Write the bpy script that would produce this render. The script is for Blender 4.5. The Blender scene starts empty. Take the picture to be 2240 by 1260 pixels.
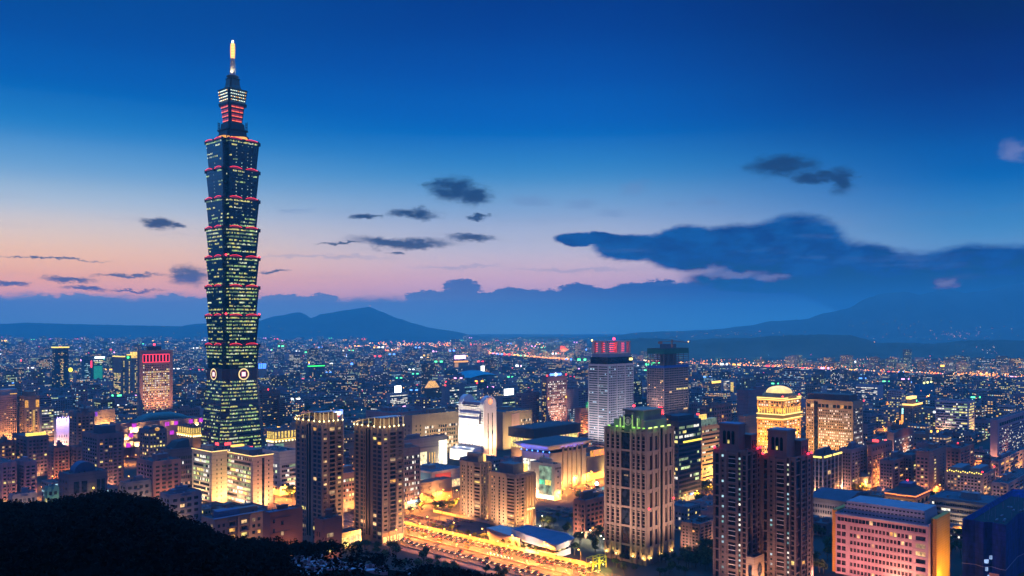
import bpy, math, random
from math import radians, sin, cos, tan, atan, atan2, pi, sqrt
from mathutils import Vector
random.seed(7)
SC = bpy.context.scene
COL = SC.collection
F = 1888.0          # focal length in photo pixels
HZ = 717.0          # horizon row of the photo
CAMH = 160.0        # camera height in metres
HAZE = 9e-5         # extinction of the evening air, per metre
LINF = (.006, .135, .45)   # what a long way of that air looks like

# ------------------------------------------------------------------ camera
cd = bpy.data.cameras.new('camera'); cam = bpy.data.objects.new('camera', cd); COL.objects.link(cam)
cam.location = (0, 0, CAMH); cam.rotation_euler = (pi/2, 0, 0)
cd.sensor_width = 36; cd.lens = F/2240*36; cd.shift_y = (HZ-630)/2240
cd.clip_start = 1; cd.clip_end = 120000
SC.camera = cam
SC.view_settings.view_transform = 'Standard'; SC.view_settings.look = 'None'
SC.view_settings.exposure = 0; SC.view_settings.gamma = 1; SC.view_settings.use_curve_mapping = False
SC.cycles.max_bounces = 3; SC.cycles.diffuse_bounces = 1; SC.cycles.glossy_bounces = 1
SC.cycles.transmission_bounces = 2; SC.cycles.volume_bounces = 0; SC.cycles.transparent_max_bounces = 8
SC.cycles.sample_clamp_indirect = 2.0; SC.cycles.sample_clamp_direct = 0.0
SC.cycles.use_denoising = True; SC.cycles.caustics_reflective = False; SC.cycles.caustics_refractive = False

def s2l(c):
    return tuple((v/255/12.92) if v/255 <= .04045 else ((v/255+.055)/1.055)**2.4 for v in c)

# ------------------------------------------------------------------ sky (dusk, clouds by direction)
def az_el(px, py):
    a = atan((px-1120)/F); return math.degrees(a), math.degrees(atan((HZ-py)/F*cos(a)))

def make_world():
    w = bpy.data.worlds.new("World"); SC.world = w; w.use_nodes = True
    nt = w.node_tree; N = nt.nodes; L = nt.links; N.clear()
    def node(t, **k):
        n = N.new(t)
        for a, b in k.items(): setattr(n, a, b)
        return n
    def put(sock, v):
        if isinstance(v, bpy.types.NodeSocket): L.new(v, sock)
        else: sock.default_value = v
    def M(op, a, b=0.0, c=0.0, clamp=False):
        n = node('ShaderNodeMath', operation=op, use_clamp=clamp)
        put(n.inputs[0], a); put(n.inputs[1], b); put(n.inputs[2], c); return n.outputs[0]
    def VM(op, a, b=(0,0,0), c=(0,0,0)):
        n = node('ShaderNodeVectorMath', operation=op)
        put(n.inputs[0], a); put(n.inputs[1], b)
        if op == 'MULTIPLY_ADD': put(n.inputs[2], c)
        return n.outputs['Value'] if op == 'LENGTH' else n.outputs[0]
    def mix(f, a, b):
        n = node('ShaderNodeMix', data_type='RGBA'); put(n.inputs[0], f)
        put(n.inputs[6], a if isinstance(a, bpy.types.NodeSocket) else (*a, 1))
        put(n.inputs[7], b if isinstance(b, bpy.types.NodeSocket) else (*b, 1)); return n.outputs[2]
    def sstep(x, lo, hi):
        n = node('ShaderNodeMapRange', interpolation_type='SMOOTHSTEP'); put(n.inputs[0], x)
        n.inputs[1].default_value = lo; n.inputs[2].default_value = hi; return n.outputs[0]
    tc = node('ShaderNodeTexCoord'); sep = node('ShaderNodeSeparateXYZ'); L.new(tc.outputs['Generated'], sep.inputs[0])
    X, Y, Z = sep.outputs
    az = M('MULTIPLY', M('ARCTAN2', X, Y), 180/pi)
    el = M('MULTIPLY', M('ARCSINE', Z), 180/pi)
    def ramp(stops):
        r = node('ShaderNodeValToRGB'); r.color_ramp.interpolation = 'CARDINAL'; e = r.color_ramp.elements
        pts = sorted((max(0, elv)/25.0, s2l(c)) for elv, c in stops)
        while len(e) < len(pts): e.new(0.5)
        for i, (p, c) in enumerate(pts):
            e[i].position = min(p, 1); e[i].color = (*c, 1)
        L.new(elc, r.inputs[0]); return r.outputs[0]
    elc = M('DIVIDE', el, 25.0, clamp=True)
    def st(px, rows): return [(az_el(px, y)[1], c) for y, c in rows]
    RL = ramp(st(120, [(0,(0,74,152)),(100,(0,84,166)),(200,(10,103,182)),(300,(62,135,198)),(390,(128,168,206)),(460,(184,190,204)),(530,(222,190,178)),(590,(224,170,158)),(640,(200,148,166)),(690,(150,125,170))]))
    RC = ramp(st(1120, [(0,(0,58,138)),(100,(0,70,154)),(200,(0,86,172)),(300,(14,106,186)),(400,(78,142,198)),(480,(140,165,203)),(550,(178,176,200)),(600,(190,164,190)),(640,(168,146,186)),(690,(120,130,180))]))
    RR = ramp(st(2100, [(0,(0,36,100)),(100,(0,46,116)),(200,(0,58,134)),(300,(0,80,158)),(400,(16,104,178)),(500,(64,132,190)),(560,(84,136,190)),(640,(60,120,182))]))
    f1 = sstep(az, -30, 1); f2 = sstep(az, 2, 30)
    base = mix(f2, mix(f1, RL, RC), RR)
    # --- clouds
    comb = node('ShaderNodeCombineXYZ'); L.new(az, comb.inputs[0]); L.new(el, comb.inputs[1]); P0 = comb.outputs[0]
    def noise(scale, detail, sx, rough=.6):
        m = VM('MULTIPLY', P0, (sx, 1, 1)); n = node('ShaderNodeTexNoise'); n.inputs['Scale'].default_value = scale
        n.inputs['Detail'].default_value = detail; n.inputs['Roughness'].default_value = rough
        L.new(m, n.inputs['Vector']); return n
    n1 = noise(.55, 6, .55); n2 = noise(1.7, 7, .42, .72); n3 = noise(.9, 8, .5, .7)
    d1 = VM('MULTIPLY', VM('SUBTRACT', n1.outputs['Color'], (.5,.5,.5)), (3.4, 1.3, 0))
    d2 = VM('MULTIPLY', VM('SUBTRACT', n2.outputs['Color'], (.5,.5,.5)), (1.2, .42, 0))
    PW = VM('ADD', VM('ADD', P0, d1), d2)
    PS = VM('ADD', VM('ADD', P0, VM('MULTIPLY', d1, (.5,.6,0))), VM('MULTIPLY', d2, (2.2,2.6,0)))
    PB = VM('ADD', VM('ADD', P0, VM('MULTIPLY', d1, (.4,.5,0))), VM('MULTIPLY', d2, (1.0,1.5,0)))
    def field(P, lst):
        acc = None
        for (px, py, rx, ry) in lst:
            a, e = az_el(px, py); k = math.degrees(1/F)*cos(radians(a))**1.5
            ix, iy = 1/(rx*k), 1/(ry*k)
            ln = VM('LENGTH', VM('MULTIPLY_ADD', P, (ix, iy, 0), (-a*ix, -e*iy, 0)))
            acc = ln if acc is None else M('SMOOTH_MIN', acc, ln, .35)
        return acc
    small = [(990,412,46,24),(1035,430,38,18),(955,405,26,14),(350,488,30,11),(385,494,16,6),(800,473,30,6),(905,468,46,10),
             (880,530,96,11),(1030,518,42,8),(740,534,44,3),(1715,362,62,20),(1790,386,48,13),(1842,396,26,24),
             (412,604,32,22),(150,612,48,6),(185,631,36,5),(280,604,66,4),(292,636,52,3),(14,621,34,6),(600,593,30,3),(120,566,90,2),(860,552,16,3),(1045,474,26,4)]
    faint = [(1390,410,24,16),(1165,440,44,9),(1275,446,32,10),(1550,440,24,8),(1480,446,18,5),(640,458,30,5),(1340,465,26,7),(700,560,140,3),(1250,590,120,4),(1000,585,90,3)]
    big = [(2050,650,260,40),(2280,640,160,50),(1285,522,74,15),(1390,542,90,30),(1500,545,100,50),(1620,545,120,56),(1740,545,110,76),(1850,590,150,62),(2010,620,150,66),(2150,600,170,70),(2330,600,150,80),(1720,610,220,30)]
    wisp = [(1600,598,70,9),(1680,606,40,8),(1560,588,30,8),(2075,622,30,10),(2225,328,30,24)]
    bank = [(1120,800,5200,148),(700,652,40,9),(930,648,40,12),(1065,652,40,14),(1270,640,60,20),(1440,636,60,24),(400,658,60,7),(160,656,90,8),(1008,640,42,30),(990,660,90,18),(1130,646,60,18),(1200,655,90,22),(1350,652,150,24),(1500,650,220,34),(640,655,70,9),(1850,660,400,60),(2250,660,300,90)]
    mb = sstep(field(PS, bank), 1.06, .92)
    mB = M('MULTIPLY', sstep(field(PB, big), 1.14, .84), sstep(n3.outputs['Fac'], -.9, .40))
    ms = M('MULTIPLY', M('MULTIPLY', sstep(field(PS, small), 1.55, .5), .95), sstep(n3.outputs['Fac'], .18, .5))
    mf = M('MULTIPLY', sstep(field(PS, faint), 1.6, .3), .35)
    mw = M('MULTIPLY', sstep(field(PS, wisp), 1.5, .3), .34)
    bankc = mix(sstep(az, -26, 22), mix(sstep(el, 0, 3), s2l((78,128,186)), s2l((92,118,176))), mix(sstep(el, 0, 3.2), s2l((36,118,188)), s2l((4,84,160))))
    bigc = mix(sstep(n3.outputs['Fac'], .36, .64), s2l((2,68,138)), s2l((12,86,158)))
    smallc = mix(sstep(az, -30, 25), s2l((62,92,142)), s2l((8,66,122)))
    smallc = mix(sstep(el, 3.5, 7.5), smallc, s2l((24,64,114)))
    c = mix(mf, base, s2l((100,130,180)))
    c = mix(mb, c, bankc); c = mix(mB, c, bigc); c = mix(ms, c, smallc); c = mix(mw, c, s2l((150,150,192)))
    # thin high streaks and unseen parts of the dome (zenith, and the sky behind the viewer)
    streak = M('MULTIPLY', sstep(noise(1.1, 5, .12).outputs['Fac'], .52, .78), M('MULTIPLY', sstep(el, 1, 4), sstep(el, 11, 6)))
    c = mix(M('MULTIPLY', streak, .16), c, s2l((120,130,170)))
    # the sky stands behind the air: allow for what the air takes away and adds
    T = M('EXPONENT', M('DIVIDE', -HAZE*640, M('SINE', M('MULTIPLY', M('MAXIMUM', el, 1.9), pi/180))))
    Tc = node('ShaderNodeCombineXYZ'); [L.new(T, i) for i in Tc.inputs]
    c = VM('MAXIMUM', VM('DIVIDE', VM('SUBTRACT', c, VM('MULTIPLY', VM('SUBTRACT', (1,1,1), Tc.outputs[0]), LINF)), Tc.outputs[0]), (0,0,0))
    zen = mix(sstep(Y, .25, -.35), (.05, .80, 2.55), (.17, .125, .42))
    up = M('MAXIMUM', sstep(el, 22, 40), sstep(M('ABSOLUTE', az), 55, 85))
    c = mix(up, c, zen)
    c = mix(sstep(el, -.5, -4), c, (.01, .03, .09))
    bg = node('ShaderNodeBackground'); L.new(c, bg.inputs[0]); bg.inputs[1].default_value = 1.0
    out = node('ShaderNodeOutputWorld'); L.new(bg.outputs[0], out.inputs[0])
    try:
        w.cycles.sampling_method = 'MANUAL'; w.cycles.sample_map_resolution = 512
    except Exception: pass
make_world()

# ------------------------------------------------------------------ helpers
YAW = radians(48)
TR = (cos(YAW), sin(YAW)); TL = (-sin(YAW), cos(YAW))
def G(px, py):
    Y = CAMH*F/(py-HZ); return Vector(((px-1120)/F*Y, Y, 0))
def at(px, Y, py=None):
    X = (px-1120)/F*Y
    return Vector((X, Y, 0 if py is None else CAMH-(py-HZ)/F*Y))
def proj(p):
    return (1120+F*p[0]/p[1], HZ+F*(CAMH-p[2])/p[1])

MATS = {}
def newmat(key):
    m = bpy.data.materials.new(key); m.use_nodes = True; MATS[key] = m
    nt = m.node_tree; b = nt.nodes['Principled BSDF']; return m, nt, b
def wall(col, rough=.75, var=.16, scale=.12, metal=0, lines=0, spec=.3):
    """painted / tiled / stone wall with uneven weathering and faint floor joints"""
    key = 'wall_%s_%.2f_%.2f_%.2f_%.1f' % ('_'.join('%.3f' % c for c in col), rough, scale, metal, lines)
    if key in MATS: return MATS[key]
    m, nt, b = newmat(key)
    tc = nt.nodes.new('ShaderNodeTexCoord'); n = nt.nodes.new('ShaderNodeTexNoise'); mp = nt.nodes.new('ShaderNodeMapping')
    mp.inputs['Scale'].default_value = (1, 1, .3); nt.links.new(tc.outputs['Object'], mp.inputs[0]); nt.links.new(mp.outputs[0], n.inputs['Vector'])
    n.inputs['Scale'].default_value = scale; n.inputs['Detail'].default_value = 6; n.inputs['Roughness'].default_value = .65
    mr = nt.nodes.new('ShaderNodeMapRange'); mr.inputs[1].default_value = .3; mr.inputs[2].default_value = .7
    mr.inputs[3].default_value = 1-var*1.3; mr.inputs[4].default_value = 1+var*.6; nt.links.new(n.outputs['Fac'], mr.inputs[0])
    fac = mr.outputs[0]
    if lines:
        sp = nt.nodes.new('ShaderNodeSeparateXYZ'); nt.links.new(tc.outputs['Object'], sp.inputs[0])
        d = nt.nodes.new('ShaderNodeMath'); d.operation = 'DIVIDE'; nt.links.new(sp.outputs[2], d.inputs[0]); d.inputs[1].default_value = lines
        fr = nt.nodes.new('ShaderNodeMath'); fr.operation = 'FRACT'; nt.links.new(d.outputs[0], fr.inputs[0])
        gt = nt.nodes.new('ShaderNodeMapRange'); gt.inputs[1].default_value = .1; gt.inputs[2].default_value = .16
        gt.inputs[3].default_value = .72; gt.inputs[4].default_value = 1; nt.links.new(fr.outputs[0], gt.inputs[0])
        mu = nt.nodes.new('ShaderNodeMath'); mu.operation = 'MULTIPLY'; nt.links.new(fac, mu.inputs[0]); nt.links.new(gt.outputs[0], mu.inputs[1]); fac = mu.outputs[0]
    vm = nt.nodes.new('ShaderNodeVectorMath'); vm.operation = 'SCALE'; vm.inputs[0].default_value = col; nt.links.new(fac, vm.inputs['Scale'])
    nt.links.new(vm.outputs[0], b.inputs['Base Color'])
    b.inputs['Roughness'].default_value = rough; b.inputs['Metallic'].default_value = metal; b.inputs['Specular IOR Level'].default_value = spec
    return m
def emit(col, s, var=0.0, scale=.35, sample=False):
    """a surface that gives off light: lamp, sign, lit window (var: uneven interior)"""
    key = 'glow_%s_%.2f_%.2f' % ('_'.join('%.3f' % c for c in col), s, var)
    if key in MATS: return MATS[key]
    m, nt, b = newmat(key)
    b.inputs['Base Color'].default_value = (.02, .02, .02, 1); b.inputs['Roughness'].default_value = .3
    b.inputs['Emission Color'].default_value = (*col, 1); b.inputs['Emission Strength'].default_value = s
    if var:
        g = nt.nodes.new('ShaderNodeNewGeometry'); n = nt.nodes.new('ShaderNodeTexNoise'); n.inputs['Scale'].default_value = scale
        n.inputs['Detail'].default_value = 3; nt.links.new(g.outputs['Position'], n.inputs['Vector'])
        mr = nt.nodes.new('ShaderNodeMapRange'); mr.inputs[1].default_value = .3; mr.inputs[2].default_value = .7
        mr.inputs[3].default_value = s*(1-var); mr.inputs[4].default_value = s*(1+var*.7); nt.links.new(n.outputs['Fac'], mr.inputs[0])
        nt.links.new(mr.outputs[0], b.inputs['Emission Strength'])
    m.cycles.emission_sampling = 'AUTO' if sample else 'NONE'
    return m
def glass(col=(.008,.012,.022), rough=.12):
    key = 'glass_%s' % '_'.join('%.3f' % c for c in col)
    if key in MATS: return MATS[key]
    m, nt, b = newmat(key)
    tc = nt.nodes.new('ShaderNodeNewGeometry'); n = nt.nodes.new('ShaderNodeTexNoise'); n.inputs['Scale'].default_value = .4
    nt.links.new(tc.outputs['Position'], n.inputs['Vector'])
    mr = nt.nodes.new('ShaderNodeMapRange'); mr.inputs[1].default_value = .35; mr.inputs[2].default_value = .65; mr.inputs[3].default_value = .4; mr.inputs[4].default_value = 1.9
    nt.links.new(n.outputs['Fac'], mr.inputs[0])
    vm = nt.nodes.new('ShaderNodeVectorMath'); vm.operation = 'SCALE'; vm.inputs[0].default_value = col; nt.links.new(mr.outputs[0], vm.inputs['Scale'])
    nt.links.new(vm.outputs[0], b.inputs['Base Color']); b.inputs['Roughness'].default_value = rough
    return m
LIT = dict(warm=((1,.62,.26),1.15), amber=((1,.48,.10),1.2), yel=((1,.80,.22),1.25), white=((1,.95,.78),1.3), green=((.80,1,.45),1.1), cool=((.55,.9,1),.9),
           dimw=((1,.66,.34),.42), dimg=((.62,.85,.42),.40), teal=((.35,.8,.75),.55))
def lit(k): c, s = LIT[k]; return emit(c, s, .75)
PAL = dict(warm=['warm','amber','yel','dimw'], office=['white','green','yel','dimg'], cool=['cool','white','teal','dimg'], gold=['yel','warm','white'],
           ylw=['yel','yel','warm'], teal=['teal','cool'], white=['white','white','dimw'], grn=['green','yel','dimg','white'], dim=['dimw','dimg'])
ROOF = (.055,.06,.075)

class MB:
    def __init__(s): s.v = []; s.f = []; s.m = []
    def poly(s, pts, m=0):
        i = len(s.v); s.v += [tuple(p) for p in pts]; s.f.append(tuple(range(i, i+len(pts)))); s.m.append(m)
    def box(s, x0, y0, z0, x1, y1, z1, m=0, mt=None):
        i = len(s.v)
        if x0 > x1: x0, x1 = x1, x0
        if y0 > y1: y0, y1 = y1, y0
        s.v += [(x0,y0,z0),(x1,y0,z0),(x1,y1,z0),(x0,y1,z0),(x0,y0,z1),(x1,y0,z1),(x1,y1,z1),(x0,y1,z1)]
        s.f += [(i,i+3,i+2,i+1),(i+4,i+5,i+6,i+7),(i,i+1,i+5,i+4),(i+1,i+2,i+6,i+5),(i+2,i+3,i+7,i+6),(i+3,i,i+4,i+7)]
        s.m += [m, m if mt is None else mt, m, m, m, m]
    def loft(s, rings, m=0, cap=True, mc=None):
        n = len(rings[0]); i = len(s.v)
        for r in rings: s.v += [tuple(p) for p in r]
        for k in range(len(rings)-1):
            a = i+k*n; b = a+n
            for j in range(n):
                j2 = (j+1) % n; s.f.append((a+j, a+j2, b+j2, b+j)); s.m.append(m)
        if cap:
            s.f.append(tuple(i+j for j in reversed(range(n)))); s.m.append(m)
            s.f.append(tuple(i+(len(rings)-1)*n+j for j in range(n))); s.m.append(m if mc is None else mc)
    def prism(s, pts, z0, z1, m=0, mc=None):
        s.loft([[(p[0],p[1],z0) for p in pts],[(p[0],p[1],z1) for p in pts]], m, True, mc)
    def cyl(s, c, r0, r1, z0, z1, n=12, m=0, mc=None):
        s.loft([[(c[0]+r0*cos(2*pi*k/n), c[1]+r0*sin(2*pi*k/n), z0) for k in range(n)],[(c[0]+r1*cos(2*pi*k/n), c[1]+r1*sin(2*pi*k/n), z1) for k in range(n)]], m, True, mc)
    def tube(s, p0, p1, r, r1=None, n=6, m=0):
        p0 = Vector(p0); p1 = Vector(p1); d = (p1-p0).normalized(); a = d.orthogonal().normalized(); b = d.cross(a); r1 = r if r1 is None else r1
        s.loft([[p0+(a*cos(2*pi*k/n)+b*sin(2*pi*k/n))*r for k in range(n)],[p1+(a*cos(2*pi*k/n)+b*sin(2*pi*k/n))*r1 for k in range(n)]], m)
    def ball(s, c, r, m=0, n=6, rz=None):
        rz = rz or r; i = len(s.v); R = max(3, n//2)
        for k in range(R+1):
            th = pi*k/R
            for j in range(n): s.v.append((c[0]+r*sin(th)*cos(2*pi*j/n), c[1]+r*sin(th)*sin(2*pi*j/n), c[2]-rz*cos(th)))
        for k in range(R):
            for j in range(n):
                a = i+k*n+j; b = i+k*n+(j+1) % n; s.f.append((a, b, b+n, a+n)); s.m.append(m)
    def mesh(s, name, mats):
        me = bpy.data.meshes.new(name); me.from_pydata(s.v, [], s.f)
        for m in mats: me.materials.append(m)
        me.polygons.foreach_set('material_index', s.m); me.update(); return me
    def build(s, name, mats, parent=None, loc=(0,0,0), rz=0):
        return link(name, s.mesh(name, mats if isinstance(mats, (list, tuple)) else [mats]), parent, loc, rz)
def link(name, me, parent=None, loc=(0,0,0), rz=0):
    o = bpy.data.objects.new(name, me); COL.objects.link(o); o.parent = parent; o.location = loc; o.rotation_euler = (0,0,rz); return o
def tag(o, label=None, cat=None, group=None, kind=None):
    if label: o['label'] = label
    if cat: o['category'] = cat
    if group: o['group'] = group
    if kind: o['kind'] = kind
    return o
def thing(name, label, cat, loc=(0,0,0), rz=0, group=None):
    return tag(link(name, None, None, loc, rz), label, cat, group)
def copy_tree(o, parent=None):
    c = o.copy(); COL.objects.link(c); c.parent = parent
    for ch in list(o.children): copy_tree(ch, c)
    return c
def point(parent, loc, power, col, r=.4, name='lamp_light'):
    l = bpy.data.lights.new(name, 'POINT'); l.energy = power*1.6; l.color = col; l.shadow_soft_size = 0
    o = link(name, l, parent, loc); return o
def spot(parent, loc, target, power, col, ang=100, blend=.8, r=.5, name='floodlight'):  # default name also covers added spots that have no fixture
    l = bpy.data.lights.new(name, 'SPOT'); l.energy = power*2.6; l.color = col; l.spot_size = radians(ang); l.spot_blend = blend; l.shadow_soft_size = 0
    loc = (loc[0], loc[1], max(loc[2], 2.0)); o = link(name, l, parent, loc); o.visible_volume_scatter = False; o.visible_glossy = False; d = Vector(target)-Vector(loc); o.rotation_euler = d.to_track_quat('-Z', 'Y').to_euler(); return o
UNIT = {}
def unit_box(mat):
    if mat.name not in UNIT:
        b = MB(); b.box(-.5,-.5,-.5,.5,.5,.5); UNIT[mat.name] = b.mesh('window', [mat])
    return UNIT[mat.name]
# ------------------------------------------------------------------ haze: the air of the basin
def make_haze():
    b = MB(); b.box(-24000,-300,-2,24000,22000,800)
    m = bpy.data.materials.new('air'); m.use_nodes = True; nt = m.node_tree; nt.nodes.remove(nt.nodes['Principled BSDF'])
    v = nt.nodes.new('ShaderNodeVolumePrincipled'); v.inputs['Color'].default_value = (.26,.92,1,1); v.inputs['Density'].default_value = HAZE; v.inputs['Anisotropy'].default_value = .2
    nt.links.new(v.outputs[0], nt.nodes['Material Output'].inputs['Volume'])
    o = b.build('haze', m); tag(o, 'thin blue evening haze hanging over the whole city basin', 'haze', kind='stuff')
make_haze()

# ------------------------------------------------------------------ ground, far hills, river
def structure(o, label=None): o['kind'] = 'structure'; return tag(o, label)
b = MB(); b.poly([(-24000,-200,0),(24000,-200,0),(24000,21500,0),(-24000,21500,0)])
structure(b.build('ground', wall((.022,.022,.024), .9, .4, .01)), 'dark ground of the city basin')

FOREST = wall((.05,.075,.06), .95, .35, .004)
def mountain(name, label, prof, D, base, depth, jag):
    """prof: (px, py) skyline in the photo; the ridge stands at distance D, falling to the plain in front and behind"""
    pts = []
    for (x0,y0),(x1,y1) in zip(prof, prof[1:]):
        n = max(1, int((x1-x0)/9))
        for k in range(n):
            t = k/n; t2 = t*t*(3-2*t)*.5+t*.5; pts.append((x0+(x1-x0)*t, y0+(y1-y0)*t2))
    pts.append(prof[-1]); rows = []
    R = 9
    rng = random.Random(name)
    ns = [[rng.uniform(-1,1) for _ in pts] for _ in range(R)]
    for r in range(R):
        row = []
        for i, (px, py) in enumerate(pts):
            top = CAMH+(HZ-py+rng.uniform(-jag, jag))/F*D
            X = (px-1120)/F*D
            t = r/(R-1)
            if t <= .5: k = t/.5; z = top*(k**1.25); y = D-depth*(1-k)
            else: k = (1-t)/.5; z = top*k; y = D+depth*(1-k)
            if 0 < t < 1 and t != .5: z *= 1+.16*(ns[r][i]+ns[r][max(0,i-1)]+ns[r][min(len(pts)-1,i+1)])/3; y += depth*.05*ns[r][i]
            row.append((X*y/D, y, max(z, -1 if t in (0,1) else .5)))
        rows.append(row)
    m = MB()
    n = len(pts)
    for row in rows: m.v += row
    for r in range(R-1):
        for i in range(n-1):
            a = r*n+i; m.f.append((a, a+1, a+n+1, a+n)); m.m.append(0)
    o = m.build(name, FOREST)
    for p in o.data.polygons: p.use_smooth = True
    return structure(o, label)
mountain('hill', 'low flat ridge along the western horizon', [(-300,716),(0,708),(60,706),(180,709),(300,712),(400,714),(520,712),(640,726),(700,742)], 11800, 745, 700, .5)
mountain('mountain', 'twin-peaked mountain beyond the river', [(300,735),(430,708),(560,704),(600,692),(655,683),(668,688),(680,696),(700,688),(720,684),(760,678),(808,671),(830,680),(870,696),(900,706),(940,717),(990,724),(1040,735),(1080,741),(1130,746)], 12600, 745, 900, .5)
mountain('mountain', 'high massif with a long rising shoulder', [(1380,728),(1480,724),(1560,721),(1640,712),(1680,703),(1760,699),(1800,686),(1850,676),(1900,651),(1930,642),(1985,638),(2010,645),(2070,632),(2110,641),(2160,636),(2210,622),(2270,612),(2400,600),(2560,640)], 11300, 745, 1300, .6)
mountain('hill', 'low shoulder with villa lights below the massif', [(1080,744),(1130,738),(1200,736),(1260,740),(1330,736),(1400,727),(1500,725),(1620,722),(1700,728),(1800,735),(1900,742),(2000,738),(2120,728),(2220,712),(2300,705),(2500,735)], 9800, 747, 700, .5)
mountain('hill', 'dark wooded hill behind the river road', [(1225,772),(1290,757),(1340,745),(1400,739),(1450,741),(1500,746),(1560,740),(1640,739),(1700,734),(1790,732),(1860,733),(1895,742),(1915,750),(1960,750),(2040,752),(2090,746),(2150,743),(2240,745),(2400,740),(2560,770)], 5000, 790, 420, .7)
b = MB(); b.poly([tuple(G(*p))[:2]+(.012,) for p in [(818,763),(978,767),(975,761),(840,756.5)]])
m, nt, bs = newmat('river_water'); bs.inputs['Base Color'].default_value = (.25,.3,.36,1); bs.inputs['Roughness'].default_value = .35
nz = nt.nodes.new('ShaderNodeTexNoise'); nz.inputs['Scale'].default_value = .02; bp = nt.nodes.new('ShaderNodeBump'); bp.inputs['Strength'].default_value = .3
nt.links.new(nz.outputs[0], bp.inputs['Height']); nt.links.new(bp.outputs[0], bs.inputs['Normal'])
structure(b.build('river', m), 'pale reach of the river below the mountain')

# ------------------------------------------------------------------ the great tower
def notched(h, c):
    k = h-c
    return [(-k,-h),(k,-h),(k,-k),(h,-k),(h,k),(k,k),(k,h),(-k,h),(-k,k),(-h,k),(-h,-k),(-k,-k)]
def chamf(h, c):
    k = h-c
    return [(-k,-h),(k,-h),(h,-k),(h,k),(k,h),(-k,h),(-h,k),(-h,-k)]
def ring(pts, z): return [(p[0],p[1],z) for p in pts]
TG = wall((.004,.020,.022), .25, .25, .3, 0, 4.2, .5)
TG2 = wall((.035,.04,.05), .4, .2, .3, 0, 4.2, .5)
DARKM = wall((.02,.024,.032), .5, .2, .3)
REDN = emit((1,.03,.05), 2.2); REDG = emit((.9,.02,.05), .22)
def lit_rows(parent, p0, p1, q0, q1, z0, z1, nf, dens, rng, name='glazing_band', pal='grn', fl=None, off=.12, seg=1.5):
    """one mesh per storey: runs of lit panes along a leaning face between bottom edge p0-p1 and top edge q0-q1"""
    mats = [emit(c, q, .75) for c, q in (((.62,.95,.30),.72),((.95,.88,.22),.85),((.45,.70,.28),.34),((.9,1,.6),.95))]+[glass((.004,.010,.014))]
    dx, dy = p1[0]-p0[0], p1[1]-p0[1]; ln = sqrt(dx*dx+dy*dy); nx, ny = dy/ln, -dx/ln
    for f in range(nf):
        d = dens if not fl else fl[f % len(fl)]
        if d <= 0: continue
        b = MB(); u = 0
        ta, tb = (f+.38)/nf, (f+.80)/nf
        def P(u, t):
            w = [(p0[i]+(p1[i]-p0[i])*u)*(1-t)+(q0[i]+(q1[i]-q0[i])*u)*t for i in (0,1)]
            return (w[0]+nx*off, w[1]+ny*off, z0+(z1-z0)*t)
        b.poly([P(.015,ta-.03/nf),P(.985,ta-.03/nf),P(.985,tb+.03/nf),P(.015,tb+.03/nf)], 4); off0 = off; off = off0+.06
        while u < .97:
            run = rng.choice([1,2,3,4,6,8])*seg/ln; u1 = min(u+run, .985)
            if rng.random() < min(.96, d*2.2+.09):
                k = rng.choice([0,0,1,1,1,2,2,3]); uu = u
                while uu < u1-1e-6:
                    ue = min(uu+seg/ln, u1); h2 = tb if rng.random() < .75 else (ta+tb)/2
                    b.poly([P(uu+.06*seg/ln,ta),P(ue-.06*seg/ln,ta),P(ue-.06*seg/ln,h2),P(uu+.06*seg/ln,h2)], k if rng.random() < .8 else rng.randrange(4)); uu = ue
            u = u1 + (0 if rng.random() < .5 else seg/ln)
        off = off0
        if b.f: b.build(name, mats, parent)
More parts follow.
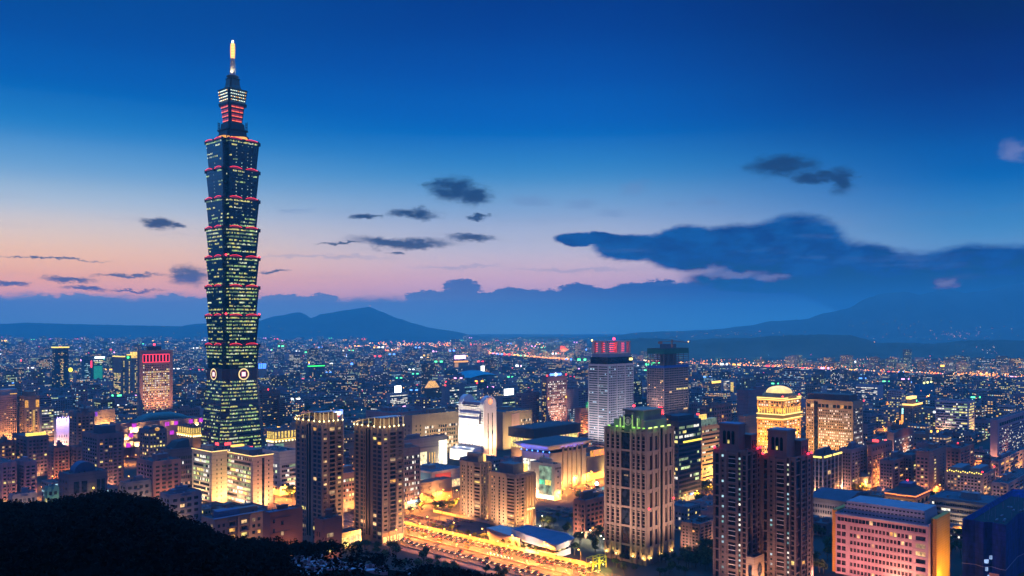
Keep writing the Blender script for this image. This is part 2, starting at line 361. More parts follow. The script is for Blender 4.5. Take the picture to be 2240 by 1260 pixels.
def great_tower():
    rng = random.Random(3)
    C = at(509, 1050)
    T = thing('skyscraper', 'tallest skyscraper, dark green glass in eight flaring tiers with red-lit eaves and glowing spire', 'skyscraper', (C.x, C.y, 0), YAW)
    zt = [385.2-35.0*k for k in range(8)]           # tier tops, from above
    S = (-1, 1)
    # base
    B0, B1 = 30.6, 23.9
    b = MB(); b.loft([ring(chamf(B0,8.2),0), ring(chamf(B1,6.4),98.5)], 0, True)
    base = b.build('base', [TG2], T)
    c0, c1 = chamf(B0,8.2), chamf(B1,6.4)
    fl = [.1,.15,.1,.3,.45,.5,.1,.35,.5,.2,.55,.45,.5,.6,.1,.0,.5,.45,.55,.4,.5,.5]
    lit_rows(base, c0[0], c0[1], c1[0], c1[1], 6, 97.5, 22, .4, rng, fl=fl)
    lit_rows(base, c0[6], c0[7], c1[6], c1[7], 6, 97.5, 22, .3, rng, fl=[f*.6 for f in fl])
    lit_rows(base, c0[7], c0[0], c1[7], c1[0], 6, 97.5, 22, .4, rng, fl=fl[3:]+fl[:3])
    b = MB()                                        # pilasters and transfer floors of the base
    for i, j in ((0,1),(6,7)):
        for u in (0,.42,.58,1):
            P0 = [c0[i][k]+(c0[j][k]-c0[i][k])*u for k in (0,1)]; P1 = [c1[i][k]+(c1[j][k]-c1[i][k])*u for k in (0,1)]
            b.tube((*P0,0), (*P1,98), .55, n=4)
    for z in (12, 31, 66):
        t = z/98.5; h = B0+(B1-B0)*t+.18; c = 8.2+(6.4-8.2)*t
        b.loft([ring(chamf(h,c),z), ring(chamf(h-.1,c),z+3.6)], 0, True)
    b.build('base_trim', [wall((.10,.075,.085), .5, .2, .2, 0, 1.2)], base)
    b = MB(); b.loft([ring(chamf(B1+.3,6.2),98.5), ring(chamf(B1+.3,6.2),111)], 0, True)
    band = b.build('coin_band', [wall((.085,.06,.065), .5, .2, .2, 0, 1.5)], T)
    for ax in (0, 1):                               # coin emblem on each face
        b = MB(); n = 36
        def Q(r, a, d, sq=False):
            s, z = r*cos(a), 104.5+r*sin(a)
            return ((s, -(B1+.3)-d, z) if ax == 0 else (-(B1+.3)-d, s, z))
        for k in range(n):
            a0, a1 = 2*pi*k/n, 2*pi*(k+1)/n
            b.poly([Q(5.6,a0,1.0),Q(5.6,a1,1.0),Q(7.0,a1,1.0),Q(7.0,a0,1.0)], 0)
            b.poly([Q(0,0,.7),Q(5.6,a0,.7),Q(5.6,a1,.7)], 1); b.poly([Q(7.0,a0,1.0),Q(7.0,a1,1.0),Q(7.0,a1,0),Q(7.0,a0,0)], 1)
        for s0, s1, mm, d in ((-2.9,2.9,2,.85),(-2.2,2.2,3,1.0)):
            q = [(s0,-s1),(s1,-s1),(s1,s1),(s0,s1)]
            b.poly([((s, -(B1+.3)-d, 104.5+z) if ax == 0 else (-(B1+.3)-d, s, 104.5+z)) for s, z in q], mm)
        b.build('coin_emblem', [emit((1,.72,.3),1.5,.3), wall((.2,.05,.06),.5), emit((1,.25,.4),1.1), emit((1,.92,.9),1.6)], T)
    # eight tiers
    dens = [[0,0,.03,.1,.03,0,.1,.55],[0,0,0,.04,.04,.04,.1,.08],[.35,.2,.25,.05,.05,.35,.05,.55],[.08,.2,.3,.4,.4,.55,.45,.5],
            [.45,.45,.4,.35,.25,.4,.15,.4],[.35,.5,.2,.25,.3,.45,.45,.4],[.1,.3,.3,.45,.5,.45,.5,.4],[.1,.45,.15,.3,.6,.7,.5,.2]]
    for k in range(8):
        z1 = zt[k]; z0 = z1-35.0 if k < 7 else 111; h1, h0 = 24.6, 22.0
        if k == 7: h0 = 22.6
        b = MB(); n0, n1 = notched(h0,5.2), notched(h1,5.4)
        b.loft([ring(n0,z0), ring(n1,z1-1.6)], 0, True)
        tier = b.build('tier', [TG], T)
        if k == 0: tier['label'] = 'topmost tier, almost unlit'
        e = MB()                                    # eave slab, corner ornaments, centre discs
        e.loft([ring(notched(h1+.2,5.4),z1-1.6), ring(notched(h1+1.0,5.0),z1-.6), ring(notched(h1+.8,5.0),z1-.1)], 0, True)
        for sx in S:
            for sy in S:
                for (ox, oy) in ((5.4,0),(0,5.4)):
                    e.cyl((sx*(h1-ox+.3), sy*(h1-oy+.3)), 1.25, 1.25, z1-3.6, z1+.4, 8)
        for s in (-1,1):
            e.tube((0,s*h1,z1-1.4),(0,s*(h1+1.4),z1-1.4),2.0,n=12); e.tube((s*h1,0,z1-1.4),(s*(h1+1.4),0,z1-1.4),2.0,n=12)
        e.build('eave', [DARKM], tier)
        w = h1-5.4
        for fx, s0, s1 in ((0,-w,-2.6),(0,2.6,w),(1,-w,-2.6),(1,2.6,w)):
            r = MB(); prev = None
            for i in range(13):
                u = i/12; s = s0+(s1-s0)*u; z = z1-.4+1.9*(1-(2*u-1)**2) if k else z1-.2+1.2*(1-(2*u-1)**2)
                p = (s, -(h1+1.05), z) if fx == 0 else (-(h1+1.05), s, z)
                if prev:
                    r.tube(prev, p, .24, n=5, m=0)
                    r.poly([(prev[0],prev[1],z1-1.0),(p[0],p[1],z1-1.0),(p[0],p[1],p[2]-.2),(prev[0],prev[1],prev[2]-.2)], 1)
                prev = p
            r.build('eave_light', [REDN, REDG], tier)
        if k in (4, 6):                             # red aviation lamps
            for (x, y) in ((-h1+5, -h1+5), (h1,-h1+5)):
                r = MB(); r.ball((x-.9,y-.9,z1+1.3), 1.3, 0, 8); r.build('warning_lamp', [emit((1,.03,.05),6)], tier)
        fd = dens[k]
        k0, k1 = h0-5.2, h1-5.4
        nf = 8 if k < 7 else 7
        lit_rows(tier, (-k0,-h0),(k0,-h0),(-k1,-h1),(k1,-h1), z0, z1-1.6, nf, .3, rng, fl=fd)
        lit_rows(tier, (-h0,k0),(-h0,-k0),(-h1,k1),(-h1,-k1), z0, z1-1.6, nf, .3, rng, fl=[d*.62 for d in fd])
        lit_rows(tier, (-k0,-k0),(-k0,-h0),(-k1,-k1),(-k1,-h1), z0, z1-1.6, nf, .3, rng, fl=[d*.8 for d in fd])
        b = MB()                                    # vertical rows of small service lights on the dark upper tiers
        if k < 3:
            for s in (-9, -1.5, 6, 11):
                for f in range(8):
                    if rng.random() < .65:
                        t = (f+.6)/8; h = h0+(h1-h0)*t+.15; z = z0+(z1-1.6-z0)*t
                        b.poly([(s,-h,z),(s+1,-h,z),(s+1,-h,z+.9),(s,-h,z+.9)], 0)
            for f in range(8):
                t = (f+.6)/8; h = h0+(h1-h0)*t+.15; z = z0+(z1-1.6-z0)*t
                if rng.random() < .5: b.poly([(-h,2,z),(-h,1.2,z),(-h,1.2,z+.8),(-h,2,z+.8)], 0)
            b.build('service_lights', [emit((.7,1,.75),.9)], tier)
    # crown
    zc = zt[0]
    b = MB(); b.cyl((0,0), 21.0, 22.0, zc-.1, zc+1.4, 32); plate = b.build('crown_plate', [wall((.3,.22,.13),.5)], T)
    g = MB(); n = 40
    for k in range(n):
        a0, a1 = 2*pi*k/n, 2*pi*(k+1)/n
        g.poly([(19.2*cos(a0),19.2*sin(a0),zc+1.5),(19.2*cos(a1),19.2*sin(a1),zc+1.5),(18.4*cos(a1),18.4*sin(a1),zc+4.6+.8*sin(a1*4)),(18.4*cos(a0),18.4*sin(a0),zc+4.6+.8*sin(a0*4))], 0)
    g.build('crown_light', [emit((1,.42,.05),1.5,.5)], plate)
    b = MB()
    for (h0,h1,z0,z1) in ((15.2,14.6,zc+1.4,zc+7),(13.2,12.8,zc+7,zc+13),(14.2,14.4,zc+13,zc+14.4),(11.6,11.0,zc+14.4,zc+22)):
        b.loft([ring(notched(h0,3),z0), ring(notched(h1,3),z1)])
    for sx in S:
        for sy in S:
            for z in range(5):
                b.box(sx*10.6-1.6*(sx<0), sy*10.6-1.6*(sy<0), zc+14.4+z*2, sx*10.6+1.6*(sx>0), sy*10.6+1.6*(sy>0), zc+15.2+z*2)
            b.tube((sx*12.4,sy*12.4,zc+14),(sx*12.4,sy*12.4,zc+25),.3,n=4); b.tube((sx*10.4,sy*12.4,zc+14),(sx*10.4,sy*12.4,zc+24),.3,n=4)
    b.build('crown_drum', [DARKM], T)
    # red-lit small tier
    z0, z1 = zc+21, zc+43; h0, h1 = 8.8, 10.9
    b = MB(); b.loft([ring(notched(h0,2.4),z0), ring(notched(h1,2.6),z1)], 0); b.loft([ring(notched(h1+1.6,2),z1), ring(notched(h1+2,2),z1+3), ring(notched(h1+.8,2),z1+5)], 1)
    st = b.build('red_tier', [wall((.05,.02,.025),.4,.2,.3,0,2), DARKM], T)
    for f in range(4):
        t = (f+.55)/4
        for fx in (0,1):
            for s0, s1 in ((-.98,-.42),(-.34,.34),(.42,.98)) if f else ((-.98,-.4),(-.3,.98)):
                r = MB(); h = h0+(h1-h0)*t; w = h-2.5; z = z0+(z1-z0)*t
                def Q(s, d, z): return (s*w,-(h+d),z) if fx == 0 else (-(h+d),s*w,z)
                for (za, zb, mm) in ((0,1.1,0),(1.1,3.4,1)):
                    r.poly([Q(s0,.35,z+za),Q(s1,.35,z+za),Q(s1,.45,z+zb),Q(s0,.45,z+zb)], mm)
                r.build('red_light', [emit((1,.14,.05),1.6), emit((.75,.02,.03),.42,.4)], st)
    # bright studded tier
    z0, z1 = zc+48, zc+62; h0, h1 = 11.6, 13.2
    b = MB(); b.loft([ring(notched(h0,2.2),z0), ring(notched(h1,2.2),z1), ring(notched(h1+.6,2.2),z1+.8)], 0)
    b.loft([ring(notched(9,2),z1+.8), ring(notched(6.8,1.5),z1+7), ring(notched(6.2,1.5),z1+14), ring(notched(7.2,1.2),z1+15)], 1)
    st = b.build('lantern_tier', [wall((.03,.06,.05),.4), wall((.05,.11,.10),.5,.2,.5)], T)
    for f in range(4):
        for fx in (0,1):
            r = MB(); t = (f+.4)/4; h = h0+(h1-h0)*t
            for i in range(9):
                s = (i-4)/4.4*(h-2.2)
                q = (s,-(h+.45)) if fx == 0 else (-(h+.45),s)
                r.ball((*q, z0+(z1-z0)*t), .62, 0 if rng.random() < .75 else 1, 6)
            r.build('lantern_row', [emit((.85,1,.8),2.2), emit((1,.45,.06),1.8)], st)
    zs = z1+15
    b = MB(); b.cyl((0,0),4.4,7.6,zs,zs+3,20); b.cyl((0,0),7.6,7.0,zs+3,zs+4,20); b.build('collar', [wall((.16,.17,.13),.5)], T)
    b = MB(); prof = [(4.2,0),(3.4,5),(2.9,10),(2.6,16),(2.6,21)]
    b.loft([[(r*cos(2*pi*k/16), r*sin(2*pi*k/16), zs+4+z) for k in range(16)] for r, z in prof], 0)
    for z in range(3, 21, 2): b.cyl((0,0),3.8-z*.05,3.8-z*.05,zs+4+z,zs+4.5+z,16,0)
    b.build('spire', [wall((.62,.6,.52),.4)], T)
    for a in range(3): spot(T, (8.0*cos(a*2.1-2.4), 8.0*sin(a*2.1-2.4), zs+4.5), (0,0,zs+15), 5000, (1,.86,.55), 60, .9, .5)
    zs2 = zs+25; top = 508
    b = MB(); n = 10; dz = (top-2-zs2)/n
    for i in range(n):
        r = 2.3+.35*sin(pi*i/n); b.cyl((0,0),r,r*1.15,zs2+i*dz,zs2+i*dz+dz*.55,14,0); b.cyl((0,0),r*.8,r*.8,zs2+i*dz+dz*.55,zs2+(i+1)*dz,14,1)
    b.build('spire_lantern', [emit((1,.42,.06),1.7), emit((1,.75,.3),2.2)], T)
    b = MB(); b.ball((0,0,top), 1.3, 0, 8, 2.0); b.build('spire_tip', [emit((1,.95,.8),5)], T)
    return T
great_tower()
# ------------------------------------------------------------------ buildings placed from the photograph
FOOT = []      # footprints in street-grid coordinates, and what each covers in the photo (keeps filler blocks off)
def grid_ab(p): return (p[0]*TR[0]+p[1]*TR[1], p[0]*TL[0]+p[1]*TL[1])
class Site: pass
def site(xl, xc, xr, yt, yb, yaw=48, H=None):
    s = Site(); s.Y = CAMH*F/(yb-HZ); s.P = Vector(((xc-1120)/F*s.Y, s.Y, 0)); s.yaw = radians(yaw)
    t_r = (cos(s.yaw), sin(s.yaw)); t_l = (-sin(s.yaw), cos(s.yaw))
    def wid(px, t): k = px-1120; return (k*s.Y-s.P.x*F)/(t[0]*F-k*t[1])
    s.wR = wid(xr, t_r); s.wL = wid(xl, t_l); s.h = CAMH-(yt-HZ)/F*s.Y
    if not (0 < s.wR < 400 and 0 < s.wL < 400 and s.h > 0): print('BAD SITE', xl, xc, xr, yt, yb, s.wR, s.wL, s.h)
    s.wR = min(max(s.wR, 3), 150); s.wL = min(max(s.wL, 3), 150)
    c = [s.P, s.P+Vector((*t_r,0))*s.wR, s.P+Vector((*t_l,0))*s.wL, s.P+Vector((*t_r,0))*s.wR+Vector((*t_l,0))*s.wL]
    ab = [grid_ab(q) for q in c]
    FOOT.append((min(q[0] for q in ab), max(q[0] for q in ab), min(q[1] for q in ab), max(q[1] for q in ab), xl, xr, yt, yb, s.Y))
    return s
def facepos(f, s, d, z): return (s, -d, z) if f == 'R' else (-d, s, z)
def fbox(b, f, s0, s1, z0, z1, d, m=0, din=.25):
    if f == 'R': b.box(s0, -d, z0, s1, din, z1, m)
    else: b.box(-d, s0, z0, din, s1, z1, m)
def do_face(root, wb, f, w, h, specs, rng, wins):
    """specs of one facade: windows are gathered in wins, glazed bands become parts, trim goes into the wall mesh"""
    for sp in specs:
        k = sp[0]; a, b_, z0, z1 = sp[1]*w, sp[2]*w, sp[3]*h, sp[4]*h
        if k == 'win':      # a,b,z0,z1,nc,nf,fw,fh,lit,pal[,wallglass]
            nc, nf, fw, fh, pr, pal = sp[5:11]; dk = sp[11] if len(sp) > 11 else None
            cw, ch = (b_-a)/nc, (z1-z0)/nf
            for j in range(nf):
                rowlit = pr*(1.7 if rng.random() < .35 else .65)
                for i in range(nc):
                    s = a+cw*(i+.5); z = z0+ch*(j+.45)
                    on = rng.random() < rowlit
                    wins.append((f, s, z, cw*fw, ch*fh, (rng.choice(PAL[pal]) if on else None), dk))
        elif k == 'rib':    # a,b,z0,z1,nf,fh,nseg,lit,pal : one glazed band per storey
            nf, fh, ns, pr, pal = sp[5:10]; dk = sp[10] if len(sp) > 10 else (.008,.012,.022)
            ch = (z1-z0)/nf; mats = [glass(dk)]+[lit(q) for q in PAL[pal]]
            for j in range(nf):
                g = MB(); za = z0+ch*(j+.5-fh/2); zb = za+ch*fh; i = 0; rp = pr*(1.8 if rng.random() < .4 else .55)
                while i < ns:
                    run = min(rng.choice([1,1,2,3,5]), ns-i); m = rng.randrange(1, len(mats)) if rng.random() < rp else 0
                    for q in range(run):
                        sa = a+(b_-a)*(i+q+.04)/ns; sb = a+(b_-a)*(i+q+.96)/ns
                        fbox(g, f, sa, sb, za, zb, .06, m if rng.random() < .85 else 0, .0)
                    i += run
                g.build('glazing_band', mats, root)
        elif k == 'fin':    # a,b,z0,z1,n,width,depth
            n, ww, dd = sp[5:8]
            for i in range(n):
                s = a+(b_-a)*(i/(n-1) if n > 1 else .5); fbox(wb, f, s-ww/2, s+ww/2, z0, z1, dd, sp[8] if len(sp) > 8 else 0)
        elif k == 'slab':   # a,b,z0,z1,n,thick,depth
            n, tt, dd = sp[5:8]
            for j in range(n+1):
                z = z0+(z1-z0)*j/n; fbox(wb, f, a, b_, z-tt/2, z+tt/2, dd, sp[8] if len(sp) > 8 else 0)
        elif k == 'pan':    # a,b,z0,z1,name,material,depth : a facade piece of its own look
            g = MB(); fbox(g, f, a, b_, z0, z1, sp[7], 0, .0); g.build(sp[5], [sp[6]], root)
        elif k == 'tube':   # neon line along the facade
            g = MB(); g.tube(facepos(f,a,sp[7],z0), facepos(f,b_,sp[7],z1), sp[8] if len(sp) > 8 else .35, n=5); g.build(sp[5], [sp[6]], root)
        elif k == 'balc':   # a,b,z0,z1,nc,nf,fw : projecting balconies, a part each
            nc, nf, fw, dd = sp[5:9]; cw, ch = (b_-a)/nc, (z1-z0)/nf
            for j in range(nf):
                for i in range(nc):
                    s = a+cw*(i+.5); g = MB(); fbox(g, f, s-cw*fw/2, s+cw*fw/2, z0+ch*j, z0+ch*j+1.1, dd, 0, 0); g.build('balcony', [root['_m']], root)
def place_windows(root, wins):
    """up to 100 windows as parts of their own, lit ones first; the rest of a very large facade as one part"""
    lit_first = sorted(range(len(wins)), key=lambda i: (wins[i][5] is None, -wins[i][3]*wins[i][4]))
    own = set(lit_first[:100]); rest = MB(); mats = []
    for i, (f, s, z, w, h, k, dk) in enumerate(wins):
        m = lit(k) if k else glass(dk) if dk else glass()
        if i in own:
            o = bpy.data.objects.new('window', unit_box(m)); COL.objects.link(o); o.parent = root
            o.location = facepos(f, s, 0, z); o.scale = (w, .16, h) if f == 'R' else (.16, w, h)
        else:
            if m not in mats: mats.append(m)
            fbox(rest, f, s-w/2, s+w/2, z-h/2, z+h/2, .08, mats.index(m), 0)
    if rest.f:
        o = rest.build('window', mats, root); o['kind'] = 'stuff'
def bldg(name, label, s, col, R=(), L=(), group=None, roof=None, huts=1, seed=None, parapet=1.0, extra=None, lines=3.3, beacon=0, cat='building', body=True, wm=None):
    rng = random.Random(seed if seed is not None else hash_s(label))
    root = thing(name, label, cat, s.P, s.yaw, group)
    m = wm or wall(col, .75, .16, .12, 0, lines); rf = wall(roof or ROOF, .9, .3, .2)
    wb = MB(); wR, wL, h = s.wR, s.wL, s.h
    if body: wb.box(0,0,-1,wR,wL,h)
    root['_m'] = m
    if parapet and body:
        p = parapet; wb.box(0,0,h,wR,.4,h+p); wb.box(0,wL-.4,h,wR,wL,h+p); wb.box(0,.4,h,.4,wL-.4,h+p); wb.box(wR-.4,.4,h,wR,wL-.4,h+p)
    wins = []
    do_face(root, wb, 'R', wR, h, R, rng, wins); do_face(root, wb, 'L', wL, h, L, rng, wins)
    del root['_m']
    if wb.f: wb.build('wall', [m, wall(tuple(c*.55 for c in col)), wall((.5,.47,.42))], root)
    if body:
        b = MB(); b.box(.4,.4,h,wR-.4,wL-.4,h+.25)
        if parapet:                                   # plant, ducts and pipes lying about the roof
            for _ in range(rng.randrange(6,14)):
                x, y = wR*rng.uniform(.06,.85), wL*rng.uniform(.06,.85); b.box(x,y,h+.25,x+rng.uniform(.6,2.2),y+rng.uniform(.6,2.2),h+rng.uniform(.8,2.0),rng.choice([0,1,1]))
            for _ in range(3): x, y = wR*rng.uniform(.1,.6), wL*rng.uniform(.1,.9); b.box(x,y,h+.3,x+wR*.3,y+.3,h+.6,1)
        b.build('roof', [rf, m], root)
        for i in range(huts):
            x = wR*rng.uniform(.15,.55); y = wL*rng.uniform(.2,.6); a, c_, z = wR*rng.uniform(.2,.35), wL*rng.uniform(.2,.35), rng.uniform(2.8,5.5)
            b = MB(); b.box(x,y,h+.25,x+a,y+c_,h+z); b.box(x-.3,y-.3,h+z,x+a+.3,y+c_+.3,h+z+.3)
            if rng.random() < .6: b.cyl((x+a*.5,y+c_*.5),1.3,1.3,h+z+.3,h+z+2.6,10)
            for q in range(3): b.box(wR*rng.uniform(.05,.8), wL*rng.uniform(.05,.8), h+.25, wR*rng.uniform(.05,.8)*0+wR*.12+wR*rng.uniform(.05,.8)*0+wR*.05, wL*.1, h+1.2) if False else None
            b.build('roof_hut', [m], root)
    for i in range(beacon):
        b = MB(); x, y = (wR*.5, wL*.5) if beacon == 1 else ((.4,.4),(wR-.4,.4),(.4,wL-.4))[i % 3]
        b.tube((x,y,h),(x,y,h+2.5),.12,n=4,m=1); b.ball((x,y,h+3),max(.7,s.Y*.0011),0,6); b.build('warning_lamp', [emit((1,.03,.04),4), DARKM], root)
    if s.Y < 1300 and body and h < 75:                # added spots without fixtures, washing the lower storeys amber
        q = rng.uniform(.25,.75); spot(root,(wR*q,-9,4.5),(wR*q,0,10),rng.uniform(5000,13000),(1,.44,.16),140); spot(root,(-9,wL*q,4.5),(0,wL*q,10),rng.uniform(4000,10000),(1,.5,.25),140)
        for f in ('R','L'):
            g = MB(); W_ = wR if f == 'R' else wL; fbox(g,f,W_*q-1.6,W_*q+1.6,.6,3.6,.15,0,0); g.build('lit_entrance',[lit('warm')],root)
    place_windows(root, wins)
    if extra: extra(root, s, rng)
    return root
def hash_s(t):
    h = 7
    for c in t: h = (h*131+ord(c)) % 1000003
    return h
def part(root, name, mats, fn, loc=(0,0,0)):
    b = MB(); fn(b); return b.build(name, mats if isinstance(mats, list) else [mats], root, loc)
def box_part(root, name, mat, *bx):
    b = MB()
    for q in bx: b.box(*q)
    return b.build(name, [mat], root)
WARM = (1,.50,.14); SODIUM = (1,.46,.09); WHITE = (1,.93,.78)
BEIGE = (.26,.21,.16); TAN = (.24,.17,.12); PINK = (.30,.20,.20); GREY = (.17,.17,.19); PALE = (.36,.34,.34); BRICK = (.15,.075,.06); DUSK = (.10,.09,.11); WHT = (.55,.54,.54); MAUVE = (.2,.155,.18)
LABELS = []; SHORT = {}
SHORTKEY = {'broad pale hotel': 'the pale edge hotel', 'golden capitals at its': 'the golden-capped hotel', 'one bright yellow line': 'the yellow-lined tower', 'red neon window frames': 'the red-framed slab tower', 'ribbed glass barrel': 'the barrel-roofed mall', 'brown striped hotel with a stepped': 'the brown striped hotel', 'office wing with curved': 'the light-lined office wings', 'nearer the great tower, its stair': 'the first canopy tower', 'long yellow-lit stair': 'the second canopy tower', 'wide sandstone': 'the sandstone city hall', 'white floodlit tower with a double': 'the white round-topped tower', 'tallest beige apartment': 'the tallest beige block', 'low convention centre': 'the glowing convention centre', 'flared inverted roof': 'the flared-roof hall', 'pink granite tower with': 'the blue-signed pink tower', 'crowned by an open frame': 'the red-louvred tower', 'tower under construction': 'the unfinished crane tower', 'green-lit stepped crown': 'the green-crowned tower', 'dark glass office tower with green': 'the dark glass offices', 'brilliant gold floodlit': 'the gold dome tower', 'wide tan slab tower': 'the tan slab tower', 'brown brick apartment tower standing': 'the brick towers', 'long pink block with ranks': 'the pink hospital', 'orange eave line': 'the orange-eaved villa block', 'white banded office slab': 'the white banded slab', 'pale pink office block': 'the pink edge offices', 'teal shell roof': 'the teal-roofed arena', 'mauve residential tower with rounded': 'the round-topped mauve tower', 'dark blue clubhouse': 'the dark clubhouse', 'white office slab with dense': 'the dense-windowed white slab', 'rose brick': 'the rose brick block', 'white-blue billboard': 'the white-billboard offices', 'yellow lit roof edge': 'the blue translucent block', 'pink rooftop sign': 'the orange-outlined hotel'}

_bldg0 = bldg
def bldg(name, label, s, *a, **k):
    LABELS.append(label)
    for q, v in SHORTKEY.items():
        if q in label: SHORT[label] = v
    return _bldg0(name, label, s, *a, **k)
# ---- left of the tower
bldg('hotel', 'broad pale hotel slab with a tight grid of square windows at the picture edge', site(-34,-20,37,868,972), PINK, R=[('win',.02,.98,.06,.93,12,21,.62,.5,.05,'warm'),('slab',0,1,.05,.95,21,.5,.25)], huts=0,
     extra=lambda r,s,g: (box_part(r,'rooftop_sign_box',wall((.34,.29,.27)),(s.wR*.2,2,s.h,s.wR*1.05,s.wL*.8,s.h+9)), box_part(r,'sign_line',emit((1,.5,.08),1.3),(s.wR*.75,1.8,s.h+2,s.wR*1.02,2,s.h+3)), [spot(r,(s.wR*q,-14,2),(s.wR*q,0,22),30000,SODIUM,110) for q in (.3,.75)]))
bldg('hotel', 'brown hotel tower with glowing golden capitals at its top corners', site(38,54,86,868,968), TAN, R=[('win',.1,.9,.02,.72,4,14,.55,.5,.25,'warm')], L=[('win',.1,.9,.02,.95,4,20,.55,.5,.05,'warm')], beacon=0,
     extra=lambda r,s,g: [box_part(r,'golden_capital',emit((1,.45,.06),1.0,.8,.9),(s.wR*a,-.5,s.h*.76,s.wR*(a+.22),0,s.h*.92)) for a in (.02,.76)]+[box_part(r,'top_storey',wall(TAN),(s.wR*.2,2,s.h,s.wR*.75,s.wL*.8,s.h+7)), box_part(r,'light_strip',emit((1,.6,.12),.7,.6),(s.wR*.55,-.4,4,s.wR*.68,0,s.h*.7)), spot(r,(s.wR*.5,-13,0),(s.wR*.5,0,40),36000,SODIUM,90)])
bldg('office_block', 'glassy office block with rows of pale green lit windows beside the golden-capped hotel', site(86,90,118,893,955), GREY, R=[('rib',.06,.94,.08,.95,9,.5,12,.75,'grn')])
bldg('office_tower', 'slim dark tower with one bright yellow line around its flat roof', site(114,121,150,762,853), (.05,.055,.07), R=[('win',.1,.9,.1,.92,7,26,.6,.55,.10,'warm'),('win',.38,.62,.05,.75,2,20,.5,.55,.9,'yel' if 0 else 'ylw')], L=[('win',.1,.9,.1,.92,4,26,.6,.55,.08,'warm')], huts=0, beacon=1,
     extra=lambda r,s,g: box_part(r,'roof_light',emit((1,.72,.12),1.9),(-1.5,-1.5,s.h+1,s.wR+1.5,-.2,s.h+4),(-1.5,-1.5,s.h+1,-.2,s.wL+1.5,s.h+4)))
bldg('office_block', 'small block with white side wall below a yellow globe sign', site(147,152,167,816,842), PALE, R=[('rib',.05,.5,.15,.9,5,.5,4,.7,'grn')], extra=lambda r,s,g: part(r,'globe_sign',emit((1,.85,.05),2.5),lambda b:b.ball((3,1,s.h+9),6,0,10)))
bldg('office_tower', 'slim teal-lit tower with red vertical sign', site(178,183,202,782,832), (.06,.09,.11), R=[('rib',.1,.75,.1,.9,11,.5,5,.75,'teal')], extra=lambda r,s,g: box_part(r,'vertical_sign',emit((1,.03,.08),3),(s.wR*.8,-1.5,s.h*.55,s.wR*.95,-.3,s.h*.85)))
bldg('office_tower', 'green glowing block under a white rooftop sign', site(202,204,225,786,832), (.05,.12,.12), R=[('rib',.04,.96,.72,.97,3,.6,8,.9,'grn'),('pan',.05,.95,.05,.68,'glowing_screen',emit((.03,.55,.42),.5,.3),.3)], huts=0,
     extra=lambda r,s,g: box_part(r,'rooftop_sign',emit((.75,1,.95),3.2),(s.wR*.15,0,s.h+2,s.wR*1.2,1,s.h+8)))
bldg('office_tower', 'beige twin-shaft tower with yellow roof lines and a lit stair column', site(247,266,276,782,868), BEIGE, L=[('rib',.1,.9,.05,.6,15,.5,10,.55,'ylw')], R=[('win',.3,.7,.05,.92,1,26,.5,.45,.6,'ylw')], huts=0,
     extra=lambda r,s,g: box_part(r,'roof_light',emit((1,.66,.1),2),(-1,-1,s.h+1,s.wR,0,s.h+3.2),(-1,-1,s.h+1,0,s.wL,s.h+3.2)))
bldg('office_tower', 'beige shaft with a green lamp and a golden crown beside the red-framed tower', site(274,277,306,778,870), BEIGE, R=[('win',.14,.26,.1,.9,1,26,.6,.5,.95,'ylw'),('win',.6,.95,.1,.9,3,26,.6,.5,.4,'ylw')], huts=0,
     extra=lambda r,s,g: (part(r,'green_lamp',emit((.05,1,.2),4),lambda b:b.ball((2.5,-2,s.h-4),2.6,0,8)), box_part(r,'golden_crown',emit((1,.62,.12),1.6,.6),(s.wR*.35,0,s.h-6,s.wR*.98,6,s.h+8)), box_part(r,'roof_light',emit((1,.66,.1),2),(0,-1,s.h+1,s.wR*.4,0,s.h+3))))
def red_crown(r, s, g):
    for i in range(8):
        a = s.wR*(.1+.1*i); w = s.wR*.085; z0, z1 = s.h*.83, s.h*.945
        b = MB()
        for q in (((a,z0),(a+w,z0)),((a+w,z0),(a+w,z1)),((a+w,z1),(a,z1)),((a,z1),(a,z0))): b.tube((q[0][0],-.5,q[0][1]),(q[1][0],-.5,q[1][1]),.42,n=5)
        fr = b.build('red_neon_frame', [emit((1,.04,.08),2.6)], r); box_part(fr,'recess',wall((.03,.01,.012)),(a+.3,-.2,z0,a+w-.3,0,z1))
    box_part(r,'rooftop_box',wall((.10,.07,.07)),(s.wR*.33,4,s.h,s.wR*.68,16,s.h+8))
    part(r,'warning_lamp',emit((1,.03,.05),6),lambda b:b.ball((s.wR*.5,8,s.h+11),2.0,0,8))
    for q in (.2,.5,.8): spot(r,(s.wR*q,-26,1),(s.wR*q,0,45),70000,(1,.5,.2),80)
bldg('office_tower', 'pink-tan slab tower with red neon window frames across its top storey', site(300,305,378,768,915), (.30,.18,.15), R=[('win',.1,.9,.03,.8,16,23,.62,.5,.55,'gold')], huts=0, extra=red_crown, lines=0)
bldg('apartment_block', 'low red-brown block with square windows behind the curved glass mall roof', site(372,380,437,897,922), (.22,.11,.11), R=[('win',.03,.97,.1,.95,13,3,.5,.5,.05,'warm')])
bldg('hotel', 'brown striped hotel with a stepped corner beside the great tower', site(560,574,613,858,940), (.20,.11,.085), R=[('rib',.04,.96,.03,.93,17,.42,15,.16,'warm'),('slab',0,1,.03,.95,17,1.2,.25)], L=[('rib',.04,.96,.03,.93,17,.42,6,.05,'warm')], beacon=1)
bldg('hotel', 'lower shoulder wing of the brown striped hotel', site(606,611,624,873,938), (.19,.10,.08), R=[('rib',.05,.95,.03,.93,14,.45,6,.06,'warm')], huts=0)
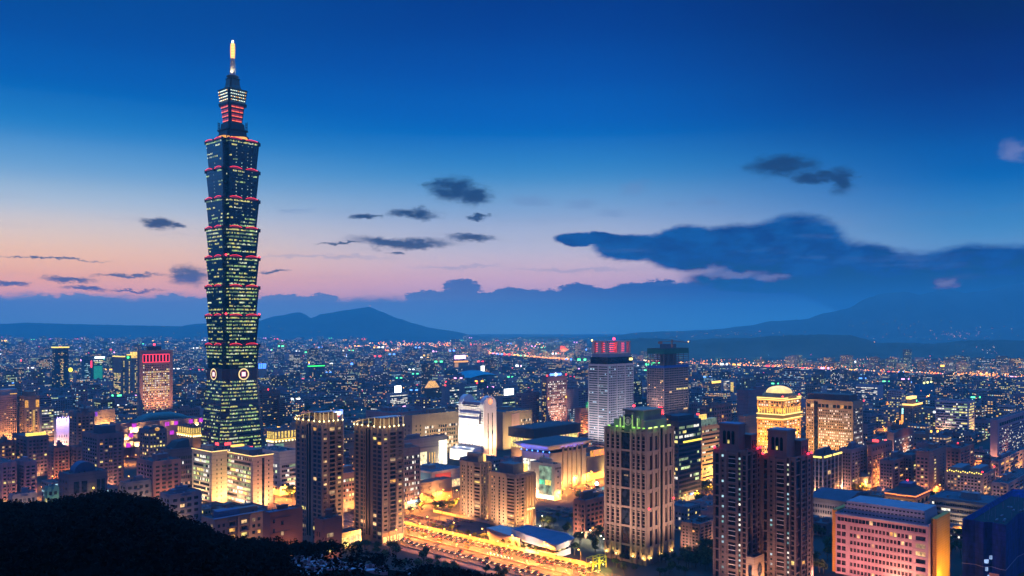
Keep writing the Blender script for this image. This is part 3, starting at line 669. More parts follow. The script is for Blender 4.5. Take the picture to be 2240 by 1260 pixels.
# ---- floodlit malls
def uplit(r, s, pts, p=9000, col=(1,.58,.2)):
    for (x, y, z) in pts: spot(r,(x,y,z),(x,y+3,z+8),p,col,130,.9,.4)
def mall_a(r, s, g):
    m = wall((.34,.24,.17),.8)
    w, h = s.wR, s.h
    bx = [(-.02,.2,8,.55),(.16,.34,5,.72),(.30,.46,3,.86),(.44,.6,1,.98)]
    for a, b_, d, q in bx:
        box_part(r,'stepped_box',m,(w*a,-d,0,w*b_,2,h*q))
        spot(r,(w*(a+b_)/2,-d-5,h*q*.35),(w*(a+b_)/2,-d,h*q*.9),14000,(1,.6,.24),120)
    box_part(r,'purple_panel',emit((.4,.08,.9),.8,.4),(w*.47,-1.6,h*.82,w*.53,-1.3,h*.97))
    for q in (.66,.72,.78,.84,.9,.96):
        box_part(r,'wall_lamp',emit((1,.6,.15),2),(w*q-.5,-1,h*.5,w*q+.5,-.2,h*.53)); spot(r,(w*q,-3,h*.46),(w*q,0,h*.6),5000,(1,.55,.15),120)
    for q in (.68,.8,.92): box_part(r,'dark_slot',glass(),(w*q-1.5,-.3,2,w*q+1.5,0,h*.3))
bldg('shopping_mall', 'stepped peach mall with warm wall lamps and a violet panel', site(150,166,252,902,968), (.36,.24,.17), R=[('slab',.55,1,.6,.75,3,.4,.2)], huts=1, extra=mall_a, lines=0)
def mall_b(r, s, g):
    w, h = s.wR, s.h
    for i in range(5): box_part(r,'crenel',wall((.4,.35,.45)),(w*(.02+i*.2),-.4,h,w*(.12+i*.2),1.5,h+(5,3,4,2,5)[i]))
    for q in (.1,.3,.55,.8): spot(r,(w*q,-8,h+5),(w*q,0,h*.7),14000,(.5,.4,1),120)
    for q in (.25,.5,.75): box_part(r,'violet_lamp',emit((.35,.25,1),2.2),(w*q-.4,-.8,h-4,w*q+.4,-.1,h))
    spot(r,(w*.2,-9,0),(w*.2,0,8),16000,(1,.5,.15),120)
bldg('theatre', 'pale violet-lit block with crenellated top and small dark windows', site(118,123,153,918,985), (.42,.38,.44), R=[('win',.15,.85,.15,.55,4,2,.25,.4,0,'warm')], huts=0, extra=mall_b, lines=0)
def mall_c(r, s, g):
    w, h = s.wR, s.h
    b = MB(); n = 24                                # barrel glass roof with a rounded end
    for i in range(13):
        u = i/12; e = min(1, (u/.24))**.5*min(1, ((1-u)/.35))**.6 if 0 < u < 1 else .02
        b.v += [(w*(.30+.62*u), 12+s.wL*.42*(1-cos(pi*k/n)), h+.3+8.5*e*sin(pi*k/n)) for k in range(n+1)]
    for i in range(12):
        for k in range(n): a = i*(n+1)+k; b.f.append((a,a+n+1,a+n+2,a+1)); b.m.append(0)
    b.build('barrel_roof', [wall((.05,.075,.065),.45,.3,.3,0,1.4,.4)], r)
    rg = random.Random(5); cream = wall((.42,.31,.22),.8); mag = emit((.72,.03,.8),.95,.35)
    for i in range(30):                             # stacked cubes stepping down the front
        row = rg.randrange(4); a = rg.uniform(0,.4 if row < 3 else .94); 
        z = h*(.12+.2*row); d = 9-2.2*row+rg.uniform(0,1.5); ww = rg.uniform(4.5,7.5)
        x = w*a
        box_part(r,'wall_cube',cream,(x,-d,z*.0 if row == 0 else z,x+ww,1,z+rg.uniform(5,8)))
        if i % 2 == 0: spot(r,(x+ww/2,-d-3,z),(x+ww/2,-d+.5,z+6),9500,(1,.62,.24),130)
    for (a, z, d) in ((.12,.88,3),(.06,.62,8),(.02,.34,11),(.52,.84,2),(.63,.85,2),(.82,.86,2),(.95,.87,2),(.56,.58,6),(.68,.55,5)):
        box_part(r,'magenta_panel',mag,(w*a,-d-2.6,h*z,w*a+5.2,-d-2,h*z+5))
    for a in (.6,.9): box_part(r,'gold_panel',emit((1,.6,.2),1.1,.5),(w*a,-2.6,h*.86,w*a+4,-2,h*.86+4.6))
bldg('shopping_mall', 'mall with a ribbed glass barrel roof, stacked cream cubes and magenta panels', site(240,262,440,928,1003), (.24,.17,.16), huts=0, extra=mall_c, lines=0, parapet=.6)
def lantern_top(r, s, g):
    w, l, h = s.wR, s.wL, s.h
    gold = emit((1,.66,.13),1.15,.7,.5)
    for f, W_ in (('R',w),('L',l)):
        n = 7 if W_ > 18 else 5
        for i in range(n):
            a = W_*(i+.15)/n; b = MB(); fbox(b,f,a,a+W_*.5/n,h*.78,h*.97,.5,0,0); b.build('glowing_bay',[gold],r)
            b = MB(); q = facepos(f,a+W_*.25/n,1.2,h*.70); b.ball(q,1.1,0,6); b.build('wall_lamp',[emit((1,.8,.35),4)],r)
        b = MB(); fbox(b,f,0,W_,h*.735,h*.755,1.6,0,0); b.build('ledge_light',[emit((1,.55,.08),2)],r)
bldg('department_store', 'square stone block topped by a golden arcade left of the tower base', site(388,421,440,935,1000), (.2,.15,.11), huts=0, extra=lantern_top)
bldg('department_store', 'pale glass-cornered block topped by a golden arcade beyond the tower base', site(584,600,650,943,1020), (.22,.22,.2), huts=0, extra=lambda r,s,g: (lantern_top(r,s,g), box_part(r,'green_glass_bay',emit((.4,.75,.5),.45,.6,.25),(1,-.6,2,s.wR*.4,0,s.h*.62)), box_part(r,'poster_screen',emit((.6,.66,.9),.7,.6,.15),(-.7,2,s.h*.25,0,s.wL*.8,s.h*.62))))
# ---- tall residential and office towers in front of the great tower
def zoff(xl, xc, xr, yt, yb): return site(xl, xc, xr, yt, yb)
LINEW = emit((1,.62,.18),2.6)
def eave_line(r, s, g, R=True, L=True):
    b = MB()
    if R: b.tube((0,-.4,s.h+1.1),(s.wR,-.4,s.h+1.1),.32,n=5)
    if L: b.tube((-.4,0,s.h+1.1),(-.4,s.wL,s.h+1.1),.32,n=5)
    b.build('eave_light', [LINEW], r)
OFW = (.40,.33,.25)
def zz(r, s, g):
    eave_line(r, s, g); spot(r,(s.wR*.5,-16,0),(s.wR*.5,0,20),42000,(1,.55,.18),110); spot(r,(-14,s.wL*.6,0),(0,s.wL*.6,22),26000,(1,.75,.35),110)
s_ = site(420,463,497,991,1112)
bldg('office_wing', 'office wing with curved green-lit window bands and a beige end wall under a light line', s_, OFW, L=[('rib',.12,.92,.04,.95,11,.56,14,.62,'grn')], R=[('win',.2,.75,.08,.9,2,10,.2,.45,0,'warm')], extra=zz, huts=1)
s_ = site(495,553,598,1001,1118)
def zz2(r, s, g):
    zz(r, s, g); box_part(r,'canopy_lamp',emit((1,.5,.08),2.4),(s.wR*.2,s.wL*.9,s.h+5,s.wR*.75,s.wL*.9+4,s.h+6.5)); box_part(r,'penthouse',wall((.1,.11,.13)),(3,s.wL*.25,s.h,s.wR*.8,s.wL*.98,s.h+5))
bldg('office_wing', 'pink-ended office wing with wide green-lit bands and a bright slot of windows', s_, (.42,.28,.23), L=[('rib',.08,.97,.02,.9,11,.6,16,.6,'grn'),('win',.03,.97,.92,.985,14,1,.5,.8,.6,'grn')], R=[('pan',.44,.56,.02,.97,'dark_slot',glass(),.1),('win',.44,.56,.02,.96,1,11,.7,.5,.85,'ylw'),('win',.2,.3,.05,.95,1,11,.5,.4,.0,'warm'),('win',.72,.82,.05,.95,1,11,.5,.4,.0,'warm')], extra=zz2, huts=0)
bldg('office_block', 'dark office block with a barrel-curved black rear roof and square window grid', site(345,372,424,985,1075), (.11,.09,.10), R=[('win',.05,.95,.25,.85,12,5,.66,.6,.05,'office'),('win',.3,.95,.03,.2,6,2,.7,.7,.5,'warm')], L=[('win',.1,.9,.25,.85,6,5,.66,.6,.03,'office')], huts=0,
     extra=lambda r,s,g: part(r,'curved_roof',wall((.03,.03,.04)),lambda b:b.loft([[(s.wR*.35,s.wL*.3,s.h),(s.wR,s.wL*.3,s.h),(s.wR,s.wL,s.h),(s.wR*.35,s.wL,s.h)],[(s.wR*.55,s.wL*.4,s.h+6),(s.wR,s.wL*.4,s.h+8),(s.wR,s.wL*.95,s.h+8),(s.wR*.55,s.wL*.95,s.h+6)]])))
def crown_canopy(r, s, g):
    w, l, h = s.wR, s.wL, s.h
    b = MB(); n = 14; P = []
    for i in range(n+1):                            # thin curved sheet sweeping down at the far-left end
        u = i/n; y = l*1.12*(1-u)-1.5; z = h+2.2+6.2*(1-(1-u)**2.2)
        P.append((y, z))
    for i in range(n):
        (y0,z0),(y1,z1) = P[i], P[i+1]
        v = [(-2,y0,z0),(w*.95,y0,z0),(w*.95,y1,z1),(-2,y1,z1)]
        b.poly([v[3],v[2],v[1],v[0]]); b.poly([(p[0],p[1],p[2]-.5) for p in v]); b.poly([v[0],(v[0][0],v[0][1],v[0][2]-.5),(v[3][0],v[3][1],v[3][2]-.5),v[3]]); b.poly([v[2],v[1],(v[1][0],v[1][1],v[1][2]-.5),(v[2][0],v[2][1],v[2][2]-.5)])
    b.poly([(-2,P[-1][0],P[-1][1]),(-2,P[-1][0],P[-1][1]-.6),(w*.95,P[-1][0],P[-1][1]-.6),(w*.95,P[-1][0],P[-1][1])])
    b.box(-1,-1.5,h+8.0,w*1.0,-.9,h+8.5)
    b.build('canopy', [wall((.5,.48,.45),.6)], r)
    def zat(y): u = 1-(y+1.5)/(l*1.12); return h+2.2+6.2*(1-(1-u)**2.2)
    for q in (.04,.25,.46,.68,.86,.98):
        b = MB(); b.tube((-.6,l*q,h),(-.6,l*q,zat(l*q)-.4),.22,n=5); p = b.build('canopy_post', [emit((1,.72,.35),.8)], r)
        b = MB(); b.ball((-1.1,l*q,h+1.3),.62,0,6); b.build('post_lamp', [emit((1,.78,.3),5)], p)
        if q in (.04,.46,.86): point(p, (-1.8,l*q,h+1.8), 900, (1,.6,.22), .3)
    for q in (.06,.3,.52,.74,.97):
        b = MB(); b.tube((w*q,-.6,h),(w*q,-.6,h+8),.22,n=5); p = b.build('canopy_post', [emit((1,.72,.35),.8)], r)
        b = MB(); b.ball((w*q,-1.1,h+1.3),.62,0,6); b.build('post_lamp', [emit((1,.78,.3),5)], p)
        if q in (.06,.52): point(p, (w*q,-1.8,h+1.8), 900, (1,.6,.22), .3)
    box_part(r,'penthouse',wall((.2,.16,.12)),(w*.2,l*.12,h+.2,w*.9,l*.5,h+6.5))
def crown_lobby(r, s, g):
    for q in (.1,.36,.62,.88): box_part(r,'lobby_window',emit((1,.68,.22),1.5,.5,.6),(s.wR*q-2.2,-.3,.6,s.wR*q+2.2,0,4.6))
CT = (.19,.15,.125)
def canopy_tower(label, s, litL, seed):
    R = [('fin',0,1,0,1,4,1.0,.5),('win',.06,.26,.1,.965,1,23,.7,.42,.06,'warm'),('win',.36,.64,.1,.965,1,23,.86,.62,.07,'amber' if 0 else 'warm'),('win',.75,.95,.1,.965,1,23,.7,.45,.14,'warm'),('slab',.35,.65,.1,.965,23,.5,1.1),('slab',.72,.99,.55,.965,10,.5,1.3)]
    L = [('fin',0,1,0,1,7,.8,.35),('win',.03,.16,.03,.965,1,25,.9,.66,.05,'warm',(.02,.035,.06)),('win',.2,.36,.03,.965,1,25,.9,.66,.08,'warm',(.02,.035,.06)),('pan',.42,.58,.05,.985,'stair_shaft',glass((.004,.006,.012)),.12),('win',*((.43,.57) if litL > .6 else (.46,.53)),.1,.84,1,22,.8,.62 if litL > .6 else .45,litL,'ylw'),('win',.62,.78,.03,.965,1,25,.9,.66,.06,'warm',(.02,.035,.06)),('win',.82,.97,.03,.965,1,25,.9,.66,.05,'warm',(.02,.035,.06)),('slab',0,.4,.03,.97,25,.35,.2),('slab',.6,1,.03,.97,25,.35,.2)]
    def ex(r, s, g):
        crown_canopy(r, s, g); crown_lobby(r, s, g)
        spot(r,(s.wR*1.3,-26,2),(s.wR*.5,0,26),70000,(1,.5,.2),110)  # added spot standing in for the expressway's glow on this face
    return bldg('apartment_tower', label, s, CT, R=R, L=L, extra=ex, huts=0, seed=seed, lines=0, group='twin canopy-roofed apartment towers')
canopy_tower('canopy-roofed apartment tower nearer the great tower, its stair shaft mostly dark', site(648,704,749,926,1192), .5, 11)
def litshaft(r):
    b = MB(); 
    return r
ct2 = canopy_tower('canopy-roofed apartment tower with a long yellow-lit stair shaft, beside the expressway', site(776,836,882,938,1190), .9, 23)
_s = FOOT[-1]
bldg('office_block', 'white-walled low office block with rows of half-lit windows behind the canopy tower', site(560,612,655,990,1085), (.42,.40,.36), L=[('win',.1,.9,.1,.75,8,5,.6,.5,.3,'office')], R=[('rib',.1,.95,.08,.72,6,.5,9,.35,'grn'),('slab',.08,1,.08,.72,6,.6,.3)], huts=0)
bldg('office_block', 'pink low block with small office windows between the canopy towers', site(700,735,790,1040,1125), (.33,.2,.17), R=[('win',.05,.95,.25,.9,8,5,.6,.5,.35,'office')], L=[('win',.05,.95,.25,.9,6,5,.6,.5,.2,'office')], extra=lambda r,s,g: spot(r,(s.wR*.7,-12,0),(s.wR*.6,0,8),20000,SODIUM,120))
bldg('office_block', 'office block with four columns of bright white windows beside the canopy tower', site(850,868,918,985,1118), (.25,.18,.15), R=[('fin',0,1,0,1,5,1.0,.35),('win',.02,.98,.1,.9,12,9,.72,.5,.5,'white')], L=[('win',.1,.9,.1,.9,4,9,.6,.5,.1,'white')],
     extra=lambda r,s,g: (box_part(r,'shop_sign',emit((.55,.85,1),2.2),(s.wR*.45,-2.5,5,s.wR*.95,-.4,6.6)), box_part(r,'shopfront',emit((1,.75,.35),1.4,.5,.6),(s.wR*.35,-.4,.4,s.wR*.98,0,4.6))))
def concert(r, s, g):
    w, h = s.wR, s.h
    box_part(r,'lit_foyer',emit((1,.86,.5),1.3,.6,.3),(w*.33,-.5,0,w*.52,0,h*.55)); box_part(r,'screen_wall',emit((1,.93,.7),2.0,.5,.12),(w*.80,-.6,1,w*.99,0,h*.86))
    for q in (.58,.64,.7): box_part(r,'slot_window',emit((1,.6,.15),1.2,.4),(w*q,-.3,3,w*q+1,0,h*.5))
    spot(r,(w*.9,-14,1),(w*.85,0,12),30000,(1,.85,.5),110)
bldg('concert_hall', 'flat grey hall with a glowing white end screen and a lit foyer', site(868,882,978,965,1032), (.2,.17,.17), R=[('slab',0,1,.68,.7,1,.3,.3),('win',.05,.3,.25,.6,3,2,.4,.4,.4,'white')], extra=concert, huts=1)
bldg('shop_row', 'low market roofs lit white from below, with a painted red and blue gable', site(885,945,1012,1035,1075), (.3,.27,.25), R=[('pan',.05,.95,.05,.45,'lit_shopfront',emit((1,.72,.35),1.1,.7,.3),.3),('pan',.1,.6,.5,.9,'red_mural',wall((.3,.06,.04)),.2)], L=[('pan',.05,.95,.05,.5,'lit_shopfront',emit((1,.8,.5),1.0,.7,.3),.3),('pan',.05,.4,.55,.95,'blue_mural',wall((.06,.16,.25)),.2)], roof=(.10,.11,.13))
def num2(r, s, g):
    b = MB()                                        # a large painted 2 between two smaller marks on the fascia
    x0, z0, S = s.wR*.42, s.h*.62, 1.1
    for q in ((0,5,3,5.8),(2.2,3,3,5),(0,2.6,3,3.4),(0,.8,.8,2.6),(0,0,3,.8)): b.box(x0+q[0]*S,-.55,z0+q[1]*S,x0+q[2]*S,-.42,z0+q[3]*S)
    b.build('painted_number', [wall((.05,.04,.04))], r)
    for q in (.2,.66):
        b = MB(); x0 = s.wR*q
        b.box(x0,-.5,z0+2,x0+3,-.42,z0+2.5); b.box(x0+1.3,-.5,z0+.5,x0+1.7,-.42,z0+4.5); b.box(x0,-.5,z0+3.8,x0+3,-.42,z0+4.2); b.build('painted_character', [wall((.08,.06,.05))], r)
    spot(r,(s.wR*.5,-14,1),(s.wR*.5,0,7),24000,SODIUM,120)
bldg('exhibition_hall', 'long brown shed hall with a large painted 2 on its fascia', site(880,898,988,1063,1108), (.22,.14,.10), R=[('fin',0,1,0,.5,9,.6,.3),('pan',.0,1,.55,1.05,'fascia',wall((.2,.15,.13)),.4)], extra=num2, huts=0, roof=(.14,.10,.09))
# ---- city hall and the white floodlit tower
CH = (.30,.24,.16)
bldg('office_block', 'mauve slab with long dark horizontal slots beside the sandstone city hall', site(800,858,930,905,985), (.24,.17,.19), L=[('rib',.1,.9,.5,.9,3,.4,6,.1,'cool')], R=[('rib',.04,.6,.45,.92,4,.35,10,.1,'cool')], huts=2)
def ch_light(r, s, g):
    for q in (.15,.5,.85): spot(r,(s.wR*q,-22,1),(s.wR*q,0,20),36000,(1,.68,.28),110)
bldg('city_hall', 'wide sandstone city hall with a dense grid of small lit square windows', site(880,901,1012,910,1002), CH, R=[('win',.24,.98,.12,.74,17,6,.6,.6,.45,'white'),('win',.04,.2,.12,.8,2,7,.25,.5,0,'warm')], L=[('win',.1,.9,.12,.8,2,7,.2,.5,0,'warm')], extra=ch_light, huts=2, lines=0)
bldg('city_hall', 'sandstone city hall wing with a hanging poster beyond the white curved tower', site(1040,1100,1164,903,985), CH, L=[('win',.35,.98,.1,.62,9,4,.6,.6,.8,'white')], R=[('pan',.28,.55,.12,.95,'hanging_poster',wall((.4,.26,.24)),.4),('win',.6,.95,.2,.8,6,5,.5,.5,.3,'white'),('pan',.36,.48,.2,.45,'poster_figure',wall((.16,.05,.05)),.5)], extra=ch_light, huts=1, lines=0)
def white_tower(r, s, g):
    w, l, h = s.wR, s.wL, s.h
    m = wall((.66,.62,.58),.6)
    R = w*.5
    def vault(y0, y1, zb, wR_, name):               # rounded top running across the tower
        b = MB(); n = 16
        ringa = [(R+R*cos(pi*k/n), y0, zb+R*1.02*sin(pi*k/n)) for k in range(n+1)]; ringb = [(p[0], y1, p[2]) for p in ringa]
        b.loft([ringa[::-1], ringb[::-1]], 0); b.build(name, [m], r)
    vault(0, 6.5, h, w, 'rounded_top'); vault(l-6.5, l, h, w, 'rounded_top')
    box_part(r,'top_storey',wall((.4,.36,.36)),(w*.12,6.5,h,w*.9,l-6.5,h+3.5)); box_part(r,'parapet_grille',wall((.05,.05,.06)),(-.05,8,h-2,.2,l-8,h-.6))
    for q in (.35,.68):
        b = MB(); b.box(w*q-.7,-.12,h*.1,w*q+.7,.1,h*.86); b.build('window_slot', [glass((.02,.014,.01))], r)
    b = MB(); n = 20; c = (w*.5,-.6,h+R*.42)
    for k in range(n):
        a0, a1 = 2*pi*k/n, 2*pi*(k+1)/n
        b.poly([(c[0]+2.6*cos(a0),c[1],c[2]+2.6*sin(a0)),(c[0]+2.6*cos(a1),c[1],c[2]+2.6*sin(a1)),(c[0]+3.6*cos(a1),c[1],c[2]+3.6*sin(a1)),(c[0]+3.6*cos(a0),c[1],c[2]+3.6*sin(a0))],0)
        b.poly([(c[0],c[1],c[2]),(c[0]+2.6*cos(a0),c[1],c[2]+2.6*sin(a0)),(c[0]+2.6*cos(a1),c[1],c[2]+2.6*sin(a1))],1)
    b.build('round_emblem', [emit((1,.25,.06),2.2), emit((1,.55,.3),1.2,.6,.8)], r)
    for zq, d in ((.83,1.6),(.74,3.0)):             # stepped shoulders on the long face
        b = MB(); n = 8; y0, y1 = l*.12, l*.92
        for i in range(n): 
            a0, a1 = pi/2*i/n, pi/2*(i+1)/n
            b.poly([(-d*sin(a0)-.0,y0,h*zq+3*cos(a0)),(-d*sin(a0),y1,h*zq+3*cos(a0)),(-d*sin(a1),y1,h*zq+3*cos(a1)),(-d*sin(a1),y0,h*zq+3*cos(a1))])
        b.box(-d,y0,h*.66,0,y1,h*zq); b.build('shoulder', [m], r)
    pod = MB(); pod.box(-16,l*.05,0,-.1,l*.98,13); pod.loft([[(-16,l*.05,13),(-.1,l*.05,13),(-.1,l*.98,13),(-16,l*.98,13)],[(-11,l*.12,16),(-.1,l*.12,16),(-.1,l*.9,16),(-11,l*.9,16)]]); pod.build('podium', [m], r)
    for q in (.2,.5,.8):
        spot(r,(-19,l*q,15),(0,l*q,36),42000,(1,.88,.66),110); spot(r,(-10,l*q,17.5),(-2,l*q,50),36000,(1,.9,.7),80)
        spot(r,(-30,l*q,1),(-16,l*q,8),14000,(1,.9,.66),110)
    spot(r,(w*.5,-26,1),(w*.5,0,40),130000,(1,.62,.34),80)
bldg('office_tower', 'white floodlit tower with a double round-topped silhouette and an orange emblem', site(1003,1058,1086,888,1008), (.66,.62,.58), L=[('rib',.14,.9,.12,.65,12,.4,14,.5,'gold',(.05,.04,.03)),('win',.02,.1,.1,.93,1,18,.7,.35,.1,'warm')], huts=0, parapet=0, extra=white_tower, lines=0)
# ---- residential twins
RB = (.20,.155,.12)
def res_block(label, s, seed, ex=None):
    nf = 15
    R = [('win',.04,.16,.04,.96,1,nf,.6,.45,.1,'warm'),('win',.2,.42,.04,.96,1,nf,.9,.5,.12,'warm',(.02,.008,.006)),('win',.5,.6,.04,.96,1,nf,.6,.45,.1,'warm'),('win',.66,.94,.04,.96,2,nf,.5,.45,.22,'warm'),('fin',0,1,0,1,5,1.2,.6),('slab',.18,.46,.04,.96,nf,.7,.9)]
    L = [('win',.04,.34,.04,.96,1,nf,.85,.48,.12,'warm',(.02,.008,.006)),('win',.42,.52,.04,.96,1,nf,.5,.4,.05,'warm'),('win',.58,.72,.04,.96,1,nf,.7,.62,.04,'cool'),('win',.78,.96,.04,.96,2,nf,.4,.45,.3,'warm'),('fin',0,1,0,1,4,1.0,.5),('slab',.02,.36,.04,.96,nf,.7,.9)]
    def e2(r, s, g):
        box_part(r,'lift_tower',wall((.12,.11,.11)),(s.wR*.2,s.wL*.25,s.h,s.wR*.75,s.wL*.8,s.h+8)); box_part(r,'lit_frame',emit((1,.6,.15),1.8,.4),(s.wR*.75,s.wL*.2,s.h+1,s.wR*.9,s.wL*.3,s.h+7))
        point(r,(s.wR*.85,s.wL*.12,s.h+4),1500,(1,.55,.16)); spot(r,(s.wR*.5,-24,2),(s.wR*.5,0,24),50000,(1,.5,.2),110); spot(r,(-22,s.wL*.5,2),(0,s.wL*.5,24),50000,(1,.55,.25),110)  # the two wide spots are added to warm both faces
        if ex: ex(r, s, g)
    return bldg('apartment_block', label, s, RB, R=R, L=L, seed=seed, extra=e2, huts=0, lines=0, roof=(.08,.08,.09), group='beige apartment blocks by the car park')
res_block('beige apartment block by the car park, the lower wing nearer the canopy towers', site(1008,1052,1074,1016,1140), 31)
def gold_uplights(r, s, g):
    for i in range(3):
        x = s.wR*(.55+.14*i); box_part(r,'pilaster',wall((.3,.22,.14)),(x-.6,-1.4,0,x+.6,0,s.h*.97)); box_part(r,'uplight',emit((1,.75,.25),3),(x-.8,-2.6,s.h*.34,x+.8,-1.5,s.h*.36)); spot(r,(x,-3.2,s.h*.36),(x,-.6,s.h*.62),3500,(1,.62,.16),60)
    for q in range(5): box_part(r,'gate_lamp',emit((1,.8,.3),3),(-8+q*3.2,-7,1.6,-6.4+q*3.2,-6.4,3))
    box_part(r,'entrance_canopy',wall((.28,.22,.15)),(-14,-6,0,2,-3,4)); spot(r,(-4,-12,5),(2,0,6),14000,SODIUM,130)
res_block('tallest beige apartment block by the car park, with three golden uplit pilasters', site(1072,1128,1170,1042,1160), 37, gold_uplights)
# ---- convention centre group
def conv(r, s, g):
    w, l, h = s.wR, s.wL, s.h
    box_part(r,'flat_roof',wall((.035,.035,.05)),(-3,-3,h*.72,w+2,l+2,h*1.0))
    for f, W_ in (('R',w),('L',l)):
        n = 14 if f == 'R' else 9
        for i in range(n):
            b = MB(); fbox(b,f,W_*(i+.08)/n,W_*(i+.92)/n,h*.40,h*.69,.2,0,0); b.build('glazed_bay',[lit('yel') if g.random() < .75 else lit('warm')],r)
bldg('convention_centre', 'low convention centre with dark flat roof and glowing yellow glass bays', site(1118,1166,1264,938,1012), (.25,.19,.12), huts=0, parapet=0, extra=conv, lines=0)
def flared(r, s, g):
    w, l, h = s.wR, s.wL, s.h
    m = wall((.38,.33,.33),.5); b = MB()
    b.loft([[(3,3,h+2),(w-3,3,h+2),(w-3,l-3,h+2),(3,l-3,h+2)],[(-7,-5,h+8),(w+6,-5,h+8),(w+6,l+6,h+8),(-7,l+6,h+8)],[(-7,-5,h+8.8),(w+6,-5,h+8.8),(w+6,l+6,h+8.8),(-7,l+6,h+8.8)]],0,True,1)
    b.build('flared_roof', [m, wall((.05,.055,.07))], r)
    for q in (.1,.3,.5,.7,.9): point(r,(-4.5,l*q,h+3.2),1300,(.03,.10,1),.3)
    for q in (.30,.44,.58,.72,.86):
        spot(r,(w*q,-3.5,h+1.5),(w*q,-.5,h+9),1500,(.03,.05,1),90)
    for q in (-.02,.2,.4,.6,.8,1.0):
        b = MB(); b.ball((-1,l*q,h+1.6),.7,0,6); b.build('blue_lamp', [emit((.1,.3,1),5)], r)
    for q in (.35,.48,.6,.73,.86):
        b = MB(); b.box(w*q-.8,-1.4,0,w*q+.8,0,h+5); b.build('pilaster', [wall((.32,.24,.19))], r)
    for q in (.15,.42,.66,.9): spot(r,(w*q,-14,0),(w*q,0,14),18000,(1,.62,.22),100)
    for q in (.3,.6,.85): box_part(r,'glazed_bay',lit('white'),(-.25,l*(q-.12),h*.3,0,l*(q+.1),h*.8))
bldg('exhibition_hall', 'exhibition hall with a flared inverted roof lit blue from beneath', site(1142,1202,1282,993,1075), (.34,.25,.19), R=[('slab',0,1,.2,.95,3,.5,.2),('win',.32,.42,.15,.85,1,6,.4,.5,.6,'ylw')], L=[('rib',.05,.95,.05,.28,2,.6,10,.7,'grn')], huts=0, parapet=0, extra=flared, lines=0)
def mgs(r, s, g):
    w, l, h = s.wR, s.wL, s.h
    box_part(r,'media_screen',emit((.45,.75,.5),.5,.8,.25),(-.4,l*.12,h*.12,0,l*.62,h*.94)); box_part(r,'green_screen',emit((.1,.9,.45),1.2,.6,.3),(-.5,l*.4,h*.42,0,l*.62,h*.55)); box_part(r,'yellow_screen',emit((1,.75,.15),1.3,.5,.5),(-.5,l*.14,h*.42,0,l*.36,h*.56)); box_part(r,'white_shopfront',emit((1,.9,.65),2.2,.5,.3),(-.5,l*.02,h*.02,0,l*.98,h*.14))
    spot(r,(-14,l*.82,1),(0,l*.85,8),16000,(1,.88,.55),100); spot(r,(-12,l*.2,1),(0,l*.15,12),7000,(1,.85,.5),100)
    for i in range(4):
        b = MB(); b.box(w*.1+i*2.2,-.4,h-4,w*.1+i*2.2+1.5,-.3,h-2.3); b.build('sign_letter', [wall((.1,.06,.05))], r)
bldg('cinema', 'cream cinema block with a green and yellow screen wall and floodlit base', site(1160,1213,1228,1018,1096), (.42,.36,.27), huts=2, extra=mgs, R=[('win',.2,.8,.1,.9,1,5,.25,.3,0,'warm')], L=[('win',.72,.92,.15,.85,1,6,.3,.15,0,'warm')], lines=0)
def neon_hall(r, s, g):
    w, h = s.wR, s.h
    for i in range(5):
        x = w*.10+i*w*.085; b = MB(); W_, H_ = w*.065, h*.20; z = h*1.0
        segs = [[(0,0),(0,1)],[(0,1),(1,1)],[(0,.5),(.9,.5)]] if i == 0 else [[(0,0),(.5,1)],[(.5,1),(1,0)],[(.2,.4),(.8,.4)]] if i == 1 else [[(0,0),(0,1)],[(0,1),(1,1)],[(1,1),(1,.5)],[(1,.5),(0,.5)],[(0,.5),(1,0)]] if i == 2 else [[(0,1),(1,1)],[(.5,1),(.5,0)]] if i == 3 else [[(0,0),(0,1)],[(0,1),(1,1)],[(0,0),(1,0)],[(0,.5),(.8,.5)]]
        for (p, q) in segs: b.tube((x+p[0]*W_,-1,z+p[1]*H_),(x+q[0]*W_,-1,z+q[1]*H_),.5,n=5)
        b.build('red_neon_letter', [emit((1,.10,.05),3)], r)
    box_part(r,'amber_fascia',emit((1,.42,.06),1.2,.7,.3),(w*.05,-.4,h*.98,w*.98,0,h*1.24))
    for q in (.3,.6,.85): spot(r,(w*q,-10,0),(w*q,0,8),26000,(1,.72,.25),120)
bldg('shopping_hall', 'low hall with red neon lettering above a floodlit curved wall', site(1258,1284,1420,1000,1052), (.3,.22,.14), R=[('slab',.0,1,.5,.9,2,.5,.3)], extra=neon_hall, huts=0, lines=0)
# ---- towers right of centre
bldg('office_tower', 'pink granite tower with a blue rooftop sign and a full grid of lit windows', site(1184,1197,1239,826,936), (.32,.2,.19), R=[('win',.04,.96,.02,.93,12,20,.55,.5,.55,'white'),('fin',0,1,0,1,2,3,.5)], L=[('win',.2,.8,.05,.9,4,20,.6,.6,.3,'warm')], huts=0, beacon=2,
     extra=lambda r,s,g: (box_part(r,'sign_wall',wall((.3,.2,.19)),(s.wR*.15,3,s.h,s.wR*.85,6,s.h+8)), [part(r,'blue_sign_letter',emit((.1,.25,1) if i != 3 else (.7,.8,1),4),lambda b,i=i:b.ball((s.wR*(.24+.085*i),2.4,s.h+4),2.0 if i != 3 else 2.8,0,8)) for i in range(7)], [box_part(r,'amber_uplight',emit((1,.5,.08),3),(s.wR*q-1,-1.4,s.h*.56,s.wR*q+1,-.4,s.h*.6)) for q in (.04,.96)], [spot(r,(s.wR*q,-30,0),(s.wR*q,0,30),60000,(1,.5,.25),80) for q in (.3,.7)]))
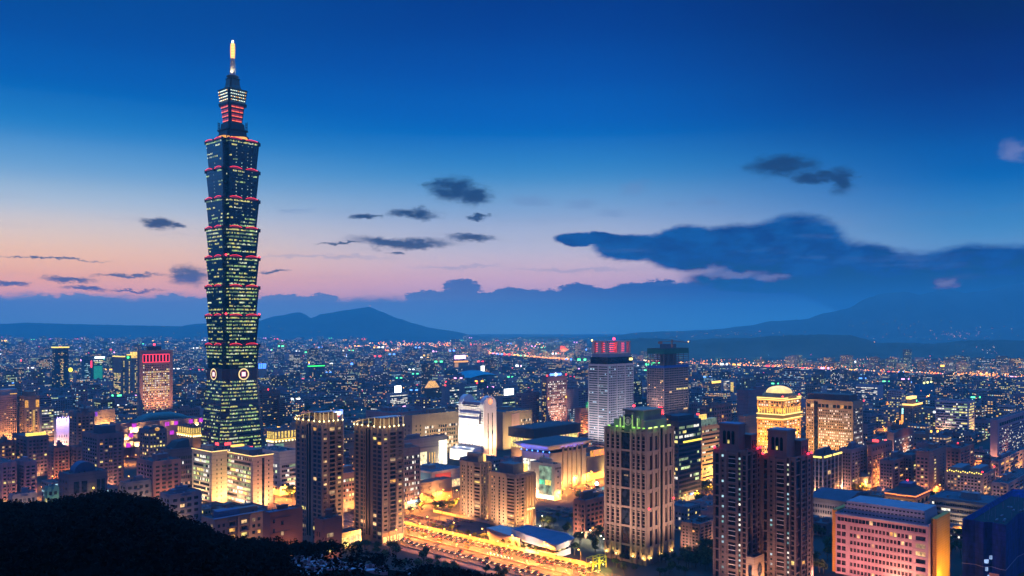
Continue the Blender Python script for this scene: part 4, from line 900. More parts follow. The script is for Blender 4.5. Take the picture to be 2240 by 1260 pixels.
bldg('office_tower', 'plain mauve block with blind flank beside the pink granite tower', site(1128,1142,1180,862,938), (.22,.14,.16), L=[('win',.1,.9,.05,.95,3,14,.5,.5,.1,'warm')], R=[('win',.05,.95,.05,.95,10,14,.3,.4,.06,'warm')])
bldg('office_block', 'grey block with a blank stair wall standing behind the pink granite tower', site(1226,1240,1290,853,930), (.2,.17,.19), R=[('win',.5,.95,.5,.95,6,7,.6,.5,.03,'cool'),('win',.05,.4,.05,.45,5,7,.4,.4,.5,'cool')])
bldg('office_block', 'red-brown block with horizontal window bands and a green rooftop hoarding', site(1258,1266,1296,895,955), (.28,.14,.11), R=[('rib',.15,.97,.05,.88,11,.42,10,.1,'warm')], huts=0, extra=lambda r,s,g: (box_part(r,'green_hoarding',wall((.03,.3,.12)),(s.wR*.5,0,s.h,s.wR*1.0,1,s.h+9)), spot(r,(s.wR*.7,-9,s.h-2),(s.wR*.7,0,s.h+5),9000,(.5,1,.6),110), spot(r,(s.wR*.4,-14,0),(s.wR*.4,0,12),40000,SODIUM,100)))
bldg('office_block', 'office block under a brilliant white billboard, with yellow lit storeys', site(1088,1098,1128,868,918), (.2,.19,.2), R=[('rib',.05,.95,.1,.95,9,.5,12,.6,'grn')], huts=0, extra=lambda r,s,g: box_part(r,'billboard',emit((.95,1,1),4),(s.wR*.2,0,s.h+2,s.wR*.85,1.5,s.h+13)))
bldg('office_block', 'pale offices under a white-blue billboard in mid city', site(846,852,893,862,895), PALE, R=[('rib',.05,.95,.1,.9,8,.5,14,.5,'white')], huts=0, extra=lambda r,s,g: box_part(r,'billboard',emit((.85,.92,1),5),(s.wR*.3,0,s.h+2,s.wR*.62,1.5,s.h+15)))
bldg('office_block', 'twin slab offices with green-lit windows behind the white curved tower', site(966,974,1044,846,892), (.19,.19,.21), R=[('rib',.14,.42,.05,.95,9,.5,9,.7,'cool'),('rib',.6,.98,.05,.95,9,.5,11,.6,'cool')], beacon=2)
bldg('office_tower', 'white block behind the canopy tower carrying a huge blue and white rooftop sign', site(700,712,752,912,1000), PALE, huts=0, R=[('win',.1,.9,.1,.9,9,8,.5,.4,.05,'warm')], extra=lambda r,s,g: (box_part(r,'blue_sign',emit((.12,.3,1),4.5),(s.wR*.0,0,s.h+2,s.wR*.95,1.5,s.h+7)), box_part(r,'white_sign_face',emit((.9,.95,1),5),(s.wR*.12,-.6,s.h+1,s.wR*.82,0,s.h+5)), box_part(r,'red_sign_line',emit((1,.08,.1),3),(s.wR*.25,-.8,s.h-.6,s.wR*.75,-.2,s.h+.8))))
def redcube(r, s, g):
    w, l, h = s.wR, s.wL, s.h
    box_part(r,'setback_storey',glass((.01,.016,.03)),(1.5,1.5,h,w-1.5,l-1.5,h+9)); box_part(r,'crown_base',wall(PALE),(3,3,h+9,w-3,l-3,h+14.5))
    z0, z1 = h+14.5, h+29
    m = wall((.42,.3,.3)); 
    box_part(r,'crown_frame',m,(3,3,z1,w-3,l-3,z1+1.5),(3,3,z0,7,7,z1),(w-7,3,z0,w-3,7,z1),(3,l-7,z0,7,l-3,z1),(w-7,l-7,z0,w-3,l-3,z1),(w*.42,3,z0,w*.58,8,z1),(3,l*.42,z0,8,l*.6,z1))
    for q in (.2,.8): spot(r,(-40,l*q,3),(0,l*q,50),62000,(1,.9,.86),90); spot(r,(w*q,-40,3),(w*q,0,50),62000,(1,.88,.82),90)  # added cool-white spots that brighten both facades
    red = emit((1,.05,.06),2.4)
    for f, W_ in (('R',w),('L',l)):
        for i in range(5):
            b = MB(); fbox(b,f,W_*.2,W_*.8,z0+1.8+2.6*i,z0+2.5+2.6*i,-7.0,0,7.4); b.build('red_louvre',[red],r)
    for q in ((w*.3,l*.2),(w*.7,l*.3),(w*.3,l*.7)): point(r,(q[0],q[1],z0+7),1800,(1,.08,.1),1)
    part(r,'warning_lamp',emit((1,.03,.08),8),lambda b:b.ball((w*.45,l*.3,z1+4),1.8,0,8)); part(r,'corner_lamp',emit((1,.7,.2),6),lambda b:b.ball((3,l-3,z1+2),1.2,0,6))
    box_part(r,'yellow_lamp',emit((1,.8,.2),3),(w*.86,1,h+4,w*.98,1.5,h+7))
bldg('office_tower', 'white-banded office tower crowned by an open frame of glowing red louvres', site(1288,1330,1386,797,985), (.40,.37,.38), L=[('rib',.03,.97,.04,.98,34,.5,22,.06,'teal',(.016,.03,.045)),('fin',0,1,.0,1,3,1.2,.5)], R=[('win',.03,.97,.04,.98,14,34,.74,.52,.04,'teal',(.02,.035,.05)),('fin',.33,.66,0,1,2,1.2,.5)], huts=0, parapet=0, extra=redcube, lines=0)
def unfinished(r, s, g):
    w, l, h = s.wR, s.wL, s.h
    st = wall((.12,.09,.09))
    b = MB()                                        # bare steel frame above the glazed part
    for j in range(9):
        z = h+j*4
        for (x0,y0,x1,y1) in ((0,0,w,.7),(0,l-.7,w,l),(0,0,.7,l),(w-.7,0,w,l)): b.box(x0,y0,z,x1,y1,z+.7)
        if j < 8:
            b.box(1.5,1.5,z,w-1.5,l-1.5,z+.25)
            for i in range(6): b.box(w*i/5-.4,0,z,w*i/5+.4,.8,z+4); b.box(0,l*i/5-.4,z,.8,l*i/5+.4,z+4); b.box(w*i/5-.4,l-.8,z,w*i/5+.4,l,z+4)
    b.build('steel_frame', [st], r)
    b = MB(); b.box(w*.3,l*.3,h,w*.7,l*.7,h+40); b.build('core', [wall((.14,.13,.13))], r)
    box_part(r,'green_netting',wall((.02,.10,.07)),(-.5,-.5,h+23,w,-.3,h+32),(-.5,-.5,h+23,-.3,l,h+32)); box_part(r,'blue_netting',wall((.015,.06,.28)),(-.6,-.6,h-2,w,-.4,h+2.5),(-.6,-.6,h-2,-.4,l,h+2.5))
    box_part(r,'red_hoarding',wall((.5,.03,.05)),(-.6,1,4,-.3,l*.35,21)); spot(r,(-12,l*.2,2),(0,l*.2,12),60000,(1,.3,.25),110)
    for q in (.15,.5,.85): spot(r,(-45,l*q,3),(0,l*q,50),50000,(1,.78,.7),90); spot(r,(w*q,-45,3),(w*q,0,50),36000,(1,.75,.65),90)  # added distant spots that lift the dark facades
    for i in range(9): part(r,'work_lamp',emit((1,.6,.2),3),lambda b:b.ball((-.8,l*g.random(),h*g.random()),.8,0,6))
bldg('unfinished_tower', 'tower under construction with bare steel frame on top, green and blue netting', site(1416,1452,1506,803,916), (.15,.13,.13), L=[('rib',.03,.97,.12,.98,19,.62,14,.03,'warm',(.02,.016,.02)),('fin',0,1,0,1,8,.7,.5)], R=[('rib',.03,.97,.12,.98,19,.62,10,.05,'warm',(.02,.016,.02)),('fin',0,1,0,1,6,.7,.5)], huts=0, parapet=0, extra=unfinished, lines=0, beacon=0)
_q = FOOT[-1]
def crane():
    Y = 1515; p = at(1470, Y); zt = CAMH-(737-HZ)/F*Y
    t = thing('tower_crane', 'hammerhead tower crane rising from the unfinished steel-framed tower', 'crane', (p.x, p.y, 126), radians(20))
    b = MB()
    for (x,y) in ((-1,-1),(1,-1),(1,1),(-1,1)): b.tube((x,y,0),(x,y,zt-126-4),.3,n=4)
    for i in range(int((zt-130)/3)):
        z = i*3; b.tube((-1,-1,z),(1,-1,z+3),.18,n=3); b.tube((1,1,z),(-1,1,z+3),.18,n=3); b.tube((-1,1,z),(-1,-1,z+3),.18,n=3)
    b.build('mast', [wall((.35,.2,.1))], t); zz_ = zt-126-8
    b = MB(); b.tube((0,0,zz_),(34,0,zz_-2),.6,n=4); b.tube((0,0,zz_+2.4),(34,0,zz_-2),.4,n=4); b.tube((0,0,zz_+8),(24,0,zz_+.8),.2,n=3); b.build('jib', [wall((.35,.2,.1))], t)
    b = MB(); b.tube((0,0,zz_),(-26,0,zz_),.6,n=4); b.box(-27,-1.5,zz_-4,-20,1.5,zz_); b.tube((0,0,zz_+8),(-24,0,zz_),.2,n=3); b.build('counter_jib', [wall((.35,.2,.1))], t)
    b = MB(); b.box(-1,-1,zz_-3,1.5,2,zz_); b.build('cab', [wall((.4,.38,.3))], t)
    part(t,'jib_lamp',emit((1,.45,.1),5),lambda b:b.ball((33,0,zz_-.5),1.1,0,6))
crane()
GB = (.19,.145,.125)
def green_crown(r, s, g):
    w, l, h = s.wR, s.wL, s.h
    st = wall((.22,.2,.15)); ge = emit((.4,1,.12),1.2)
    box_part(r,'penthouse',st,(3,3,h,w-3,l-5,h+6),(5,6,h+6,w-5,l*.62,h+12),(3.5,5,h+12,w-4,l*.65,h+13))
    for q in (.08,.2,.33,.52,.62): box_part(r,'crown_pier',st,(-.6,l*q-1,h,.6,l*q+1,h+4+8*(1-abs(q-.38)*2)))
    for (x,y,z) in ((-3,l*.3,h+1),(-3,l*.52,h+1),(-3,l*.72,h+1),(w*.3,-2.5,h+1),(w*.7,-2.5,h+1),(1.6,l*.9,h+1.4),(1.2,l*.12,h+6.4)): point(r,(x,y,z),260,(.35,1,.12),.3)
    for q in (.05,.16,.28,.55,.7,.9):
        part(r,'green_floodlight',ge,lambda b,q=q:b.box(-1.2,l*q-.7,h+1.1,-.3,l*q+.7,h+1.8))
    for q in (.1,.3,.55,.8): part(r,'green_floodlight',emit((.75,1,.25),1.6),lambda b,q=q:b.box(w*q-1.6,-1.2,h+1.1,w*q+1.8,-.4,h+1.9))
    for q in (.2,.33,.52,.62): part(r,'green_pier_glow',emit((.55,1,.25),1.0,.5),lambda b,q=q:b.box(-.8,l*q-.35,h+1,-.65,l*q+.35,h+3.5+7*(1-abs(q-.38)*2)))  # green light on the piers, put in as glowing strips
    b = MB(); c = (-1.4, l*.42, h+5.5); n = 20
    for k in range(n):
        a0, a1 = 2*pi*k/n, 2*pi*(k+1)/n
        b.poly([(c[0],c[1]-2.4*cos(a0),c[2]+2.4*sin(a0)),(c[0],c[1]-2.4*cos(a1),c[2]+2.4*sin(a1)),(c[0],c[1]-3.0*cos(a1),c[2]+3.0*sin(a1)),(c[0],c[1]-3.0*cos(a0),c[2]+3.0*sin(a0))])
    b.box(c[0],c[1]-1.3,c[2]-1.6,c[0]+.3,c[1]+1.3,c[2]+1.6); b.build('round_emblem', [wall((.4,.38,.3))], r)
    box_part(r,'emblem_wall',wall((.03,.035,.04)),(-.8,l*.33,h-2,.2,l*.52,h+10))
    part(r,'warning_lamp',emit((1,.03,.05),6),lambda b:b.ball((w*.3,l*.5,h+15),.9,0,8))
    for (f,a,z) in (('R',.05,.42),('R',.98,.45)): 
        b = MB(); b.ball(facepos(f,w*a,1,h*z),.7,0,6); b.build('warning_lamp',[emit((1,.03,.05),6)],r)
    for q in (.05,.3,.7,.95): spot(r,(-2.5,l*q,1),(0,l*q,9),5000,(1,.62,.15),90); part(r,'base_lamp',emit((1,.75,.25),4),lambda b,q=q:b.ball((-1.5,l*q,5),.55,0,6))
    for q in (.1,.5,.9): spot(r,(w*q,-2.5,1),(w*q,0,9),5000,(1,.62,.15),90); part(r,'base_lamp',emit((1,.75,.25),4),lambda b,q=q:b.ball((w*q,-1.5,5),.55,0,6))
    [spot(r,(w*q,-34,16),(w*q,0,44),50000,(1,.6,.38),95) for q in (.2,.8)]; [spot(r,(-34,l*q,16),(0,l*q,44),44000,(1,.62,.42),95) for q in (.2,.8)]  # added spots, raised clear of the trees, to warm the walls
gw = (.012,.008,.012)
bldg('apartment_tower', 'tall stone-gridded apartment tower with green-lit stepped crown and dark glass centre bay', site(1325,1414,1472,942,1238), GB,
     L=[('pan',.36,.62,.02,1.0,'centre_bay',glass((.008,.010,.018)),.05),('win',.42,.56,.12,.97,1,28,.7,.35,.05,'warm')]+[('win',a,b_,.13,.97,n,6,.62,.9,0,'warm',gw) for a,b_,n in ((.01,.35,3),(.63,.99,3))]+[('fin',0,.36,0,1,4,1.5,.9),('fin',.62,1,0,1,4,1.5,.9),('slab',0,1,.13,.98,6,1.3,.7),('slab',0,.36,.13,.98,30,.45,.35),('slab',.63,1,.13,.98,30,.45,.35),('win',.04,.34,.03,.10,3,2,.3,.5,.2,'warm'),('win',.66,.96,.03,.10,3,2,.3,.5,.2,'warm')],
     R=[('win',.06,.26,.13,.97,1,6,.35,.8,0,'warm',gw),('win',.26,.46,.13,.97,1,6,.35,.8,0,'warm',gw),('pan',.47,.60,0,1.0,'light_well',glass((.004,.005,.006)),.02),('win',.66,.8,.13,.97,1,6,.4,.8,0,'warm',gw),('win',.82,.98,.13,.97,1,6,.4,.8,.02,'warm',gw),('fin',0,.46,0,1,3,2.0,.6),('fin',.62,1,0,1,3,2.0,.6),('slab',0,.46,.13,.98,6,1.3,.5),('slab',.62,1,.13,.98,6,1.3,.5)], huts=0, extra=green_crown, lines=0)
def dark_ex(r, s, g):
    w, l, h = s.wR, s.wL, s.h
    box_part(r,'amber_canopy',emit((1,.42,.06),1.3,.5,.2),(-10,l*.4,h+2,0,l*.8,h+2.8)); box_part(r,'roof_plant',wall((.04,.045,.06)),(w*.2,l*.2,h,w*.9,l*.7,h+5))
    b = MB()
    for i in range(9): y = l*(.2+.2*i); b.tube((-4,y,h),(-4,y,h+7),.3,n=4); b.tube((-4,y,h+7),(-4,y+l*.2,h),.2,n=4)
    b.tube((-4,l*.2,h+7),(-4,l*2,h+7),.4,n=4); b.build('roof_truss', [DARKM], r)
    box_part(r,'yellow_line_lamp',emit((1,.75,.08),2),(w*.2,-.8,h*.74,w*1.0,-.2,h*.76))
    for q in (.3,.6,.9): spot(r,(w*q,-12,0),(w*q,0,6),16000,SODIUM,120)
    box_part(r,'shopfront',emit((1,.6,.25),1.2,.7,.4),(1,-.5,.5,w*.8,0,5)); box_part(r,'blue_sign',emit((.1,.3,1),4),(w*.5,-1,5.2,w*.75,-.6,6.4))
bldg('office_tower', 'dark glass office tower with green-white lit storeys behind the green-crowned tower', site(1430,1484,1534,925,1102), (.045,.042,.055), L=[('rib',.03,.97,.06,.96,16,.55,10,.22,'grn')], R=[('rib',.03,.97,.06,.96,16,.55,12,.42,'grn')], huts=0, extra=dark_ex, lines=0)
bldg('office_block', 'warm beige office slab with ribbon windows and a lit rooftop pavilion', site(1514,1535,1580,935,1065), (.36,.24,.13), R=[('rib',.03,.97,.04,.96,13,.42,12,.45,'grn')], L=[('rib',.1,.9,.04,.96,13,.42,5,.3,'grn')], huts=0, extra=lambda r,s,g: (box_part(r,'glass_storey',emit((.5,.7,.5),.3,.6),(3,3,s.h,s.wR*.85,s.wL*.8,s.h+7)), box_part(r,'lit_pavilion',emit((1,.62,.12),1.6,.4),(4,4,s.h+7,s.wR*.4,s.wL*.5,s.h+12)), [spot(r,(s.wR*q,-20,0),(s.wR*q,0,20),70000,(1,.55,.15),90) for q in (.2,.6)], spot(r,(-16,s.wL*.5,0),(0,s.wL*.5,16),26000,SODIUM,90)))
bldg('office_block', 'brown framed office block behind the beige ribbon-window slab', site(1530,1545,1600,890,960), (.2,.12,.10), R=[('win',.03,.97,.05,.95,10,7,.7,.6,.06,'warm'),('fin',0,1,0,1.06,8,.6,.4)], L=[('win',.1,.9,.05,.95,4,7,.7,.6,.04,'warm')])
def gold_tower(r, s, g):
    w, l, h = s.wR, s.wL, s.h
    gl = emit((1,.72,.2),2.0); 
    b = MB(); n = 20; c = (w*.5,l*.5)
    b.cyl(c,w*.43,w*.41,h+.3,h+3.4,8); b.cyl(c,w*.37,w*.35,h+3.4,h+6,24); b.build('dome_drum', [wall((.5,.33,.13))], r)
    b = MB(); rings = []
    for i in range(8): a = pi/2*i/7; rings.append([(c[0]+w*.30*cos(a)*cos(2*pi*k/24), c[1]+w*.30*cos(a)*sin(2*pi*k/24), h+6+8.5*sin(a)) for k in range(24)])
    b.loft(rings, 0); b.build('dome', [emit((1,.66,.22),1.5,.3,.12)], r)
    for f, W_ in (('R',w),('L',l)):
        for z, d in ((1.0,.8),(.97,.4),(.72,2.2),(.64,2.2)):
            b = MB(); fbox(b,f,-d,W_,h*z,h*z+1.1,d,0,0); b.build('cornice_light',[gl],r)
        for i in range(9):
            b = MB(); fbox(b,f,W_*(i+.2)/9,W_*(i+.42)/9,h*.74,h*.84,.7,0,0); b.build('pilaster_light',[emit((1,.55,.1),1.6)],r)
    for q in (.1,.5,.9):
        part(r,'corner_lamp',emit((1,.06,.05),5),lambda b,q=q:b.ball((w*q if q != .1 else 0,0,h+3),1.1,0,6))
        spot(r,(w*q,-22,1),(w*q,0,34),60000,(1,.42,.05),80); spot(r,(-22,l*q,1),(0,l*q,34),75000,(1,.42,.05),80)
        spot(r,(w*q,-4.5,h*.72),(w*q,0,h*.9),9000,(1,.48,.06),100); spot(r,(-4.5,l*q,h*.72),(0,l*q,h*.9),9000,(1,.48,.06),100)
    for q in (.2,.8): spot(r,(-5,l*q,h*.3),(0,l*q,h*.55),9000,(1,.42,.05),100); spot(r,(w*q,-5,h*.3),(w*q,0,h*.55),9000,(1,.42,.05),100)
bldg('office_tower', 'brilliant gold floodlit tower with ringed cornices and a glowing dome', site(1656,1712,1752,873,1000), (.46,.29,.10), L=[('win',.04,.96,.04,.62,11,13,.55,.5,.7,'gold'),('win',.06,.94,.86,.96,9,2,.6,.6,.9,'gold')], R=[('win',.06,.94,.04,.62,6,13,.55,.5,.55,'gold'),('win',.1,.9,.86,.96,5,2,.6,.6,.8,'gold')], huts=0, parapet=2, extra=gold_tower, lines=0)
bldg('office_tower', 'wide tan slab tower with a punched window grid and one dark vertical strip', site(1763,1866,1888,880,1012), (.36,.25,.13), L=[('win',.03,.72,.04,.86,18,18,.55,.52,.55,'white',(.03,.014,.006)),('win',.84,.98,.04,.86,4,18,.55,.52,.3,'white',(.03,.014,.006)),('pan',.74,.82,.0,.98,'glass_strip',glass((.012,.014,.018)),.2),('win',.03,.98,.88,.95,12,1,.8,.8,.15,'warm')], R=[('win',.1,.9,.04,.9,6,18,.5,.5,.3,'white')], huts=0, beacon=1,
     extra=lambda r,s,g: (box_part(r,'roof_storey',wall((.12,.08,.07)),(3,6,s.h,s.wR-3,s.wL*.98,s.h+8)), [spot(r,(-30,s.wL*q,0),(0,s.wL*q,36),42000,(1,.55,.14),95) for q in (.1,.4,.7,1.0)]), lines=0)
BT = (.17,.115,.10)
def brick_crown(r, s, g):
    w, l, h = s.wR, s.wL, s.h
    m = wall(BT); 
    b = MB(); b.box(1,l*.28,h-2,w*.55,l*.86,h+15.5); b.box(.4,l*.26,h+15.5,w*.58,l*.88,h+16.5); b.box(w*.55,l*.1,h-2,w*.98,l*.6,h+9); b.box(w*.5,l*.08,h+9,w*1.0,l*.62,h+9.8)
    cr = b.build('crown', [m], r)
    for q in (.44,.57,.70):
        b = MB(); n = 8; y0, y1 = l*(q-.045), l*(q+.045); yc = (y0+y1)/2; rr = (y1-y0)/2
        pts = [(.8,y1,h+4),(.8,y0,h+4),(.8,y0,h+11)]+[(.8,yc-rr*cos(pi*k/n),h+11+rr*1.3*sin(pi*k/n)) for k in range(1,n)]+[(.8,y1,h+11)]
        b.poly(pts[::-1]); b.poly(pts); b.build('arched_window', [glass((.006,.006,.012))], cr)
    b = MB(); b.box(.65,l*.545,h+4.4,.75,l*.6,h+6.6); b.build('lit_window', [lit('yel')], cr)
    for q in (.62,.75,.88): b = MB(); b.box(w*q,l*.1-.15,h+1,w*q+1.2,l*.1,h+6); b.build('arched_window', [glass((.006,.006,.012))], cr)
    for (x,y) in ((-.4,l*.98),(w*.72,-.5),(w*.98,0)):
        part(r,'warning_lamp',emit((1,.02,.05),6),lambda b:b.ball((x,y,h+1.4),.75,0,8)); point(r,(x-.8,y-1.2,h+1.6),110,(1,.03,.05),.3)
    box_part(r,'roof_rim',wall((.12,.16,.24)),(1,l*.28,h+16.5,w*.55,l*.86,h+16.9))
    spot(r,(w*1.2,-24,2),(w*.6,0,26),20000,(1,.55,.32),110); spot(r,(-26,l*.5,2),(0,l*.5,34),16000,(1,.62,.5),110)  # added spots giving both brick faces a warm glow
def brick_tower(label, s, seed):
    nf = 26; dk = (.012,.007,.010)
    L = [('win',.02,.14,.0,.98,1,nf,.7,.7,.02,'warm',dk),('pan',.17,.25,0,1,'stair_slot',wall((.05,.03,.03)),.05),('win',.17,.25,.0,.97,1,nf,.85,.42,.95,'cool'),('win',.32,.58,.02,.98,1,9,.8,.8,.05,'warm',dk),('slab',.34,.56,.02,.98,27,.4,.3,2),('win',.68,.78,.0,.98,1,nf,.6,.42,.22,'teal',(.02,.022,.026)),('win',.84,.97,.02,.98,1,12,.7,.85,.02,'warm',dk),
         ('fin',.0,.16,0,1,2,.9,.6),('fin',.28,.62,0,1,2,1.2,.8),('fin',.81,1,0,1,2,1.0,.6),('slab',.3,.6,.02,.98,9,1.1,.6),('slab',.82,1,.02,.98,12,.7,.5)]
    R = [('pan',.03,.24,.0,1,'glass_strip',glass((.006,.006,.014)),.06),('slab',.02,.25,.02,.98,9,.7,.35),('win',.36,.58,.02,.98,1,nf,.75,.6,.04,'warm',dk),('win',.74,.92,.02,.98,1,nf,.7,.5,.03,'warm',dk),('fin',.28,.64,0,1,2,1.4,1.0),('fin',.7,1,0,1,2,1.2,.6),('slab',.3,.62,.02,.98,nf,.5,.8)]
    return bldg('apartment_tower', label, s, BT, L=L, R=R, seed=seed, extra=brick_crown, huts=0, lines=1.6, group='twin brown brick towers')
brick_tower('brown brick apartment tower nearer the dark glass offices, with cyan stair lights', site(1562,1634,1664,990,1290), 51)
brick_tower('brown brick apartment tower standing before the gold dome tower, with cyan stair lights', site(1668,1740,1776,1004,1292), 57)
bldg('gatehouse', 'low stone gatehouse with an arched round window joining the brick towers', site(1632,1650,1672,1224,1296), (.26,.18,.13), huts=0, L=[('pan',.3,.7,.05,.8,'arched_window',glass(),.3)], extra=lambda r,s,g: part(r,'arched_window',glass((.03,.03,.04)),lambda b:b.poly([(s.wR*.5+3*cos(2*pi*k/18),-.3,s.h*.62+4*sin(2*pi*k/18)) for k in range(18)])))
bldg('apartment_tower', 'dark gridded apartment block with bright yellow light bars under its eaves', site(1775,1800,1842,1000,1090), (.10,.085,.10), R=[('win',.05,.95,.03,.9,5,7,.7,.7,.06,'warm'),('fin',0,1,0,1,6,.8,.5,2)], L=[('win',.05,.95,.03,.9,3,7,.7,.7,.05,'warm'),('fin',0,1,0,1,4,.8,.5,2)], extra=lambda r,s,g: ([box_part(r,'eave_light',emit((1,.72,.14),2.6),(s.wR*a,-1,s.h-1,s.wR*b_,-.3,s.h+.4)) for a,b_ in ((.05,.4),(.5,.95))]+[box_part(r,'eave_light',emit((1,.72,.14),2.6),(-1,s.wL*.1,s.h-1,-.3,s.wL*.9,s.h+.4)), box_part(r,'top_storey',wall((.10,.085,.1)),(4,6,s.h,s.wR*.7,s.wL*.8,s.h+6))]))
def pinkh(r, s, g):
    w, l, h = s.wR, s.wL, s.h
    blue = wall((.20,.22,.27),.6); yel = wall((.48,.25,.03),.7,.12,.3,0,1.5)
    b = MB(); b.loft([[(1,2,h),(w-2,2,h),(w-2,l-4,h),(1,l-4,h)],[(3,3,h+8.6),(w-3,3,h+8.6),(w-3,l-6,h+8.6),(3,l-6,h+8.6)]]); b.build('penthouse', [blue], r)
    for j in range(3):
        for i in range(22):
            y = l*(.06+.04*i); o = bpy.data.objects.new('window', unit_box(glass())); COL.objects.link(o); o.parent = r; o.location = (1.5+.55*j, y, h+1.5+2.5*j); o.scale = (.3, 1.3, 1.2)
    box_part(r,'yellow_end_wall',yel,(2,l,-1,w*.8,l+3,h+2)); box_part(r,'yellow_end_wall',yel,(w*.2,-3.2,-1,w+4,-.05,h+4)); 
    box_part(r,'roof_ledge',wall((.2,.25,.33)),(-1.2,-.6,h-.1,1,l,h+.5))
    [spot(r,(-34,l*q,4),(0,l*q,14),22000,(1,.42,.32),110) for q in (.1,.4,.7,1.0)]; spot(r,(w*.6,-24,4),(w*.6,0,14),30000,(1,.55,.15),110)
bldg('hospital', 'long pink block with ranks of square windows, yellow end walls and a blue penthouse', site(1828,2030,2062,1152,1292), (.36,.23,.25), L=[('win',.16,.84,.02,.86,17,7,.66,.5,.07,'warm',(.025,.015,.02)),('win',.88,.99,.02,.86,2,7,.8,.6,.0,'warm',(.025,.015,.02)),('win',.02,.13,.02,.86,1,7,.9,.55,.95,'warm'),('win',.02,.98,.88,.97,24,1,.85,.7,.04,'warm'),('fin',.16,.84,0,.86,18,.5,.35),('slab',0,1,.02,.86,7,.8,.3)], R=[], huts=0, extra=pinkh, lines=0)
def netted(r, s, g):
    w, l, h = s.wR, s.wL, s.h
    net = wall((.008,.022,.17),.9,.6,.35,0,3.2); b = MB(); P = []
    pl = [(0,l*1.0),(2,l*.72),(-1,l*.5),(3,l*.34),(0,l*.12),(0,0),(w*.3,2),(w*.5,-2),(w*.75,1),(w,0),(w,l),(w*.4,l)]
    b.loft([[(p[0],p[1],-1) for p in pl],[(p[0],p[1],h) for p in pl]],0,False)
    pi_ = [(p[0]*.8+w*.08,p[1]*.85+l*.08) for p in pl]
    b.loft([[(p[0],p[1],h) for p in pl],[(p[0],p[1],h-3) for p in pi_]],0,False); b.poly([(p[0],p[1],h-3) for p in pi_][::-1],1)
    for i in range(len(pl)): p, q = pl[i], pl[(i+1)%len(pl)]; b.tube((p[0],p[1],h*.30),(q[0],q[1],h*.30),.22,n=4,m=2)
    b.build('blue_netting', [net, wall((.012,.013,.022),.9), wall((.2,.22,.3))], r)
    b = MB()
    for i in range(16): x, y = g.uniform(.15,.8)*w, g.uniform(.15,.8)*l; b.tube((x,y,h-3),(x,y,h+g.uniform(.5,2.5)),.15,n=4)
    for i in range(10): x, y = g.uniform(.15,.6)*w, g.uniform(.15,.6)*l; b.box(x,y,h-3,x+g.uniform(2,6),y+1,h-2.2)
    b.build('rebar', [wall((.15,.16,.2))], r)
    for (y, z, d) in ((.33,.42,1.4),(.40,.36,2),(.41,.24,1.2),(.36,.12,1.2)): box_part(r,'work_lamp',emit((.4,.6,1),.9,.5),(-.6 if y > .35 else 1.6,l*y,h*z,3.2,l*y+d,h*z+2.2))
    for nm, x0, y0, z0 in (('banner',-3,l*.16,h*.02),):
        sg = thing('banner', 'pale peach banner with dark characters fixed to the blue netted site', 'banner', s.P, s.yaw)
        box_part(sg,'banner_cloth',wall((.5,.3,.2)),(-3.2,l*.12,h*.0,-3,l*.34,h*.24)); b = MB()
        for i in range(3):
            y = l*(.14+.065*i); z = h*.06
            for (a,c,q,e) in ((0,0,1.9,.3),(0,1.6,1.9,1.9),(.8,0,1.1,1.9),(0,.8,1.9,1.1),(1.6,0,1.9,.8)): b.box(-3.3,y+a*1.1,z+c*1.3,-3.21,y+q*1.1,z+e*1.3)
        b.build('character', [wall((.06,.03,.03))], sg)
bldg('construction_site', 'rising building wrapped in dark blue netting with rebar on its open top', site(2105,2200,2300,1148,1290), (.01,.03,.2), huts=0, parapet=0, extra=netted, body=False)
# ---- right side residential
def apt(label, s, col, nR=4, nL=4, nf=12, pr=.26, ex=None, name='apartment_block', pal='warm', group=None, **k):
    R = [('win',.05,.95,.04,.94,nR,nf,.58,.48,pr,pal),('slab',.35,.65,.04,.94,nf,.5,.7),('fin',0,1,0,1,3,.7,.4)]
    L = [('win',.05,.95,.04,.94,nL,nf,.55,.48,pr*.7,pal),('slab',.1,.4,.04,.94,nf,.5,.7),('fin',0,1,0,1,3,.7,.4)]
    return bldg(name, label, s, col, R=R, L=L, extra=ex, group=group, lines=0, **k)
def amber_flood(*qs):
    return lambda r,s,g: [spot(r,(s.wR*q,-14,0),(s.wR*q,0,12),30000,SODIUM,120) for q in qs]
apt('mauve apartment block with arcaded top storey behind the eave-lit block', site(1836,1862,1896,985,1075), MAUVE, 5, 4, 11, .08)
bldg('apartment_block', 'rose brick apartment block with an arched top storey and rows of warm windows', site(1898,1907,1952,978,1068), (.26,.13,.11), R=[('win',.06,.94,.05,.8,9,11,.5,.5,.45,'warm')], L=[('win',.1,.9,.05,.8,2,11,.5,.5,.1,'warm')], huts=0, extra=lambda r,s,g: ([part(r,'arch',glass(),lambda b,i=i:b.poly([(s.wR*(.08+.12*i)+1.4*cos(pi*k/8),-.3,s.h*.9+2.4*sin(pi*k/8)) for k in range(9)][::-1])) for i in range(8)], spot(r,(s.wR*.3,-16,0),(s.wR*.3,0,6),50000,SODIUM,120)))
bldg('pavilion', 'small round garden pavilion with amber-lit ground floor before the rose brick block', site(1886,1896,1916,1013,1070), (.2,.16,.1), huts=0, body=False, extra=lambda r,s,g: (part(r,'drum',[wall((.2,.17,.12)),emit((1,.6,.12),1.2,.5)],lambda b:(b.cyl((6,6),6,6,4,12,16,0),b.cyl((6,6),7.2,7.2,0,4,16,1),b.cyl((6,6),7.6,1,12,15,16,0)))))
apt('mauve apartment block with a tall stair hut, first behind the orange-eaved villa block', site(1925,1953,2000,1010,1088), (.19,.13,.14), 4, 4, 10, .14)
